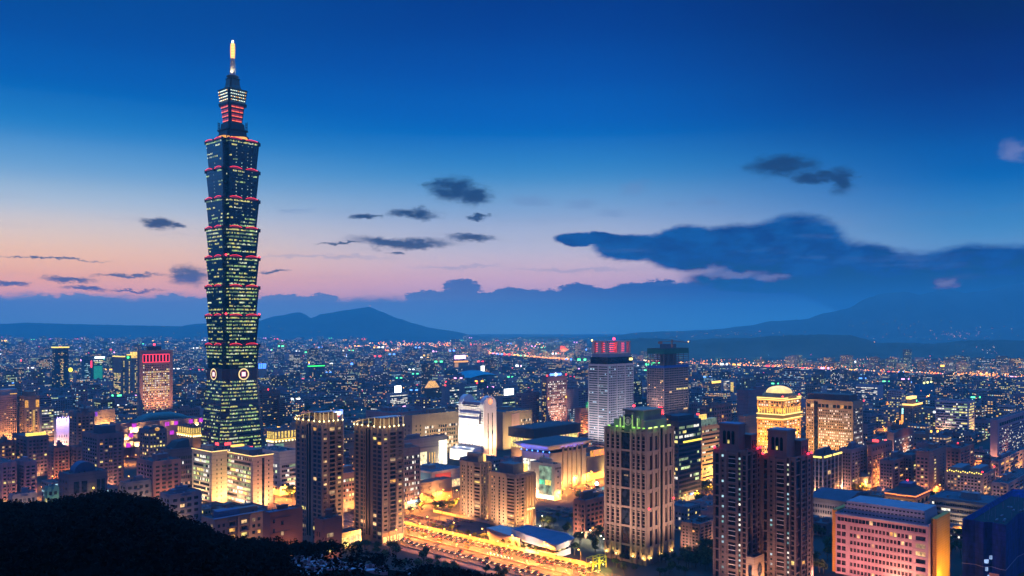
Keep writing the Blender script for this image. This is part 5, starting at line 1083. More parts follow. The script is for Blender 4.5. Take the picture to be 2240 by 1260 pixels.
apt('grey apartment block with a balcony column, half its top floors lit amber', site(1966,1995,2035,998,1080), (.16,.125,.14), 4, 4, 11, .16)
bldg('apartment_block', 'brown apartment block with one full column of yellow stair windows', site(2003,2032,2070,990,1092), (.24,.14,.12), R=[('win',.28,.42,.03,.9,1,13,.6,.42,1,'ylw'),('win',.6,.9,.03,.9,2,13,.35,.3,.1,'warm')], L=[('win',.05,.95,.03,.9,3,11,.6,.5,.2,'warm')], huts=1)
apt('rust brown apartment block with recessed balconies behind the stair-lit block', site(2060,2100,2130,983,1062), (.2,.11,.09), 4, 4, 10, .16, beacon=1)
def festoon(r, s, g):
    for i in range(16): part(r,'roof_lamp',emit((1,.75,.1),3),lambda b,i=i:b.ball((-.6,s.wL*(.04+.06*i),s.h+1.0+.5*(i%3)),.55,0,6))
    box_part(r,'penthouse',wall((.14,.14,.16)),(3,s.wL*.1,s.h,s.wR*.8,s.wL*.35,s.h+5.5),(3,s.wL*.6,s.h,s.wR*.8,s.wL*.9,s.h+4.5))
apt('grey framed apartment block with a string of yellow lamps along its roof edge', site(2068,2150,2176,1040,1102), (.17,.15,.17), 3, 10, 8, .28, festoon, huts=0, beacon=2)
apt('pale narrow house block with rounded stair shaft at the picture edge', site(2170,2205,2262,1060,1130), (.2,.18,.2), 5, 4, 8, .1)
apt('low mauve house block by the amber street lamps', site(2168,2184,2250,1010,1062), MAUVE, 6, 3, 5, .3, amber_flood(.3,.7))
def villa(r, s, g):
    w, l, h = s.wR, s.wL, s.h
    b = MB(); pts = [(-.8,l,h+.6),(-.8,l*.6,h+.6),(-2.2,l*.6,h+.6),(-2.2,l*.3,h+.6),(-.8,l*.3,h+.6),(-.8,-.8,h+.6),(w,-.8,h+.6)]
    for p, q in zip(pts, pts[1:]): b.tube(p, q, .28, n=5)
    b.build('eave_light', [emit((1,.22,.03),3)], r)
    b = MB(); b.loft([[(1,1,h),(w-1,1,h),(w-1,l-1,h),(1,l-1,h)],[(w*.3,l*.25,h+5),(w*.7,l*.25,h+5),(w*.7,l*.75,h+5),(w*.3,l*.75,h+5)]]); b.build('hipped_roof', [wall((.06,.035,.03))], r)
    box_part(r,'roof_pavilion',wall((.05,.08,.16)),(w*.3,l*.3,h+5,w*.7,l*.7,h+7.5)); part(r,'warning_lamp',emit((1,.03,.05),5),lambda b:b.ball((w*.5,l*.5,h+9),.7,0,6))
    spot(r,(-9,l*.5,h*.1),(0,l*.5,h*.6),22000,(1,.55,.12),120); spot(r,(-9,l*.15,h*.1),(0,l*.2,h*.6),12000,(1,.55,.12),120); spot(r,(w*.5,-9,h*.1),(w*.5,0,h*.6),10000,(1,.5,.12),120)
bldg('apartment_block', 'amber-lit villa block with hipped roof and a glowing orange eave line', site(1936,2002,2034,1088,1200), (.30,.21,.12), L=[('win',.06,.94,.35,.95,6,4,.5,.6,.5,'ylw'),('slab',0,1,.35,.95,4,.6,.6)], R=[('win',.1,.9,.35,.95,3,4,.5,.6,.3,'warm'),('slab',0,1,.35,.95,4,.6,.6)], huts=0, extra=villa, lines=0)
bldg('school', 'low teal-banded school block with long horizontal galleries', site(2036,2196,2222,1108,1166), (.13,.17,.19), L=[('rib',.02,.98,.08,.92,4,.45,30,.06,'white'),('slab',0,1,.05,.95,4,.9,.9)], huts=1, lines=0, roof=(.05,.07,.10))
bldg('school', 'long blue-grey classroom block with a shallow pitched roof beside the brick towers', site(1770,1850,1900,1100,1150), (.12,.14,.19), L=[('win',.03,.97,.1,.85,14,3,.6,.5,.02,'white')], R=[('win',.05,.95,.1,.85,6,3,.6,.5,.02,'white')], huts=0, extra=lambda r,s,g: part(r,'pitched_roof',wall((.05,.055,.09)),lambda b:b.loft([[(-1,-1,s.h+1),(s.wR+1,-1,s.h+1),(s.wR+1,s.wL+1,s.h+1),(-1,s.wL+1,s.h+1)],[(s.wR*.45,-1,s.h+5),(s.wR*.55,-1,s.h+5),(s.wR*.55,s.wL+1,s.h+5),(s.wR*.45,s.wL+1,s.h+5)]])))
bldg('school', 'small gabled blue hall between the classroom block and the villa block', site(1880,1915,1945,1108,1145), (.14,.17,.22), huts=0, L=[('win',.1,.9,.2,.7,5,1,.5,.5,.1,'white')], extra=lambda r,s,g: part(r,'pitched_roof',wall((.06,.035,.04)),lambda b:b.loft([[(-1,-1,s.h+1),(s.wR+1,-1,s.h+1),(s.wR+1,s.wL+1,s.h+1),(-1,s.wL+1,s.h+1)],[(s.wR*.45,-1,s.h+5),(s.wR*.55,-1,s.h+5),(s.wR*.55,s.wL+1,s.h+5),(s.wR*.45,s.wL+1,s.h+5)]])))
bldg('office_block', 'white banded office slab with bright yellow-green windows in the right distance', site(2046,2118,2132,880,950), (.38,.38,.42), L=[('rib',.03,.97,.03,.97,11,.5,20,.42,'grn')], R=[('rib',.1,.9,.03,.97,11,.5,4,.5,'ylw')], huts=0)
bldg('office_block', 'pale pink office block with dark top-floor openings at the picture edge', site(2166,2182,2330,920,1010), (.38,.26,.28), R=[('win',.06,.98,.03,.8,34,12,.66,.42,.22,'white'),('win',.06,.98,.84,.94,12,1,.8,.8,0,'warm')], huts=0, lines=0)
bldg('office_block', 'white office slab with dense bright windows below the river lights', site(1872,1920,1932,844,880), (.36,.36,.42), L=[('rib',.02,.98,.05,.9,9,.5,18,.6,'white')], huts=0)
bldg('office_block', 'brown office block with an arched rusty parapet and even square windows', site(1940,1955,2000,948,1000), (.22,.16,.17), R=[('win',.05,.95,.06,.72,14,5,.5,.45,.3,'white')], huts=0, extra=lambda r,s,g: part(r,'arched_parapet',wall((.2,.09,.08)),lambda b:b.poly([(s.wR*.05,-.2,s.h*.78)]+[(s.wR*(.05+.9*k/12),-.2,s.h+3*sin(pi*k/12)) for k in range(13)]+[(s.wR*.95,-.2,s.h*.78)])))
bldg('tower_block', 'blue translucent block with a yellow lit roof edge in the right distance', site(2002,2012,2043,842,868), (.02,.14,.3), R=[], huts=0, extra=lambda r,s,g: [part(r,'roof_lamp',emit((1,.95,.2),4),lambda b,q=q:b.ball((s.wR*q,0,s.h+3),2.4,0,6)) for q in (.3,.55,.8)])
bldg('hotel', 'stepped block with amber light rings round its stepped crown', site(1976,1996,2015,888,935), (.24,.17,.12), R=[('win',.05,.95,.05,.9,5,9,.5,.5,.1,'warm')], L=[('win',.05,.95,.05,.9,5,9,.5,.5,.1,'warm')], huts=0, extra=lambda r,s,g: (box_part(r,'eave_light',emit((1,.55,.12),2.6),(-2,-2,s.h+.5,s.wR+1,-.5,s.h+3),(-2,-2,s.h+.5,-.5,s.wL+1,s.h+3)), box_part(r,'crown_ring',emit((1,.6,.15),2.6),(s.wR*.1,s.wL*.3,s.h+10,s.wR*.8,s.wL*.8,s.h+14)), box_part(r,'crown_drum',wall((.24,.17,.12)),(s.wR*.15,s.wL*.3,s.h,s.wR*.75,s.wL*.75,s.h+10))))
bldg('billboard_block', 'slim block with a bright cyan and orange vertical screen', site(1967,1971,1979,893,930), (.2,.12,.08), huts=0, R=[('pan',.05,.95,.02,.6,'orange_screen',emit((1,.35,.05),2,.6),.5),('pan',.2,.9,.65,.98,'cyan_screen',emit((.4,1,.9),2.4,.5),.5)])
bldg('office_block', 'large brown windowless block behind the gold tower', site(1612,1636,1740,855,925), (.24,.12,.13), R=[], L=[], huts=1, lines=6)
bldg('office_block', 'blank warm-grey slab flank between the brick towers and the gold tower', site(1615,1630,1662,912,985), (.26,.18,.15), huts=0)
bldg('office_tower', 'slim block with a yellow roof light bar in the distance behind the crane', site(1553,1557,1577,836,862), (.28,.18,.12), R=[('win',.1,.9,.05,.7,6,6,.5,.5,.3,'warm')], huts=0, extra=lambda r,s,g: box_part(r,'roof_light',emit((1,.6,.1),2.6),(0,-1,s.h-3,s.wR,0,s.h+2)))
bldg('office_block', 'white sloped-face block glowing yellow along one edge beyond the steel-framed tower', site(1577,1580,1610,832,862), (.36,.34,.33), R=[('rib',.1,.5,.1,.95,7,.5,6,.6,'white'),('pan',.6,.8,.02,.8,'yellow_glow',emit((1,.7,.15),1,.6),.4)], huts=0)
bldg('office_block', 'office block with white lit screen wall and amber floor beyond the curved tower', site(1012,1016,1068,802,822), (.17,.16,.2), R=[('pan',.68,.98,.2,1.0,'white_screen',emit((.9,1,.85),2.6),1),('pan',.25,.6,.0,.2,'amber_floor',emit((1,.5,.1),1.4,.6),.8)], huts=0)
def stadium(r, s, g):
    w, h = s.wR, s.h
    b = MB(); n = 12; W_, D_ = w, w*.8
    for i in range(n+1):
        for k in range(n+1):
            u, v = i/n*2-1, k/n*2-1; b.v.append((W_*(u+1)/2, D_*(v+1)/2, h*.45+h*.55*(1-u*u)*(1-.6*v*v)))
    for i in range(n):
        for k in range(n): a = i*(n+1)+k; b.f.append((a,a+n+1,a+n+2,a+1)); b.m.append(0)
    b.build('shell_roof', [wall((.03,.30,.36),.5)], r); box_part(r,'wall',wall((.12,.14,.18)),(w*.06,2,0,w*.94,D_*.9,h*.5))
bldg('arena', 'arena with a smooth teal shell roof in mid city', site(1026,1030,1098,813,838), (.1,.2,.25), huts=0, body=False, extra=stadium, cat='arena')
def grand(r, s, g):
    w, l, h = s.wR, s.wL, s.h
    red = wall((.4,.08,.04)); b = MB()
    b.loft([[(-4,-4,h),(w+4,-4,h),(w+4,l+4,h),(-4,l+4,h)],[(w*.2,l*.2,h+13),(w*.8,l*.2,h+13),(w*.8,l*.8,h+13),(w*.2,l*.8,h+13)],[(w*.3,l*.4,h+22),(w*.7,l*.4,h+22),(w*.7,l*.6,h+22),(w*.3,l*.6,h+22)]]); b.build('hipped_roof', [red], r)
    box_part(r,'eave_light',emit((1,.3,.08),2),(-4,-5,h-2,w+4,-4,h+1))
    spot(r,(w*.4,-60,h+2),(w*.5,l*.4,h+14),600000,(1,.4,.2),80); box_part(r,'lit_forecourt',emit((1,.7,.2),1.6,.6,.05),(-20,-6,0,w*.3,-3,9))
bldg('palace_hotel', 'palace-roofed hotel on the far riverside with floodlit red hipped roof', site(1216,1224,1242,765,777), (.3,.2,.2), R=[('win',.05,.95,.1,.95,10,9,.5,.5,.25,'warm')], huts=0, extra=grand)
bldg('office_tower', 'orange-outlined hotel block with pink rooftop sign in mid distance', site(990,993,1024,790,806), (.34,.22,.14), R=[('pan',.0,1,.8,1.0,'amber_cornice',emit((1,.4,.08),1.8,.5),.8),('pan',.05,.3,.05,.7,'amber_wall',emit((1,.5,.2),.7,.4),.6)], huts=0, extra=lambda r,s,g: box_part(r,'rooftop_sign',emit((1,.45,.95),4),(s.wR*.1,2,s.h+8,s.wR*.85,5,s.h+22)))
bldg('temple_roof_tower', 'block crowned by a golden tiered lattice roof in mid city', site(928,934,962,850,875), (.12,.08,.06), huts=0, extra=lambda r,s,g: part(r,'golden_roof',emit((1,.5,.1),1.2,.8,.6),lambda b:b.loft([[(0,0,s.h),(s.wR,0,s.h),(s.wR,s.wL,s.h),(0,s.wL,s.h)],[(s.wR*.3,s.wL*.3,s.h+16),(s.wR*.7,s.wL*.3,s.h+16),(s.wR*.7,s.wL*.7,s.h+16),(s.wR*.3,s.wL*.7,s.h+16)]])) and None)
bldg('office_block', 'block edged with a green rooftop light line behind the brown striped hotel', site(668,673,710,803,832), (.14,.1,.11), R=[('win',.05,.95,.05,.9,9,8,.5,.5,.12,'warm')], huts=0, extra=lambda r,s,g: box_part(r,'roof_light',emit((.05,1,.15),2.2),(0,-1,s.h+1,s.wR,0,s.h+4)))
bldg('office_block', 'block by the tower flank with a blue character sign on its roof', site(560,566,584,808,828), (.35,.3,.25), huts=0, extra=lambda r,s,g: [box_part(r,'blue_sign_letter',emit((.05,.18,1),4),(s.wR*(.0+.24*i),0,s.h+2,s.wR*(.16+.24*i),1,s.h+18)) for i in range(4)])
# ---- foreground apartments by the hill
def balc_ex(r, s, g):
    box_part(r,'barrel_vault',wall((.06,.10,.2)),(s.wR*.1,s.wL*.2,s.h,s.wR*.5,s.wL*.5,s.h+5)); box_part(r,'roof_slab',wall((.1,.14,.22)),(-1,-1,s.h+1.02,s.wR*.9,1.4,s.h+1.5))
bldg('apartment_block', 'beige apartment block with bay windows and amber balconies below the hill trees', site(440,470,588,1140,1235), (.165,.125,.12), R=[('win',.03,.2,.05,.95,2,6,.5,.5,.05,'warm'),('win',.24,.38,.05,.95,1,6,.7,.5,.7,'amber' if 0 else 'warm'),('win',.46,.60,.05,.95,1,6,.7,.5,.55,'warm'),('win',.66,.96,.05,.95,3,6,.5,.5,.2,'warm'),('slab',.23,.39,.05,.95,6,.6,1.2),('slab',.45,.61,.05,.95,6,.6,1.2),('fin',.42,.64,0,1,2,1.6,.8)], L=[('win',.1,.9,.05,.95,4,6,.5,.5,.05,'warm')], huts=2, extra=balc_ex, lines=0)
def glowroom(r, s, g):
    for (a, z, w_, h_) in ((.22,.22,.26,.1),(.3,.12,.14,.18),(.26,.28,.2,.05)): box_part(r,'lit_room',emit((1,.42,.06),1.3,.6,.6),(s.wR*a,-.4,s.h*z,s.wR*(a+w_),0,s.h*(z+h_)))
    box_part(r,'roof_terrace',wall((.05,.08,.16)),(-.5,-.5,s.h+1,s.wR*.7,s.wL*.6,s.h+1.4))
bldg('apartment_block', 'dark brick apartment block with a glowing orange glazed living room', site(575,590,662,1125,1240), (.11,.055,.055), R=[('win',.05,.2,.4,.95,1,3,.4,.4,.2,'warm'),('win',.3,.45,.5,.9,1,2,.5,.4,.3,'warm'),('slab',0,.6,.62,.9,1,.3,.3)], L=[], huts=1, extra=glowroom, lines=1.2)
bldg('apartment_block', 'small dark brick block with rounded glazed corner between hill and canopy tower', site(688,705,748,1140,1240), (.10,.055,.06), R=[('win',.2,.6,.25,.75,1,3,.8,.5,.6,'warm')], L=[('win',.2,.8,.2,.8,2,3,.5,.5,.05,'warm')], huts=1, lines=1.2)
bldg('lobby_hall', 'low glass lobby glowing yellow between the canopy towers', site(715,736,790,1172,1205), (.3,.22,.12), R=[('win',.03,.97,.1,.85,4,1,.86,.9,1,'ylw')], L=[('win',.1,.9,.1,.85,2,1,.8,.9,.6,'warm')], huts=0, extra=lambda r,s,g: spot(r,(s.wR*.5,-10,3),(s.wR*.5,0,3),9000,SODIUM,130))
# ---- origami building
def origami(r, s, g):
    w, l, h = s.wR, s.wL, s.h
    m = wall((.56,.50,.49),.7); blue = wall((.045,.09,.17),.6); spot(r,(-10,l*.5,3),(0,l*.5,6),5000,(1,.8,.65),140); spot(r,(w*.5,-10,3),(w*.5,0,6),5000,(1,.8,.65),140)  # both spots are added to make the shells whiter
    def band(name, pts, lo, hi, out):
        b = MB(); n = len(pts)
        for i in range(n):
            j = (i+1) % n; p, q = pts[i], pts[j]
            b.poly([(p[0]*1.0,p[1],lo[i]),(q[0],q[1],lo[j]),(q[0]+out[j][0],q[1]+out[j][1],hi[j]),(p[0]+out[i][0],p[1]+out[i][1],hi[i])])
        b.poly([(p[0],p[1],lo[i]) for i, p in enumerate(pts)][::-1]); return b.build(name, [m], r)
    pts = [(0,0),(w*.72,0),(w,l*.25),(w*.85,l),(w*.2,l*1.05),(0,l*.62)]
    o = [(-1.5,-1.5),(2,-2),(2,0),(0,2),(0,2),(-2,1)]
    band('upper_shell', pts, [h*.45,h*.5,h*.52,h*.55,h*.55,h*.55], [h*.82,h*.95,h*1.0,h*1.15,h*1.1,h*1.12], o)
    band('lower_shell', [(p[0]*.98+.4,p[1]*.98+.4) for p in pts], [0,0,0,0,0,0], [h*.3,h*.34,h*.2,h*.3,h*.3,h*.3], [(1,1)]*6)
    b = MB(); top = [(p[0]+q[0]*.8,p[1]+q[1]*.8) for p, q in zip(pts,o)]; z = [h*.80,h*.9,h*.95,h*1.1,h*1.05,h*1.07]
    c = (w*.5,l*.5,h*.72)
    for i in range(6): j = (i+1)%6; b.poly([(*top[i],z[i]),(*top[j],z[j]),c])
    b.build('folded_roof', [blue], r)
    b = MB(); b.prism([(p[0]*.9+w*.05,p[1]*.9+l*.05) for p in pts], .5, h*.5); b.build('glazed_storey', [glass((.02,.016,.014))], r)
    for q in (.55,.68,.8): box_part(r,'lit_window',lit('warm'),(w*.045,l*(q-.05),h*.34,w*.05+.1,l*(q+.03),h*.44))
    for q in (.2,.4): box_part(r,'lit_window',lit('yel'),(w*q,l*.03,h*.36,w*(q+.12),l*.05,h*.46))
    w2 = wall((.38,.33,.33),.7)
    b = MB(); b.loft([[(w*.05,l*.8,0),(w*.7,l*.9,0),(w*.6,l*1.5,0),(0,l*1.5,0)],[(0,l*.8,h*.7),(w*.7,l*.9,h*.8),(w*.6,l*1.55,h*.95),(-2,l*1.55,h*1.0)]]); b.build('rear_wing', [w2], r)
bldg('museum', 'low white folded-plate building with blue roof planes beside the expressway', site(1118,1216,1262,1185,1222), (.4,.35,.35), huts=0, body=False, extra=origami)
apt('dark brick apartment block with twin bays beside the white folded building', site(1255,1280,1338,1098,1178), (.15,.085,.075), 6, 3, 7, .06, huts=2)
bldg('office_block', 'flat-roofed block under a blazing white rooftop floodlight', site(1268,1285,1345,1082,1125), (.12,.11,.13), huts=0, extra=lambda r,s,g: (part(r,'floodlight_lamp',emit((1,.95,.8),18),lambda b:b.ball((s.wR*.4,2,s.h+7),1.5,0,8)), part(r,'lamp_mast',DARKM,lambda b:b.tube((s.wR*.4,2,s.h),(s.wR*.4,2,s.h+6),.2,n=5)), point(r,(s.wR*.4,1,s.h+9.5),12000,(1,.92,.75),.5), box_part(r,'teal_panel',emit((.4,.8,.75),.6,.4),(s.wR*.55,.5,s.h,s.wR*.95,.8,s.h+3.5))))
apt('dark balcony block between the green-crowned tower and the brick towers', site(1490,1530,1568,1150,1210), (.10,.08,.09), 4, 5, 8, .04, huts=1)
# ---- lower left apartments under the hill
apt('pink pointed-corner apartment block with paired window columns at the picture edge', site(-30,4,36,1015,1120), (.27,.17,.20), 3, 3, 12, .12, huts=1)
apt('pink apartment block with a deep dark recess, second from the picture edge', site(32,54,80,1012,1115), (.27,.17,.20), 2, 3, 12, .1, huts=1)
apt('purple-brown residential slab with gold-lit roof pavilions', site(28,60,106,957,1045), (.13,.09,.11), 5, 4, 10, .12, lambda r,s,g: [box_part(r,'gold_pavilion',emit((1,.68,.1),1.8,.6,.5),(s.wR*a,2,s.h+1,s.wR*(a+.3),6,s.h+4)) for a in (.0,.35,.62)], huts=0)
apt('brown low block with a column of amber stair windows at the picture edge', site(-20,2,34,970,1045), (.12,.08,.08), 4, 2, 8, .3)
apt('teal-edged residential tower with terracotta front behind the dark clubhouse', site(105,118,152,982,1060), (.19,.10,.09), 4, 3, 10, .05)
apt('narrow grey-brown residential tower with stepped terraces', site(150,168,204,980,1058), (.15,.11,.12), 4, 3, 10, .06)
apt('grey residential tower with stone corner strips below the violet-lit theatre', site(152,168,206,905,1010), (.14,.12,.13), 4, 3, 14, .1)
apt('tall mauve residential tower with rounded dark top and side balconies', site(180,214,270,952,1075), (.13,.10,.13), 5, 6, 14, .1, lambda r,s,g: box_part(r,'roof_drum',wall((.04,.05,.09)),(s.wR*.2,s.wL*.1,s.h,s.wR*.75,s.wL*.6,s.h+8)), huts=0)
def domes(r, s, g):
    for (x, y, rr, m) in ((.25,.6,.22,wall((.03,.04,.08))),(.7,.4,.24,wall((.03,.03,.06)))):
        b = MB(); n = 12; R = s.wR*rr
        for t in (0,):
            ra = [(s.wR*x+R*cos(pi*k/n), s.wL*.05, s.h+R*.8*sin(pi*k/n)) for k in range(n+1)]; b.loft([ra[::-1],[(p[0],s.wL*.8,p[2]) for p in ra][::-1]])
        b.build('barrel_vault', [m], r)
    part(r,'amber_dome',emit((1,.5,.08),.9,.5),lambda b:b.ball((s.wR*.45,-1,s.h+1),2.6,0,10,2.0))
apt('dark residential tower with two barrel vaults and a glowing amber half dome', site(306,326,364,942,1035), (.10,.10,.13), 5, 4, 10, .3, domes, huts=0, pal='ylw')
apt('plum-brown residential blocks with tall blank piers before the office wings', site(300,335,395,1012,1105), (.20,.12,.13), 4, 5, 9, .02, huts=2)
def club(r, s, g):
    b = MB(); n = 10
    ra = [(s.wR*.5+9*cos(pi*k/n), s.wL*.3, s.h+9*sin(pi*k/n)) for k in range(n+1)]; b.loft([ra[::-1],[(p[0],s.wL*.8,p[2]) for p in ra][::-1]]); b.build('ribbed_vault', [wall((.03,.05,.13),.6,.2,.3,0,.8)], r)
    for q, z in ((.62,.62),(.62,.2),(.4,.05)): part(r,'wall_lamp',emit((1,.6,.08),3),lambda b,q=q,z=z:b.ball((s.wR*q,-1,s.h*z),.9,0,6)); point(r,(s.wR*q,-2.4,s.h*z),500,(1,.6,.1),.3)
bldg('clubhouse', 'dark blue clubhouse with ribbed vault and two yellow wall lamps behind the hill', site(128,150,235,1040,1130), (.055,.06,.10), R=[('win',.1,.5,.5,.9,2,1,.7,.7,0,'warm'),('win',.7,.95,.5,.9,2,1,.7,.7,0,'warm')], L=[('win',.1,.9,.1,.9,3,5,.4,.4,0,'warm')], huts=0, extra=club)
apt('small house with turquoise side wall at the foot of the hill', site(98,104,128,1068,1135), (.05,.22,.24), 2, 2, 4, .1, huts=0)
apt('blue-white cubic house with roof frame at the foot of the hill', site(20,28,80,1085,1145), (.14,.17,.23), 5, 1, 3, .04)
apt('stepped blue-grey houses with round gable behind the hill crest', site(350,372,440,1085,1160), (.10,.12,.18), 4, 3, 5, .06, huts=2)
apt('dark blue house with arched roof window on the hill foot', site(262,275,330,1058,1118), (.09,.11,.17), 4, 2, 4, .03, huts=1)
# ------------------------------------------------------------------ filler blocks of the city, on the same street grid
WALLS = [PINK, TAN, GREY, PALE, BRICK, DUSK, MAUVE, (.13,.15,.19)]
WNAME = ['pink-tiled','tan','grey','pale','brick-red','dark','mauve','blue-grey']
WC = [tuple(c*1.05 for c in w) for w in WALLS]
GM = [wall(c) for c in WC]+[wall(ROOF), glass()]+[lit(k) for k in ('warm','amber','yel','white','green','cool')]+[emit(c, 3.5) for c in ((1,.05,.06),(.1,.3,1),(.95,1,1),(1,.4,.9),(.1,1,.35),(1,.5,.06))]
NW = len(WALLS); iR, iG, iL, iS = NW, NW+1, NW+2, NW+8
SCREEN = []
def free(a0, a1, b0, b1, px0, px1, yt, yb, Y, h):
    """height allowed here: 0 where the block would stand in a placed building, or hide one"""
    for (fa0, fa1, fb0, fb1, xl, xr, ft, fb, fY) in FOOT:
        mg = 16 if fY < 1350 else 4
        if a0 < fa1+4 and a1 > fa0-mg and b0 < fb1+4 and b1 > fb0-mg: return 0
        if fY > Y-5 and px1 > xl and px0 < xr and yb > ft:
            lim = fb-1.5
            if yt < lim: yt = lim
    return CAMH-(yt-HZ)/F*Y
def open_px(px, py):
    if py > 1052 and 590 < px < 1345: return True
    if py > 1185 and px < 1480: return True
    if 1470 < px < 1570 and 1040 < py < 1130: return True
    if 640 < px < 870 and 893 < py < 940: return True      # park
    if 1775 < px < 1830 and py > 1190: return False
    return py > 1235
def block(d, O, w, l, h, wc, rng, detail, Y, pr):
    def P(x, y, z): return (O[0]+TR[0]*x+TL[0]*y, O[1]+TR[1]*x+TL[1]*y, z)
    def bx(x0, y0, z0, x1, y1, z1, m, mt):
        i = len(d.v); d.v += [P(x0,y0,z0),P(x1,y0,z0),P(x1,y1,z0),P(x0,y1,z0),P(x0,y0,z1),P(x1,y0,z1),P(x1,y1,z1),P(x0,y1,z1)]
        d.f += [(i+4,i+5,i+6,i+7),(i,i+1,i+5,i+4),(i+1,i+2,i+6,i+5),(i+2,i+3,i+7,i+6),(i+3,i,i+4,i+7)]; d.m += [mt,m,m,m,m]
    bx(0,0,0,w,l,h,wc,iR)
    info = dict(lit=0, hut=0, sign=None)
    if detail >= 1:
        for _ in range(rng.choice([1,1,2,2,3])):
            x, y = rng.uniform(.05,.7)*w, rng.uniform(.05,.7)*l; bx(x,y,h,x+w*rng.uniform(.15,.3),y+l*rng.uniform(.15,.3),h+rng.uniform(2,5),rng.choice([wc,wc,wc,iR]),iR)
        if detail >= 2:
            for _ in range(rng.choice([2,4,6])): x, y = rng.uniform(.05,.9)*w, rng.uniform(.05,.9)*l; bx(x,y,h,x+rng.uniform(.8,2),y+rng.uniform(.8,2),h+rng.uniform(.8,2),rng.choice([wc,iR,3]),iR)
            t = .35
            bx(0,0,h,w,t,h+1,wc,wc); bx(0,t,h,t,l-t,h+1,wc,wc); bx(w-t,t,h,w,l-t,h+1,wc,wc); bx(0,l-t,h,w,l,h+1,wc,wc)
    style = rng.random(); fh = 3.4 if detail >= 1 else 4.2 if Y < 5000 else 7.5
    cwid = (3.6 if style < .6 else 2.6) if detail >= 1 else 4.5 if Y < 5000 else 9
    nf = max(1, int(h/fh)); key = rng.choice([iL,iL,iL,iL+1,iL+2,iL+3,iL+4,iL+5,iL+3])
    for f, W_ in ((0,w),(1,l)):
        nc = max(1, int(W_/cwid)); cw = W_/nc
        if style > .82 and detail >= 1:            # ribbon windows
            for j in range(nf):
                z0 = (j+.3)*h/nf; z1 = z0+.45*h/nf
                q = [(.4,z0),(W_-.4,z0),(W_-.4,z1),(.4,z1)]
                d.poly([P(s,-.05,z) if f == 0 else P(-.05,W_-s,z) for s, z in q], iG)
        for j in range(nf):
            if rng.random() < .25: continue
            rowp = pr*rng.choice([.4,1,1,2.2])
            for i in range(nc):
                on = rng.random() < rowp
                if not on and (detail < 2 or style > .82): continue
                s0, s1 = (i+.2)*cw, (i+.8)*cw; z0 = (j+.32)*h/nf; z1 = z0+.46*h/nf
                k = (key if rng.random() < .7 else rng.randrange(iL,iL+6)) if on else iG
                info['lit'] += on
                q = [(s0,z0),(s1,z0),(s1,z1),(s0,z1)]
                d.poly([P(s,-.09,z) if f == 0 else P(-.09,W_-s,z) for s, z in q], k)
        if detail >= 2 and style < .4:
            for j in range(1, nf):
                z = j*h/nf; a0, a1 = W_*.3, W_*.7
                if f == 0: bx(a0,-.9,z-.15,a1,0,z+.9,wc,wc)
                else: bx(-.9,a0,z-.15,0,a1,z+.9,wc,wc)
    sg = rng.random()
    if sg < (.05 if detail >= 1 else .055):
        k = rng.randrange(6); info['sign'] = k; sw = min(w, 8 if Y < 3000 else 14); sh = 3 if Y < 3000 else 7
        d.poly([P(w*.2,-.3,h+1),P(w*.2+sw,-.3,h+1),P(w*.2+sw,-.3,h+1+sh),P(w*.2,-.3,h+1+sh)], iS+k)
        d.poly([P(-.3,w*.2+sw,h+1),P(-.3,w*.2,h+1),P(-.3,w*.2,h+1+sh),P(-.3,w*.2+sw,h+1+sh)], iS+k)
    elif sg < .07:
        i0 = len(d.v); c = P(w*.5,l*.5,h+2.6); r = .5+Y*.00045
        d.v += [(c[0],c[1],c[2]+r),(c[0],c[1],c[2]-r),(c[0]-r,c[1],c[2]),(c[0]+r,c[1],c[2]),(c[0],c[1]-r,c[2])]
        d.f += [(i0+2,i0+4,i0),(i0+4,i0+3,i0),(i0+2,i0+1,i0+4),(i0+4,i0+1,i0+3)]; d.m += [iS if rng.random() < .6 else iS+5]*4
    return info
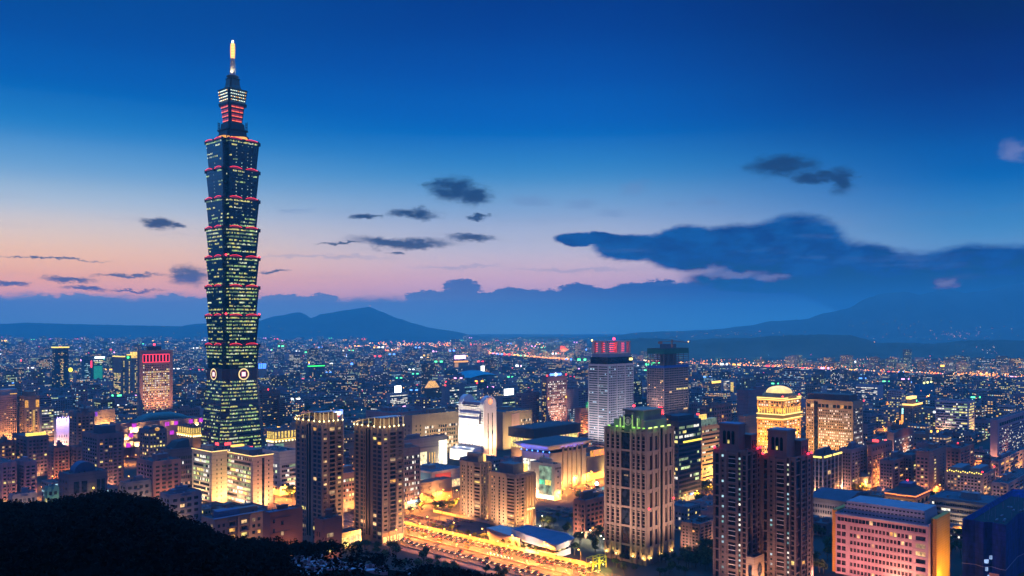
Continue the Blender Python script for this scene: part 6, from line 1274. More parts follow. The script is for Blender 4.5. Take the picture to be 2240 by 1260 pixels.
def gen_city():
    rng = random.Random(101)
    cand = []
    for (Y0, Y1, cell) in ((620,1500,29),(1500,3000,35),(3000,5200,46),(5200,9600,64)):
        lim = Y1*1.25
        a_lo, a_hi = -Y1*.3, Y1*1.35; b_lo, b_hi = Y0*.05, Y1*1.3
        na, nb = int((a_hi-a_lo)/cell), int((b_hi-b_lo)/cell)
        for ia in range(na):
            for ib in range(nb):
                if ia % 6 == 5 or ib % 5 == 4: continue          # streets
                a = a_lo+ia*cell; b_ = b_lo+ib*cell
                x = a*TR[0]+b_*TL[0]; y = a*TR[1]+b_*TL[1]
                if not (Y0 <= y < Y1): continue
                px, py = proj((x, y, 0))
                if not (-90 < px < 2330): continue
                if y > 4250 and px > 1230+(9000-y)*.02: continue
                if y > 3700 and px > 1480: continue
                if rng.random() < .05: continue
                cand.append((a+rng.uniform(0,3), b_+rng.uniform(0,3), cell, x, y, px, py))
    out = []
    for (a, b_, cell, x, y, px, py) in cand:
        if 400 < a < 500: 
            if b_ < 2000 and a < 468: continue
        if 508 < b_ < 540 or 552 < b_ < 586:
            if a < 900: continue
        if y > 6600 and 800 < px < 990 and 748 < py < 770: continue
        if open_px(px, py): continue
        hmax = 99
        for (lx0, ly0, lx1, ly1) in ((1400,790,2400,832),(1060,772,1256,788)):
            if lx0 < px < lx1:
                ly = ly0+(ly1-ly0)*(px-lx0)/(lx1-lx0)
                if py > ly-2: hmax = min(hmax, CAMH-(ly+1.5-HZ)/F*y)
        if 640 < px < 1260 and 750 < py < 778 and rng.random() < .7: continue
        if hmax < 4: continue
        w, l = cell*rng.uniform(.55,.86), cell*rng.uniform(.55,.86)
        r = rng.random(); far = y > 3000
        h = rng.uniform(12,20) if r < .55 else rng.uniform(18,30) if r < .85 else rng.uniform(28,46) if r < .97 else rng.uniform(46,72)
        if y < 1500 and r >= .85: h *= .8
        if far: h *= 1.12
        if y < 900: h = min(h, 24)
        h = min(h, hmax)
        x1 = x+w*TR[0]; x0 = x+l*TL[0]
        p0, p1 = 1120+F*x0/(y+l*TL[1]), 1120+F*x1/(y+w*TR[1]); yt = HZ+F*(CAMH-h)/y
        h2 = free(a, a+w, b_, b_+l, p0, p1, yt, py, y, h)
        if h2 < 4: continue
        h = min(h, h2)
        area = (p1-p0)*(py-(HZ+F*(CAMH-h)/y))
        out.append([area, x, y, px, py, w, l, h, p0, p1])
    out.sort(key=lambda t: -t[0])
    # what stays in view: count the front-most block over a coarse picture grid
    import numpy as np
    buf = {}; W2, H2 = 560, 140
    zb = np.full((H2, W2), 1e9); idb = np.full((H2, W2), -1, dtype=int)
    def paint(p0, p1, y0, y1, Y, k):
        c0, c1 = max(0, int(p0/4)), min(W2, int(p1/4)+1); r0, r1 = max(0, int((y0-700)/4)), min(H2, int((y1-700)/4)+1)
        if c0 < c1 and r0 < r1:
            s = zb[r0:r1,c0:c1]; m = s > Y; s[m] = Y; idb[r0:r1,c0:c1][m] = k
    for f in FOOT: paint(f[4], f[5], f[6], f[7], f[8], -2)
    for k, o in enumerate(out): paint(o[8], o[9], HZ+F*(CAMH-o[7])/o[2], o[4], o[2], k)
    vis = np.bincount(idb[idb >= 0], minlength=len(out))
    order = sorted(range(len(out)), key=lambda k: -vis[k])
    own = set(k for k in order[:235] if vis[k] > 3)
    mass = [MB(), MB()]
    marks = [(f, lb) for f, lb in zip(FOOT, LABELS)]
    rows = []
    for k, (area, x, y, px, py, w, l, h, p0, p1) in enumerate(out):
        wc = rng.choice([0,1,1,2,2,3,4,5,5,6,6,7,7]); pr = rng.choice([.08,.16,.24,.35,.5]) if y < 3000 else .26
        if k in own:
            d = MB(); info = block(d, (0,0), w, l, h, wc, rng, 2, y, pr)
            # local frame of the block is already the street grid
            rows.append((k, d, info, x, y, px, py, w, l, h, wc))
        else:
            block(mass[0 if y < 3000 else 1], (x, y), w, l, h, wc, rng, 1 if y < 2400 else 0, y, pr)
    used = {}
    for (k, d, info, x, y, px, py, w, l, h, wc) in rows:
        st = max(2, int(round(h/3.4))); 
        NUM = {2:'two',3:'three',4:'four',5:'five',6:'six',7:'seven',8:'eight',9:'nine',10:'ten',11:'eleven',12:'twelve',13:'thirteen',14:'fourteen',15:'fifteen'}
        size = NUM.get(st, 'tall')+'-storey'
        lt = 'unlit' if info['lit'] == 0 else 'dimly lit' if info['lit'] < 6 else 'partly lit' if info['lit'] < 20 else 'brightly lit'
        shape = 'slab' if max(w,l) > 1.45*min(w,l) else 'block'
        sg = {None:'',0:' with red sign',1:' with blue sign',2:' with white sign',3:' with pink sign',4:' with green sign',5:' with amber sign'}[info['sign']]
        # nearest placed building in the picture
        best = min(marks, key=lambda m: abs((m[0][4]+m[0][5])/2-px)+1.2*abs(m[0][7]-py)+ (0 if SHORT.get(m[1]) else 400))
        f, lb = best; ref = SHORT.get(lb) or lb
        rel = 'behind' if y > f[8]+25 else 'in front of' if y < f[8]-25 else 'beside'
        base = '%s %s %s %s%s %s %s' % (lt, size, WNAME[wc], shape, sg, rel, ref)
        n = used.get(base, 0); used[base] = n+1
        lab = base if not n else base.replace(rel, ['second','third','fourth','fifth','sixth'][min(n-1,4)]+' '+rel, 1)
        o = d.build('city_block', GM, None, (0,0,0)); o.location = (x, y, 0)
        tag(o, lab, 'building', 'ordinary city blocks around the landmark buildings')
    for m, nm, lb in ((mass[0],'city_blocks_behind','crowded low city blocks filling the middle distance'),(mass[1],'distant_city','hazy distant city blocks with scattered lit windows')):
        o = m.build(nm if False else 'distant_city', GM); tag(o, lb, 'city', kind='stuff')
    print('own blocks', len(rows), 'mass', len(out)-len(rows), 'verts', len(mass[0].v), len(mass[1].v))


gen_city()
# ------------------------------------------------------------------ streets, cars, lamps, trees
def AB(a, b, z=0): return Vector((a*TR[0]+b*TL[0], a*TR[1]+b*TL[1], z))
def gpoly(name, label, pts, z, mat):
    b = MB(); b.poly([(p[0],p[1],z) for p in pts]); return structure(b.build(name, mat), label)
ASPH = wall((.055,.05,.05), .85, .35, .05); PAVE = wall((.15,.12,.10), .9, .3, .3); LOT = wall((.028,.028,.04), .9, .4, .08)
EA = 462.0
gpoly('expressway', 'wide amber-lit expressway running past the canopy towers', [AB(EA-46,300),AB(EA-1,300),AB(EA-1,900),AB(EA-46,900)], .02, ASPH)
gpoly('frontage_road', 'service strip beside the expressway', [AB(EA-54,300),AB(EA-47,300),AB(EA-47,700),AB(EA-54,700)], .016, PAVE)
gpoly('street', 'bright cross street beside the car park', [AB(EA,560),AB(820,560),AB(820,580),AB(EA,580)], .02, ASPH)
gpoly('boulevard', 'busy boulevard in front of the cinema', [AB(EA,514),AB(950,514),AB(950,536),AB(EA,536)], .024, ASPH)
gpoly('car_park', 'open car park between the expressway and the beige apartment blocks', [AB(EA+3,470),AB(EA+48,470),AB(EA+48,556),AB(EA+3,556)], .012, LOT)
gpoly('car_park', 'dark car park behind the beige apartment blocks', [AB(566,440),AB(640,440),AB(640,508),AB(566,508)], .012, LOT)
b = MB()
for v in (4.2,7.8,11.4,15,18.6,27,30.6,34.2,37.8,41.4):      # lane markings
    for i in range(60): q = AB(EA-v, 312+i*8); n = AB(EA-v, 315+i*8); t = Vector((TR[0],TR[1],0))*.09; b.poly([(q-t)[:2]+(.03,),(q+t)[:2]+(.03,),(n+t)[:2]+(.03,),(n-t)[:2]+(.03,)])
structure(b.build('road_markings', wall((.5,.5,.48),.7)), 'dashed white lane lines on the expressway')
def wall_run(name, label, a, b0, b1, h, t, col, cat):
    m = MB(); q = [AB(a,b0),AB(a+t,b0),AB(a+t,b1),AB(a,b1)]; m.prism([p[:2] for p in q], 0, h)
    n = int((b1-b0)/6)
    for i in range(n): q = [AB(a-.15,b0+i*6),AB(a+t+.15,b0+i*6),AB(a+t+.15,b0+i*6+.4),AB(a-.15,b0+i*6+.4)]; m.prism([p[:2] for p in q], 0, h+.25)
    return tag(m.build(name, wall(col,.8,.25,.4)), label, cat)
wall_run('sound_wall', 'long pale concrete wall along the far side of the expressway', EA-.4, 345, 640, 3.4, .4, (.34,.28,.2), 'wall')
wall_run('median_barrier', 'low concrete barrier between the two carriageways', EA-23.2, 300, 900, .9, .6, (.3,.27,.22), 'barrier')
wall_run('median_barrier', 'low barrier between the carriageway and the service strip', EA-46.6, 300, 700, .9, .4, (.3,.27,.22), 'barrier')
wall_run('garden_wall', 'low pale wall round the beige apartment blocks', EA+49, 470, 552, 2.2, .4, (.36,.3,.22), 'wall')
# lamps
def lamp_proto(h, arm, col, name, label, group):
    t = thing(name, label, 'street lamp', (0,0,-500), 0, group)
    b = MB(); b.tube((0,0,0),(0,0,h),.16,.09,6); b.tube((0,0,h),(arm,0,h+.5),.07,n=5); b.cyl((0,0),.28,.24,0,.7,8); b.build('pole', [wall((.12,.12,.11),.5)], t)
    b = MB(); b.ball((arm,0,h+.35),.62,0,8,.4); b.build('lamp_head', [emit(col, 9)], t); return t
LP = [lamp_proto(10.5,2.4,(1,.46,.09),'street_lamp','amber street lamp','street lamps of the bright streets'), lamp_proto(7,1.0,(1,.93,.55),'street_lamp','yellow-white park lamp','lamps among the park trees')]
PROTO_USED = [False, False]
def lamp(p, rz, label, group, kind=0, power=20000, col=None, light=True):
    t = copy_tree(LP[kind])
    t.location = (p[0], p[1], 0); t.rotation_euler[2] = rz; tag(t, label, 'street lamp', group)
    if light:
        q = (2.4,0,9.9) if kind == 0 else (1,0,6.5)
        spot(t, q, (q[0]+.4,0,0), power, col or ((1,.31,.035) if kind == 0 else (1,.9,.45)), 164, .3, .3, 'lamp_light')
    return t
for i in range(9):
    lamp(AB(EA-22.9,330+i*27), YAW, 'amber lamp on the median of the expressway', 'lamps along the expressway median', power=90000)
    lamp(AB(EA-22.9,343+i*27), YAW+pi, 'amber lamp leaning over the near carriageway of the expressway', 'lamps over the near carriageway', power=10000)
for i in range(7): lamp(AB(EA-48,330+i*32), YAW, 'amber lamp beside the service strip of the expressway', 'lamps beside the service strip', power=9000)
for i in range(6): lamp(AB(EA+1.5,355+i*30), YAW+pi, 'amber lamp behind the pale concrete wall of the expressway', 'lamps behind the concrete wall', power=22000)
for i in range(9): lamp(AB(EA+8+i*26,581), YAW-pi/2, 'amber lamp along the cross street by the car park', 'lamps along the cross street', power=60000)
for i in range(12): lamp(AB(EA+120+i*27,537.5), YAW-pi/2, 'amber lamp along the boulevard before the cinema', 'lamps along the boulevard', power=90000)
for (px, py) in ((1180,1160),(1240,1158),(1272,1175),(1290,1170),(1320,1190),(1185,1137),(1290,1150),(1313,1183)): lamp(G(px,py+12), 1.0, 'yellow-green lamp among the trees near the white folded building', 'lamps among the trees by the folded building', 1, 14000)
for (px, py) in ((925,1112),(960,1122),(985,1098),(905,1130),(1005,1105),(890,1095),(600,1083),(625,1080),(640,1092)): lamp(G(px,py+14), 2.0, 'amber lamp among the trees between the canopy towers and the beige blocks', 'amber lamps among street trees', power=60000)
for (px, py) in ((1505,1100),(1530,1090),(1548,1108),(1515,1122),(1560,1075),(1500,1130),(1545,1128)): lamp(G(px,py+10), 2.6, 'amber lamp in the leafy avenue beside the dark glass offices', 'lamps in the leafy avenue', power=60000)
for (px, py) in ((1888,1073),(1901,1072),(1792,1086),(2008,1090),(40,1060),(95,1075),(118,1050),(170,1085),(215,1060),(250,1040),(285,1050),(330,1070),(400,1100),(190,1010),(140,1000),(240,1000),(30,1000),(1590,1070),(1850,1090),(1920,1088),(1950,1095),(2035,1098),(2062,1070),(2100,1010),(2180,1045),(2215,1060),(2230,1080),(2010,1015),(1960,1020),(1830,1040),(2080,985),(2160,1005),(1890,1000),(1930,960),(2010,960),(2060,960),(1700,1010),(1760,1030),(2120,1165),(2210,1150),(1820,1110),(690,1045),(745,1060),(640,1030),(770,1000),(760,960),(960,1045),(900,1020),(1000,1040),(1110,1040),(1240,1080),(1290,1060),(1300,1040),(1420,1010),(2188,1135),(2140,1050),(2155,1012),(2130,985),(2132,992),(272,1000),(282,1003),(80,985),(105,993),(60,985),(300,1000),(20,965)): lamp(G(px,py+16), 2.6, 'lone amber lamp glowing between apartment blocks', 'lone amber lamps between blocks', power=60000)
def clear_foot(p):
    a, b_ = grid_ab(p); return not any(f_[0]-1.5 < a < f_[1]+1.5 and f_[2]-1.5 < b_ < f_[3]+1.5 for f_ in FOOT)
rg = random.Random(77)
for k in range(95):                                  # mid-city streets
    for _ in range(40):
        px, py = rg.uniform(0,2240), rg.uniform(830,1000); p = G(px, py); a, b_ = grid_ab(p)
        if not any(f[0]-2 < a < f[1]+2 and f[2]-2 < b_ < f[3]+2 for f in FOOT): break
    lamp(p, rg.random()*6, 'amber lamp in a mid-city street, glowing between roofs', 'amber lamps in mid-city streets', power=130000)
for (x0,y0,x1,y1,n) in ((1420,985,1560,1130,12),(1170,1040,1335,1095,10),(880,1075,1010,1125,6),(0,950,130,1010,8),(560,1050,660,1100,6),(1780,1060,2060,1105,12),(2060,960,2240,1060,10),(1560,940,1760,1000,6),(1880,930,2060,985,8),(300,985,440,1040,6),(690,1000,790,1060,6)):
    for k in range(n):
        for _ in range(30):
            p = G(rg.uniform(x0,x1), rg.uniform(y0,y1))
            if clear_foot(p): break
        lamp(p, rg.random()*6, 'amber lamp in the streets between the landmark buildings', 'amber lamps between landmark buildings', power=42000)
# cars
def car_mesh(col):
    b = MB(); L_, W_ = 4.4, 1.75
    def sec(x, z0, z1, w): return [(x,-w/2,z0),(x,w/2,z0),(x,w/2*.92,z1),(x,-w/2*.92,z1)]
    b.loft([sec(-2.2,.35,.85,W_*.9),sec(-2.0,.3,.95,W_),sec(1.0,.3,.95,W_),sec(2.0,.3,.78,W_),sec(2.2,.38,.65,W_*.88)],0)
    b.loft([sec(-1.75,.93,.98,W_*.92),sec(-1.25,.93,1.42,W_*.84),sec(.25,.93,1.45,W_*.84),sec(1.05,.93,.97,W_*.92)],1)
    for x in (-1.35,1.35):
        for y in (-.8,.8): b.tube((x,y-.1,.32),(x,y+.1,.32),.32,n=10,m=2)
    for y in (-.58,.58):
        b.box(2.16,y-.26,.48,2.27,y+.26,.72,3); b.box(-2.27,y-.26,.62,-2.14,y+.26,.86,4)
    return b, [wall(col,.3,.1,.5,.3), glass((.01,.012,.016)), wall((.02,.02,.02))]
CARS = {}
def car(kind, on):
    if (kind, on) not in CARS:
        b, m = car_mesh([(.28,.28,.28),(.02,.02,.025),(.07,.075,.08),(.10,.012,.012),(.25,.16,.015)][kind])
        m += [emit((1,.66,.30),6), emit((1,.05,.03),7)] if on else [wall((.4,.4,.4),.3), wall((.15,.01,.01),.3)]
        CARS[(kind, on)] = b.mesh('car', m)
    return CARS[(kind, on)]
CN = ['white','black','silver grey','red','yellow']
def place_car(p, rz, kind, on, label, group):
    o = link('car', car(kind, on), None, (p[0],p[1],.03), rz); return tag(o, label, 'car', group)
rg = random.Random(9)
for v, dirn, lab in ((2.6,-1,'lane next to the concrete wall'),(6,-1,'second lane from the concrete wall'),(9.6,1,'third lane from the concrete wall'),(13.2,1,'lane beside the median lamps'),(16.8,1,'inner lane beside the median'),(28.8,1,'near carriageway, inner lane'),(32.4,1,'near carriageway, middle lane'),(36,-1,'near carriageway, outer lane'),(39.6,-1,'outermost lane of the near carriageway')):
    b_ = 335+rg.uniform(0,8)
    while b_ < 545:
        k = rg.choice([0,1,1,1,2,2,3,4]); q = AB(EA-v, b_)
        place_car(q, YAW+pi/2 if dirn > 0 else YAW-pi/2, k, True, '%s car with %s in the %s' % (CN[k], 'tail lights glowing' if dirn > 0 else 'headlights on', lab), 'cars on the expressway')
        b_ += rg.uniform(5.1,5.8) if v in (2.6,9.6,36) else rg.uniform(22,48)
for (b0, a0, a1, lab) in ((519,EA+125,EA+330,'boulevard'),(524,EA+125,EA+330,'boulevard'),(529,EA+125,EA+330,'boulevard'),(566,EA+6,EA+150,'cross street'),(574,EA+6,EA+150,'cross street')):
    a = a0
    while a < a1:
        k = rg.choice([0,1,2,3,4]); on = b0 in (519,566)
        place_car(AB(a,b0), YAW if on else YAW+pi, k, True, '%s car with %s on the %s' % (CN[k], 'tail lights glowing' if on else 'headlights on', lab), 'cars on the city streets'); a += rg.uniform(14,26)
for r_ in range(5):
    for i in range(20):
        if rg.random() < .3 or (r_ > 2 and i < 12): continue
        k = rg.choice([0,1,1,2,2,3]); place_car(AB(EA+8+r_*8.6, 552-i*2.9), YAW, k, False, '%s car parked in a row by the expressway wall' % CN[k], 'cars in the car park by the expressway')
for r_ in range(3):
    for i in range(14):
        if rg.random() < .3: continue
        k = rg.choice([0,1,1,2,2,3]); place_car(AB(572+r_*13, 444+i*3.2), YAW, k, False, '%s car parked in the dark car park behind the beige blocks' % CN[k], 'cars in the dark car park')
# trees
def leafmat(c):
    m, nt, bs = newmat('leaves_%.3f_%.3f' % (c[0], c[1])); g = nt.nodes.new('ShaderNodeNewGeometry'); n = nt.nodes.new('ShaderNodeTexNoise'); n.inputs['Scale'].default_value = .5
    nt.links.new(g.outputs['Position'], n.inputs['Vector']); mr = nt.nodes.new('ShaderNodeMapRange'); mr.inputs[1].default_value = .3; mr.inputs[2].default_value = .7; mr.inputs[3].default_value = .5; mr.inputs[4].default_value = 1.6
    nt.links.new(n.outputs['Fac'], mr.inputs[0]); vm = nt.nodes.new('ShaderNodeVectorMath'); vm.operation = 'SCALE'; vm.inputs[0].default_value = c; nt.links.new(mr.outputs[0], vm.inputs['Scale'])
    nt.links.new(vm.outputs[0], bs.inputs['Base Color']); bs.inputs['Roughness'].default_value = .9; bs.inputs['Specular IOR Level'].default_value = .03; return m
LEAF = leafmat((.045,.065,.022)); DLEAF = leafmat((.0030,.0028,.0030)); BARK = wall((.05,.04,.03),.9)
def leaves(d, c, rx, rz, n, size, rng):
    lobes = [(rng.uniform(-.55,.55)*rx, rng.uniform(-.55,.55)*rx, rng.uniform(-.3,.6)*rz, rng.uniform(.4,.7)) for _ in range(7)]
    for _ in range(n):
        lx, ly, lz, lr = rng.choice(lobes)
        u = Vector((rng.gauss(0,1), rng.gauss(0,1), rng.gauss(0,1))).normalized()*lr*rng.uniform(.5,1.05)
        p = Vector((c[0]+lx+u.x*rx, c[1]+ly+u.y*rx, c[2]+lz+u.z*rz)); s = size*rng.uniform(.6,1.3)
        a = Vector((rng.gauss(0,1), rng.gauss(0,1), rng.gauss(0,.6))).normalized(); bb = a.cross(Vector((rng.gauss(0,1),rng.gauss(0,1),rng.gauss(0,1)))).normalized()
        d.poly([p-a*s-bb*s*.6, p+a*s-bb*s*.5, p+a*s*.7+bb*s*.6, p-a*s*.8+bb*s*.5])
TREES = []
for i in range(4):
    rng = random.Random(200+i); t = thing('tree', 'street tree', 'tree', (0,0,-500))
    b = MB(); b.tube((0,0,0),(.2,0,3.2),.28,.18,7)
    for k in range(5): a = k*1.3+i; b.tube((.15,0,2.4+.2*k),(1.8*cos(a),1.8*sin(a),5+.3*k),.11,.04,5)
    b.build('trunk', [BARK], t); b = MB(); leaves(b,(0,0,6.0),3.3,2.7,420,.42,rng); b.build('crown', [LEAF], t); TREES.append([t, False])
def tree(p, label, group, s=1.0, rng=random):
    e = rng.choice(TREES); t = e[0] if not e[1] else copy_tree(e[0]); e[1] = True
    t.location = (p[0],p[1],0); t.rotation_euler = (0,0,rng.uniform(0,6)); t.scale = (s*rng.uniform(.9,1.1),)*2+(s*rng.uniform(.85,1.15),); return tag(t, label, 'tree', group)
rg = random.Random(12)
def clear(p, m=2.5):
    a, b_ = grid_ab(p); return not any(f[0]-m < a < f[1]+m and f[2]-m < b_ < f[3]+m for f in FOOT) and not (EA-50 < a < EA+.5)
def scatter(n, box, label, group, s0=.8, s1=1.3):
    k = 0
    for _ in range(n*12):
        p = G(rg.uniform(box[0],box[2]), rg.uniform(box[1],box[3]))
        if not clear(p): continue
        a, b_ = grid_ab(p)
        if 513 < b_ < 537 or 559 < b_ < 581 or EA+3 < a < EA+48 and 470 < b_ < 556: continue
        tree(p, label, group, rg.uniform(s0,s1), rg); k += 1
        if k >= n: break
for i in range(18): tree(AB(EA+2.6+rg.uniform(0,2.5), 396+i*6.2), 'round bush-like tree behind the concrete wall by the folded white building', 'trees behind the expressway wall', rg.uniform(.55,.9), rg)
for i in range(44): tree(AB(EA-rg.uniform(56,84), rg.uniform(325,540)), 'dark bushy tree on the near verge of the expressway', 'dark trees on the near verge', rg.uniform(.7,1.15), rg)
for i in range(10): tree(AB(EA-21.3, 470+i*17), 'small tree on the expressway median', 'trees on the expressway median', .45, rg)
scatter(26, (1180,1130,1325,1215), 'dark green tree between the folded white building and the dark brick block', 'trees by the folded white building')
scatter(12, (890,1100,1010,1135), 'tree along the cross street near the canopy tower', 'trees along the cross street')
scatter(8, (1190,1085,1330,1105), 'tree beside the boulevard before the cinema', 'trees beside the boulevard')
scatter(34, (1485,1070,1570,1150), 'lamp-lit tree in the avenue beside the dark glass offices', 'trees of the leafy avenue')
scatter(20, (1330,1225,1500,1262), 'garden tree at the foot of the green-crowned tower', 'trees round the green-crowned tower', .6, 1.0)
scatter(46, (640,897,860,940), 'dark park tree behind the canopy towers', 'trees of the dark park', 1.3, 2.2)
scatter(22, (1860,1075,2050,1100), 'garden tree behind the orange-eaved villa block', 'trees behind the villa block', .8, 1.2)
scatter(10, (600,1075,650,1110), 'tree beside the white low office block', 'trees by the low office block')
scatter(10, (2066,1180,2106,1230), 'tree in the yard between the yellow wall and the netted site', 'trees by the yellow wall')
scatter(26, (1490,1195,1565,1250), 'tree between the green-crowned tower and the brick towers', 'trees between the two tall towers')
scatter(16, (1776,1160,1826,1255), 'dark tree between the brick towers and the pink hospital', 'trees by the hospital')
for (px, py) in ((672,905),(708,903),(745,912),(790,905),(812,902),(700,922)): lamp(G(px,py), 0, 'green-white lamp in the dark park behind the canopy towers', 'lamps of the dark park', 1, 4000, (.6,1,.5))
# site at the road end: lit barrier and yellow steel frames
for (px, py) in ((1296,1250),(1312,1246)):
    p = G(px, py); t = thing('steel_gantry', 'yellow steel work frame lit beside the expressway end', 'gantry', p, YAW, 'yellow work frames by the road end')
    b = MB()
    for x in (0,7):
        for y in (0,5): b.tube((x,y,0),(x,y,8),.22,n=4)
    for z in (4,8): b.tube((0,0,z),(7,0,z),.2,n=4); b.tube((0,5,z),(7,5,z),.2,n=4); b.tube((0,0,z),(0,5,z),.2,n=4); b.tube((7,0,z),(7,5,z),.2,n=4)
    b.tube((0,0,4),(7,0,8),.15,n=4); b.build('frame', [wall((.4,.34,.03))], t); part(t,'work_lamp',emit((.9,1,.2),5),lambda b:b.ball((3,-.6,3),.5,0,6)); point(t,(3,-3,4),2600,(.85,1,.15))
for i in range(14):
    p = AB(EA-20-1.3*(i%2), 398+i*1.7); o = part(None,'barrier_lamp',[emit((.9,1,.5),5), wall((.5,.5,.4))],lambda b:(b.ball((0,0,1.2),.3,0,6), b.cyl((0,0),.2,.2,0,1,6,1))); o.location = p; tag(o,'glowing barrier lamp in the row at the expressway work site','barrier lamp','barrier lamps at the work site')
for t in LP:
    for c in list(t.children): bpy.data.objects.remove(c)
    bpy.data.objects.remove(t)
# ------------------------------------------------------------------ far lights, raised river road
FLM = [emit(c, q) for c, q in (((1,.27,.03),3.2),((1,.36,.06),3.6),((1,.75,.45),3),((1,.04,.1),4),((.4,.9,1),2.5),((.4,1,.45),2.5))]
fl = MB(); rg = random.Random(31)
def dot(p, r, m):
    i = len(fl.v); x, y, z = p
    fl.v += [(x,y,z+r),(x+r,y,z),(x,y-r,z),(x-r,y,z),(x,y+r,z),(x,y,z-r)]
    fl.f += [(i+2,i+1,i),(i+3,i+2,i),(i+5,i+1,i+2),(i+5,i+2,i+3),(i+1,i+4,i),(i+4,i+3,i)]; fl.m += [m]*6
def fdot(px, py, m, s=1.0, z=14):
    Y = (CAMH-z)*F/(py-HZ); p = at(px, Y); dot((p.x, Y, z), Y*.00082*s, m)
for _ in range(520): fdot(rg.uniform(0,1250), 742+abs(rg.gauss(0,1))*14+3, rg.choice([0,0,1,1,2,2,3,4]), rg.uniform(.35,.8))
for _ in range(420): fdot(rg.gauss(850,110), rg.uniform(750,768), rg.choice([0,0,0,1,1,2]), rg.uniform(.5,1.05))
for _ in range(420): fdot(rg.uniform(960,1250), rg.uniform(749,775), rg.choice([0,0,0,1,1,3]), rg.uniform(.4,.9))
for i in range(200): t = rg.random(); fdot(1065+180*t, 774+12*t+rg.uniform(-1.5,1.5), rg.choice([0,0,1]), rg.uniform(.6,1))
for i in range(560): t = rg.random(); fdot(1380+880*t, 791+37*t+rg.gauss(0,3.4), rg.choice([0,0,0,1,1,2]), rg.uniform(.5,1.15))
for i in range(40): fdot(rg.gauss(2145,25), rg.gauss(819,3), rg.choice([0,1,2]), rg.uniform(.7,1.4))
for i in range(150): fdot(rg.uniform(1500,2240), rg.uniform(795,850), rg.choice([0,1,2,3,4]), rg.uniform(.3,.6))
for i in range(420): fdot(rg.uniform(0,2240), rg.uniform(775,880), rg.choice([0,0,1,1,2,3,4,5]), rg.uniform(.3,.7), 22)
for (Y0, Y1, cell) in ((900,1500,29),(1500,3000,35),(3000,5200,46)):
    a_lo, b_lo = -Y1*.3, Y0*.05
    for k in range(400):
        for ax in (0, 1):
            if (k % 6 != 5 if ax == 0 else k % 5 != 4) or rg.random() < .45: continue
            t = rg.uniform(0,60); m = rg.choice([0,0,1])
            while t < Y1*1.4:
                q = AB(a_lo+k*cell+cell*.5, t) if ax == 0 else AB(t-Y1*.3, b_lo+k*cell+cell*.5); t += rg.uniform(34,60)
                if Y0 < q.y < Y1 and abs(q.x) < q.y*.62 and not (q.y > 4200 and q.x > 0) and clear(q, 1): dot((q.x,q.y,10), max(.6, q.y*.00042)*rg.uniform(.7,1.2), m)
tag(fl.build('distant_lights', FLM), 'countless amber street lights scattered to the far riverside', 'city lights', kind='stuff')
fl = MB()
def hdot(px, py, D, m, s=.6): p = at(px, D, py); dot((p.x, D, p.z), D*.0005*s, m)
for i in range(60): hdot(rg.gauss(1560,120), rg.uniform(722,738), 9000, rg.choice([1,2]), rg.uniform(.3,.55))
for i in range(70): hdot(rg.uniform(1850,2240), rg.uniform(700,745), 9100, rg.choice([1,2,0]), rg.uniform(.3,.6))
for i in range(30): hdot(rg.gauss(2100,30), rg.gauss(732,4), 9100, rg.choice([1,0]), rg.uniform(.4,.7))
for i in range(40): hdot(rg.uniform(1080,1330), rg.uniform(738,748), 9050, rg.choice([1,2]), rg.uniform(.3,.5))
for i in range(50): hdot(rg.uniform(200,700), rg.uniform(712,740), 11000, rg.choice([1,2,0]), rg.uniform(.25,.5))
for i in range(12): hdot(rg.gauss(2165,25), rg.gauss(768,6), 4500, rg.choice([0,2]), rg.uniform(.4,.8))
hdot(810,669,12600,1,.7); hdot(1913,748,4900,1,.9)
tag(fl.build('hillside_lights', FLM), 'tiny house lights on the slopes of the far hills', 'hillside lights', kind='stuff')
def raised(label, p0, p1, w, n):
    a, c = G(*p0), G(*p1); t = (c-a).normalized(); nn = Vector((-t.y,t.x,0)); b = MB()
    b.prism([(a+nn*w)[:2],(a-nn*w)[:2],(c-nn*w)[:2],(c+nn*w)[:2]], 7, 9)
    for i in range(n): q = a+(c-a)*(i+.5)/n; b.box(q.x-2,q.y-2,0,q.x+2,q.y+2,7)
    o = b.build('raised_road', wall((.32,.26,.22))); structure(o, label)
    for i in range(9): q = a+(c-a)*(i+.5)/9; point(o, (q.x,q.y-3,30), 260000, (1,.48,.15), 2)
raised('raised river road lit amber below the dark wooded hill', (1380,793), (2330,834), 9, 40)
raised('raised road in the middle of the lamp field', (1065,774), (1252,788), 12, 20)
# ------------------------------------------------------------------ viewer's hill: ground and black woods
SIL = [(-300,1105),(0,1098),(60,1104),(120,1094),(180,1084),(230,1077),(280,1082),(330,1094),(380,1128),(430,1142),(470,1166),(520,1180),(600,1184),(660,1192),(720,1184),(770,1194),(830,1212),(880,1228),(950,1243),(1010,1252),(1100,1266),(1300,1300),(2500,1420)]
def sil(px):
    for (x0,y0),(x1,y1) in zip(SIL, SIL[1:]):
        if x0 <= px <= x1: return y0+(y1-y0)*(px-x0)/(x1-x0)
    return SIL[-1][1] if px > 0 else SIL[0][1]
RID = 265.0
def hillz(px, d):
    zr = CAMH-(sil(px)+44-HZ)/F*RID
    if d <= RID: t = (d-12)/(RID-12); return 146+(zr-146)*max(t,0)**.9
    t = min((d-RID)/190, 1); return zr*(1-t*t*(3-2*t))-1.5*t
b = MB(); cols = list(range(-300,2560,40)); ds = [12,40,80,120,160,200,235,265,295,330,370,410,455]
for d in ds:
    for px in cols: b.v.append(((px-1120)/F*d, d, hillz(px,d)+(random.Random(px*7+d).uniform(-.8,.8) if d < 440 else 0)))
n = len(cols)
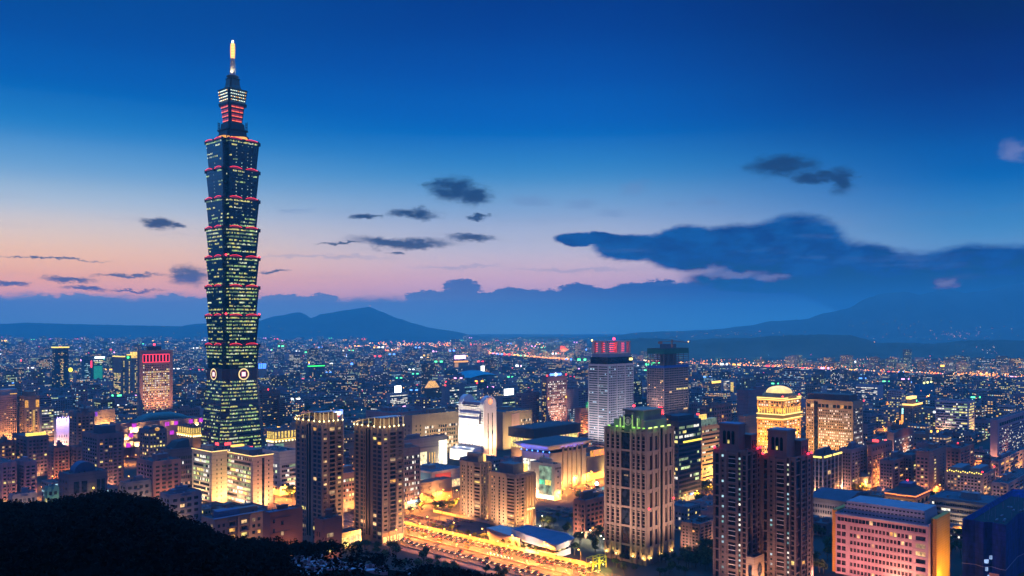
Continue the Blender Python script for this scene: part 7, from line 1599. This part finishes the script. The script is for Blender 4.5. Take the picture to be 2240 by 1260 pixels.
for i in range(len(ds)-1):
    for j in range(n-1): k = i*n+j; b.f.append((k,k+1,k+n+1,k+n)); b.m.append(0)
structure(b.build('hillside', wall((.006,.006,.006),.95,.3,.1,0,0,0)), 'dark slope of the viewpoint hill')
def tomb_patch(px, py): return 620 < px < 920 and py > 1212+abs(px-745)*.07
d = MB(); rng = random.Random(55); cnt = 0
for _ in range(2600):
    px, dd = rng.uniform(-120,1420), rng.uniform(105,RID+70); 
    z = hillz(px, dd); py = HZ+(CAMH-z)/dd*F
    if py > 1420: continue
    rx = rng.uniform(2.2,4.0); rz = rng.uniform(2.0,3.2); top = z+rng.uniform(3.0,5.0)
    pt = HZ+(CAMH-top-rz)/dd*F
    if dd > 100 and (tomb_patch(px, py-12) or tomb_patch(px, pt+12) or tomb_patch(px, (pt+py)/2)) and rng.random() < .9: continue
    # keep the woods' outline where the photo has it
    lim = CAMH-(sil(px)-5-HZ)/F*dd
    if top+rz > lim: top = lim-rz+rng.uniform(-1.2,.5)
    if top < z: continue
    x = (px-1120)/F*dd
    leaves(d, (x,dd,top), rx, rz, 85, .42 if dd > 150 else .34, rng); cnt += 1
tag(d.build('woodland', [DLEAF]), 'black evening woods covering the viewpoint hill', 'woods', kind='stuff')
print('crowns', cnt)
rg = random.Random(19)
for i in range(16):
    px = rg.uniform(985,1330); dd = rg.uniform(440,505); p = at(px, dd)
    tree(p, 'dark feathery tree on the slope below the expressway', 'dark trees below the expressway', rg.uniform(1.3,2.0), rg)
def tomb(px, py, k):
    dd = 150
    for q in range(150, 285, 3):
        if HZ+(CAMH-hillz(px,q))/q*F < py: dd = q; break
    z = hillz(px, dd); x = (px-1120)/F*dd; t = thing('hillside_tomb', 'pale stone tomb terrace on the dark slope below the canopy towers', 'tomb', (x,dd,z+.2), rg.uniform(-.5,.2)+.5, 'pale tombs on the dark slope')
    m = wall((.30,.32,.36),.7,.3,.6)
    w = rg.uniform(2.2,4.2)
    b = MB(); b.box(-w/2,-1.6,-1.2,w/2,1.6,.1); b.build('terrace', [m], t); b = MB(); b.box(-w/2,1.3,.1,w/2,1.6,1.1); b.box(-w/2,-.6,.1,-w/2+.25,1.3,.7); b.box(w/2-.25,-.6,.1,w/2,1.3,.7); b.build('back_wall', [m], t)
    b = MB(); b.box(-.45,.9,.1,.45,1.15,1.5); b.build('headstone', [wall((.12,.12,.13),.4)], t)
for i in range(34): tomb(rg.uniform(630,915), rg.uniform(1220,1262), i)
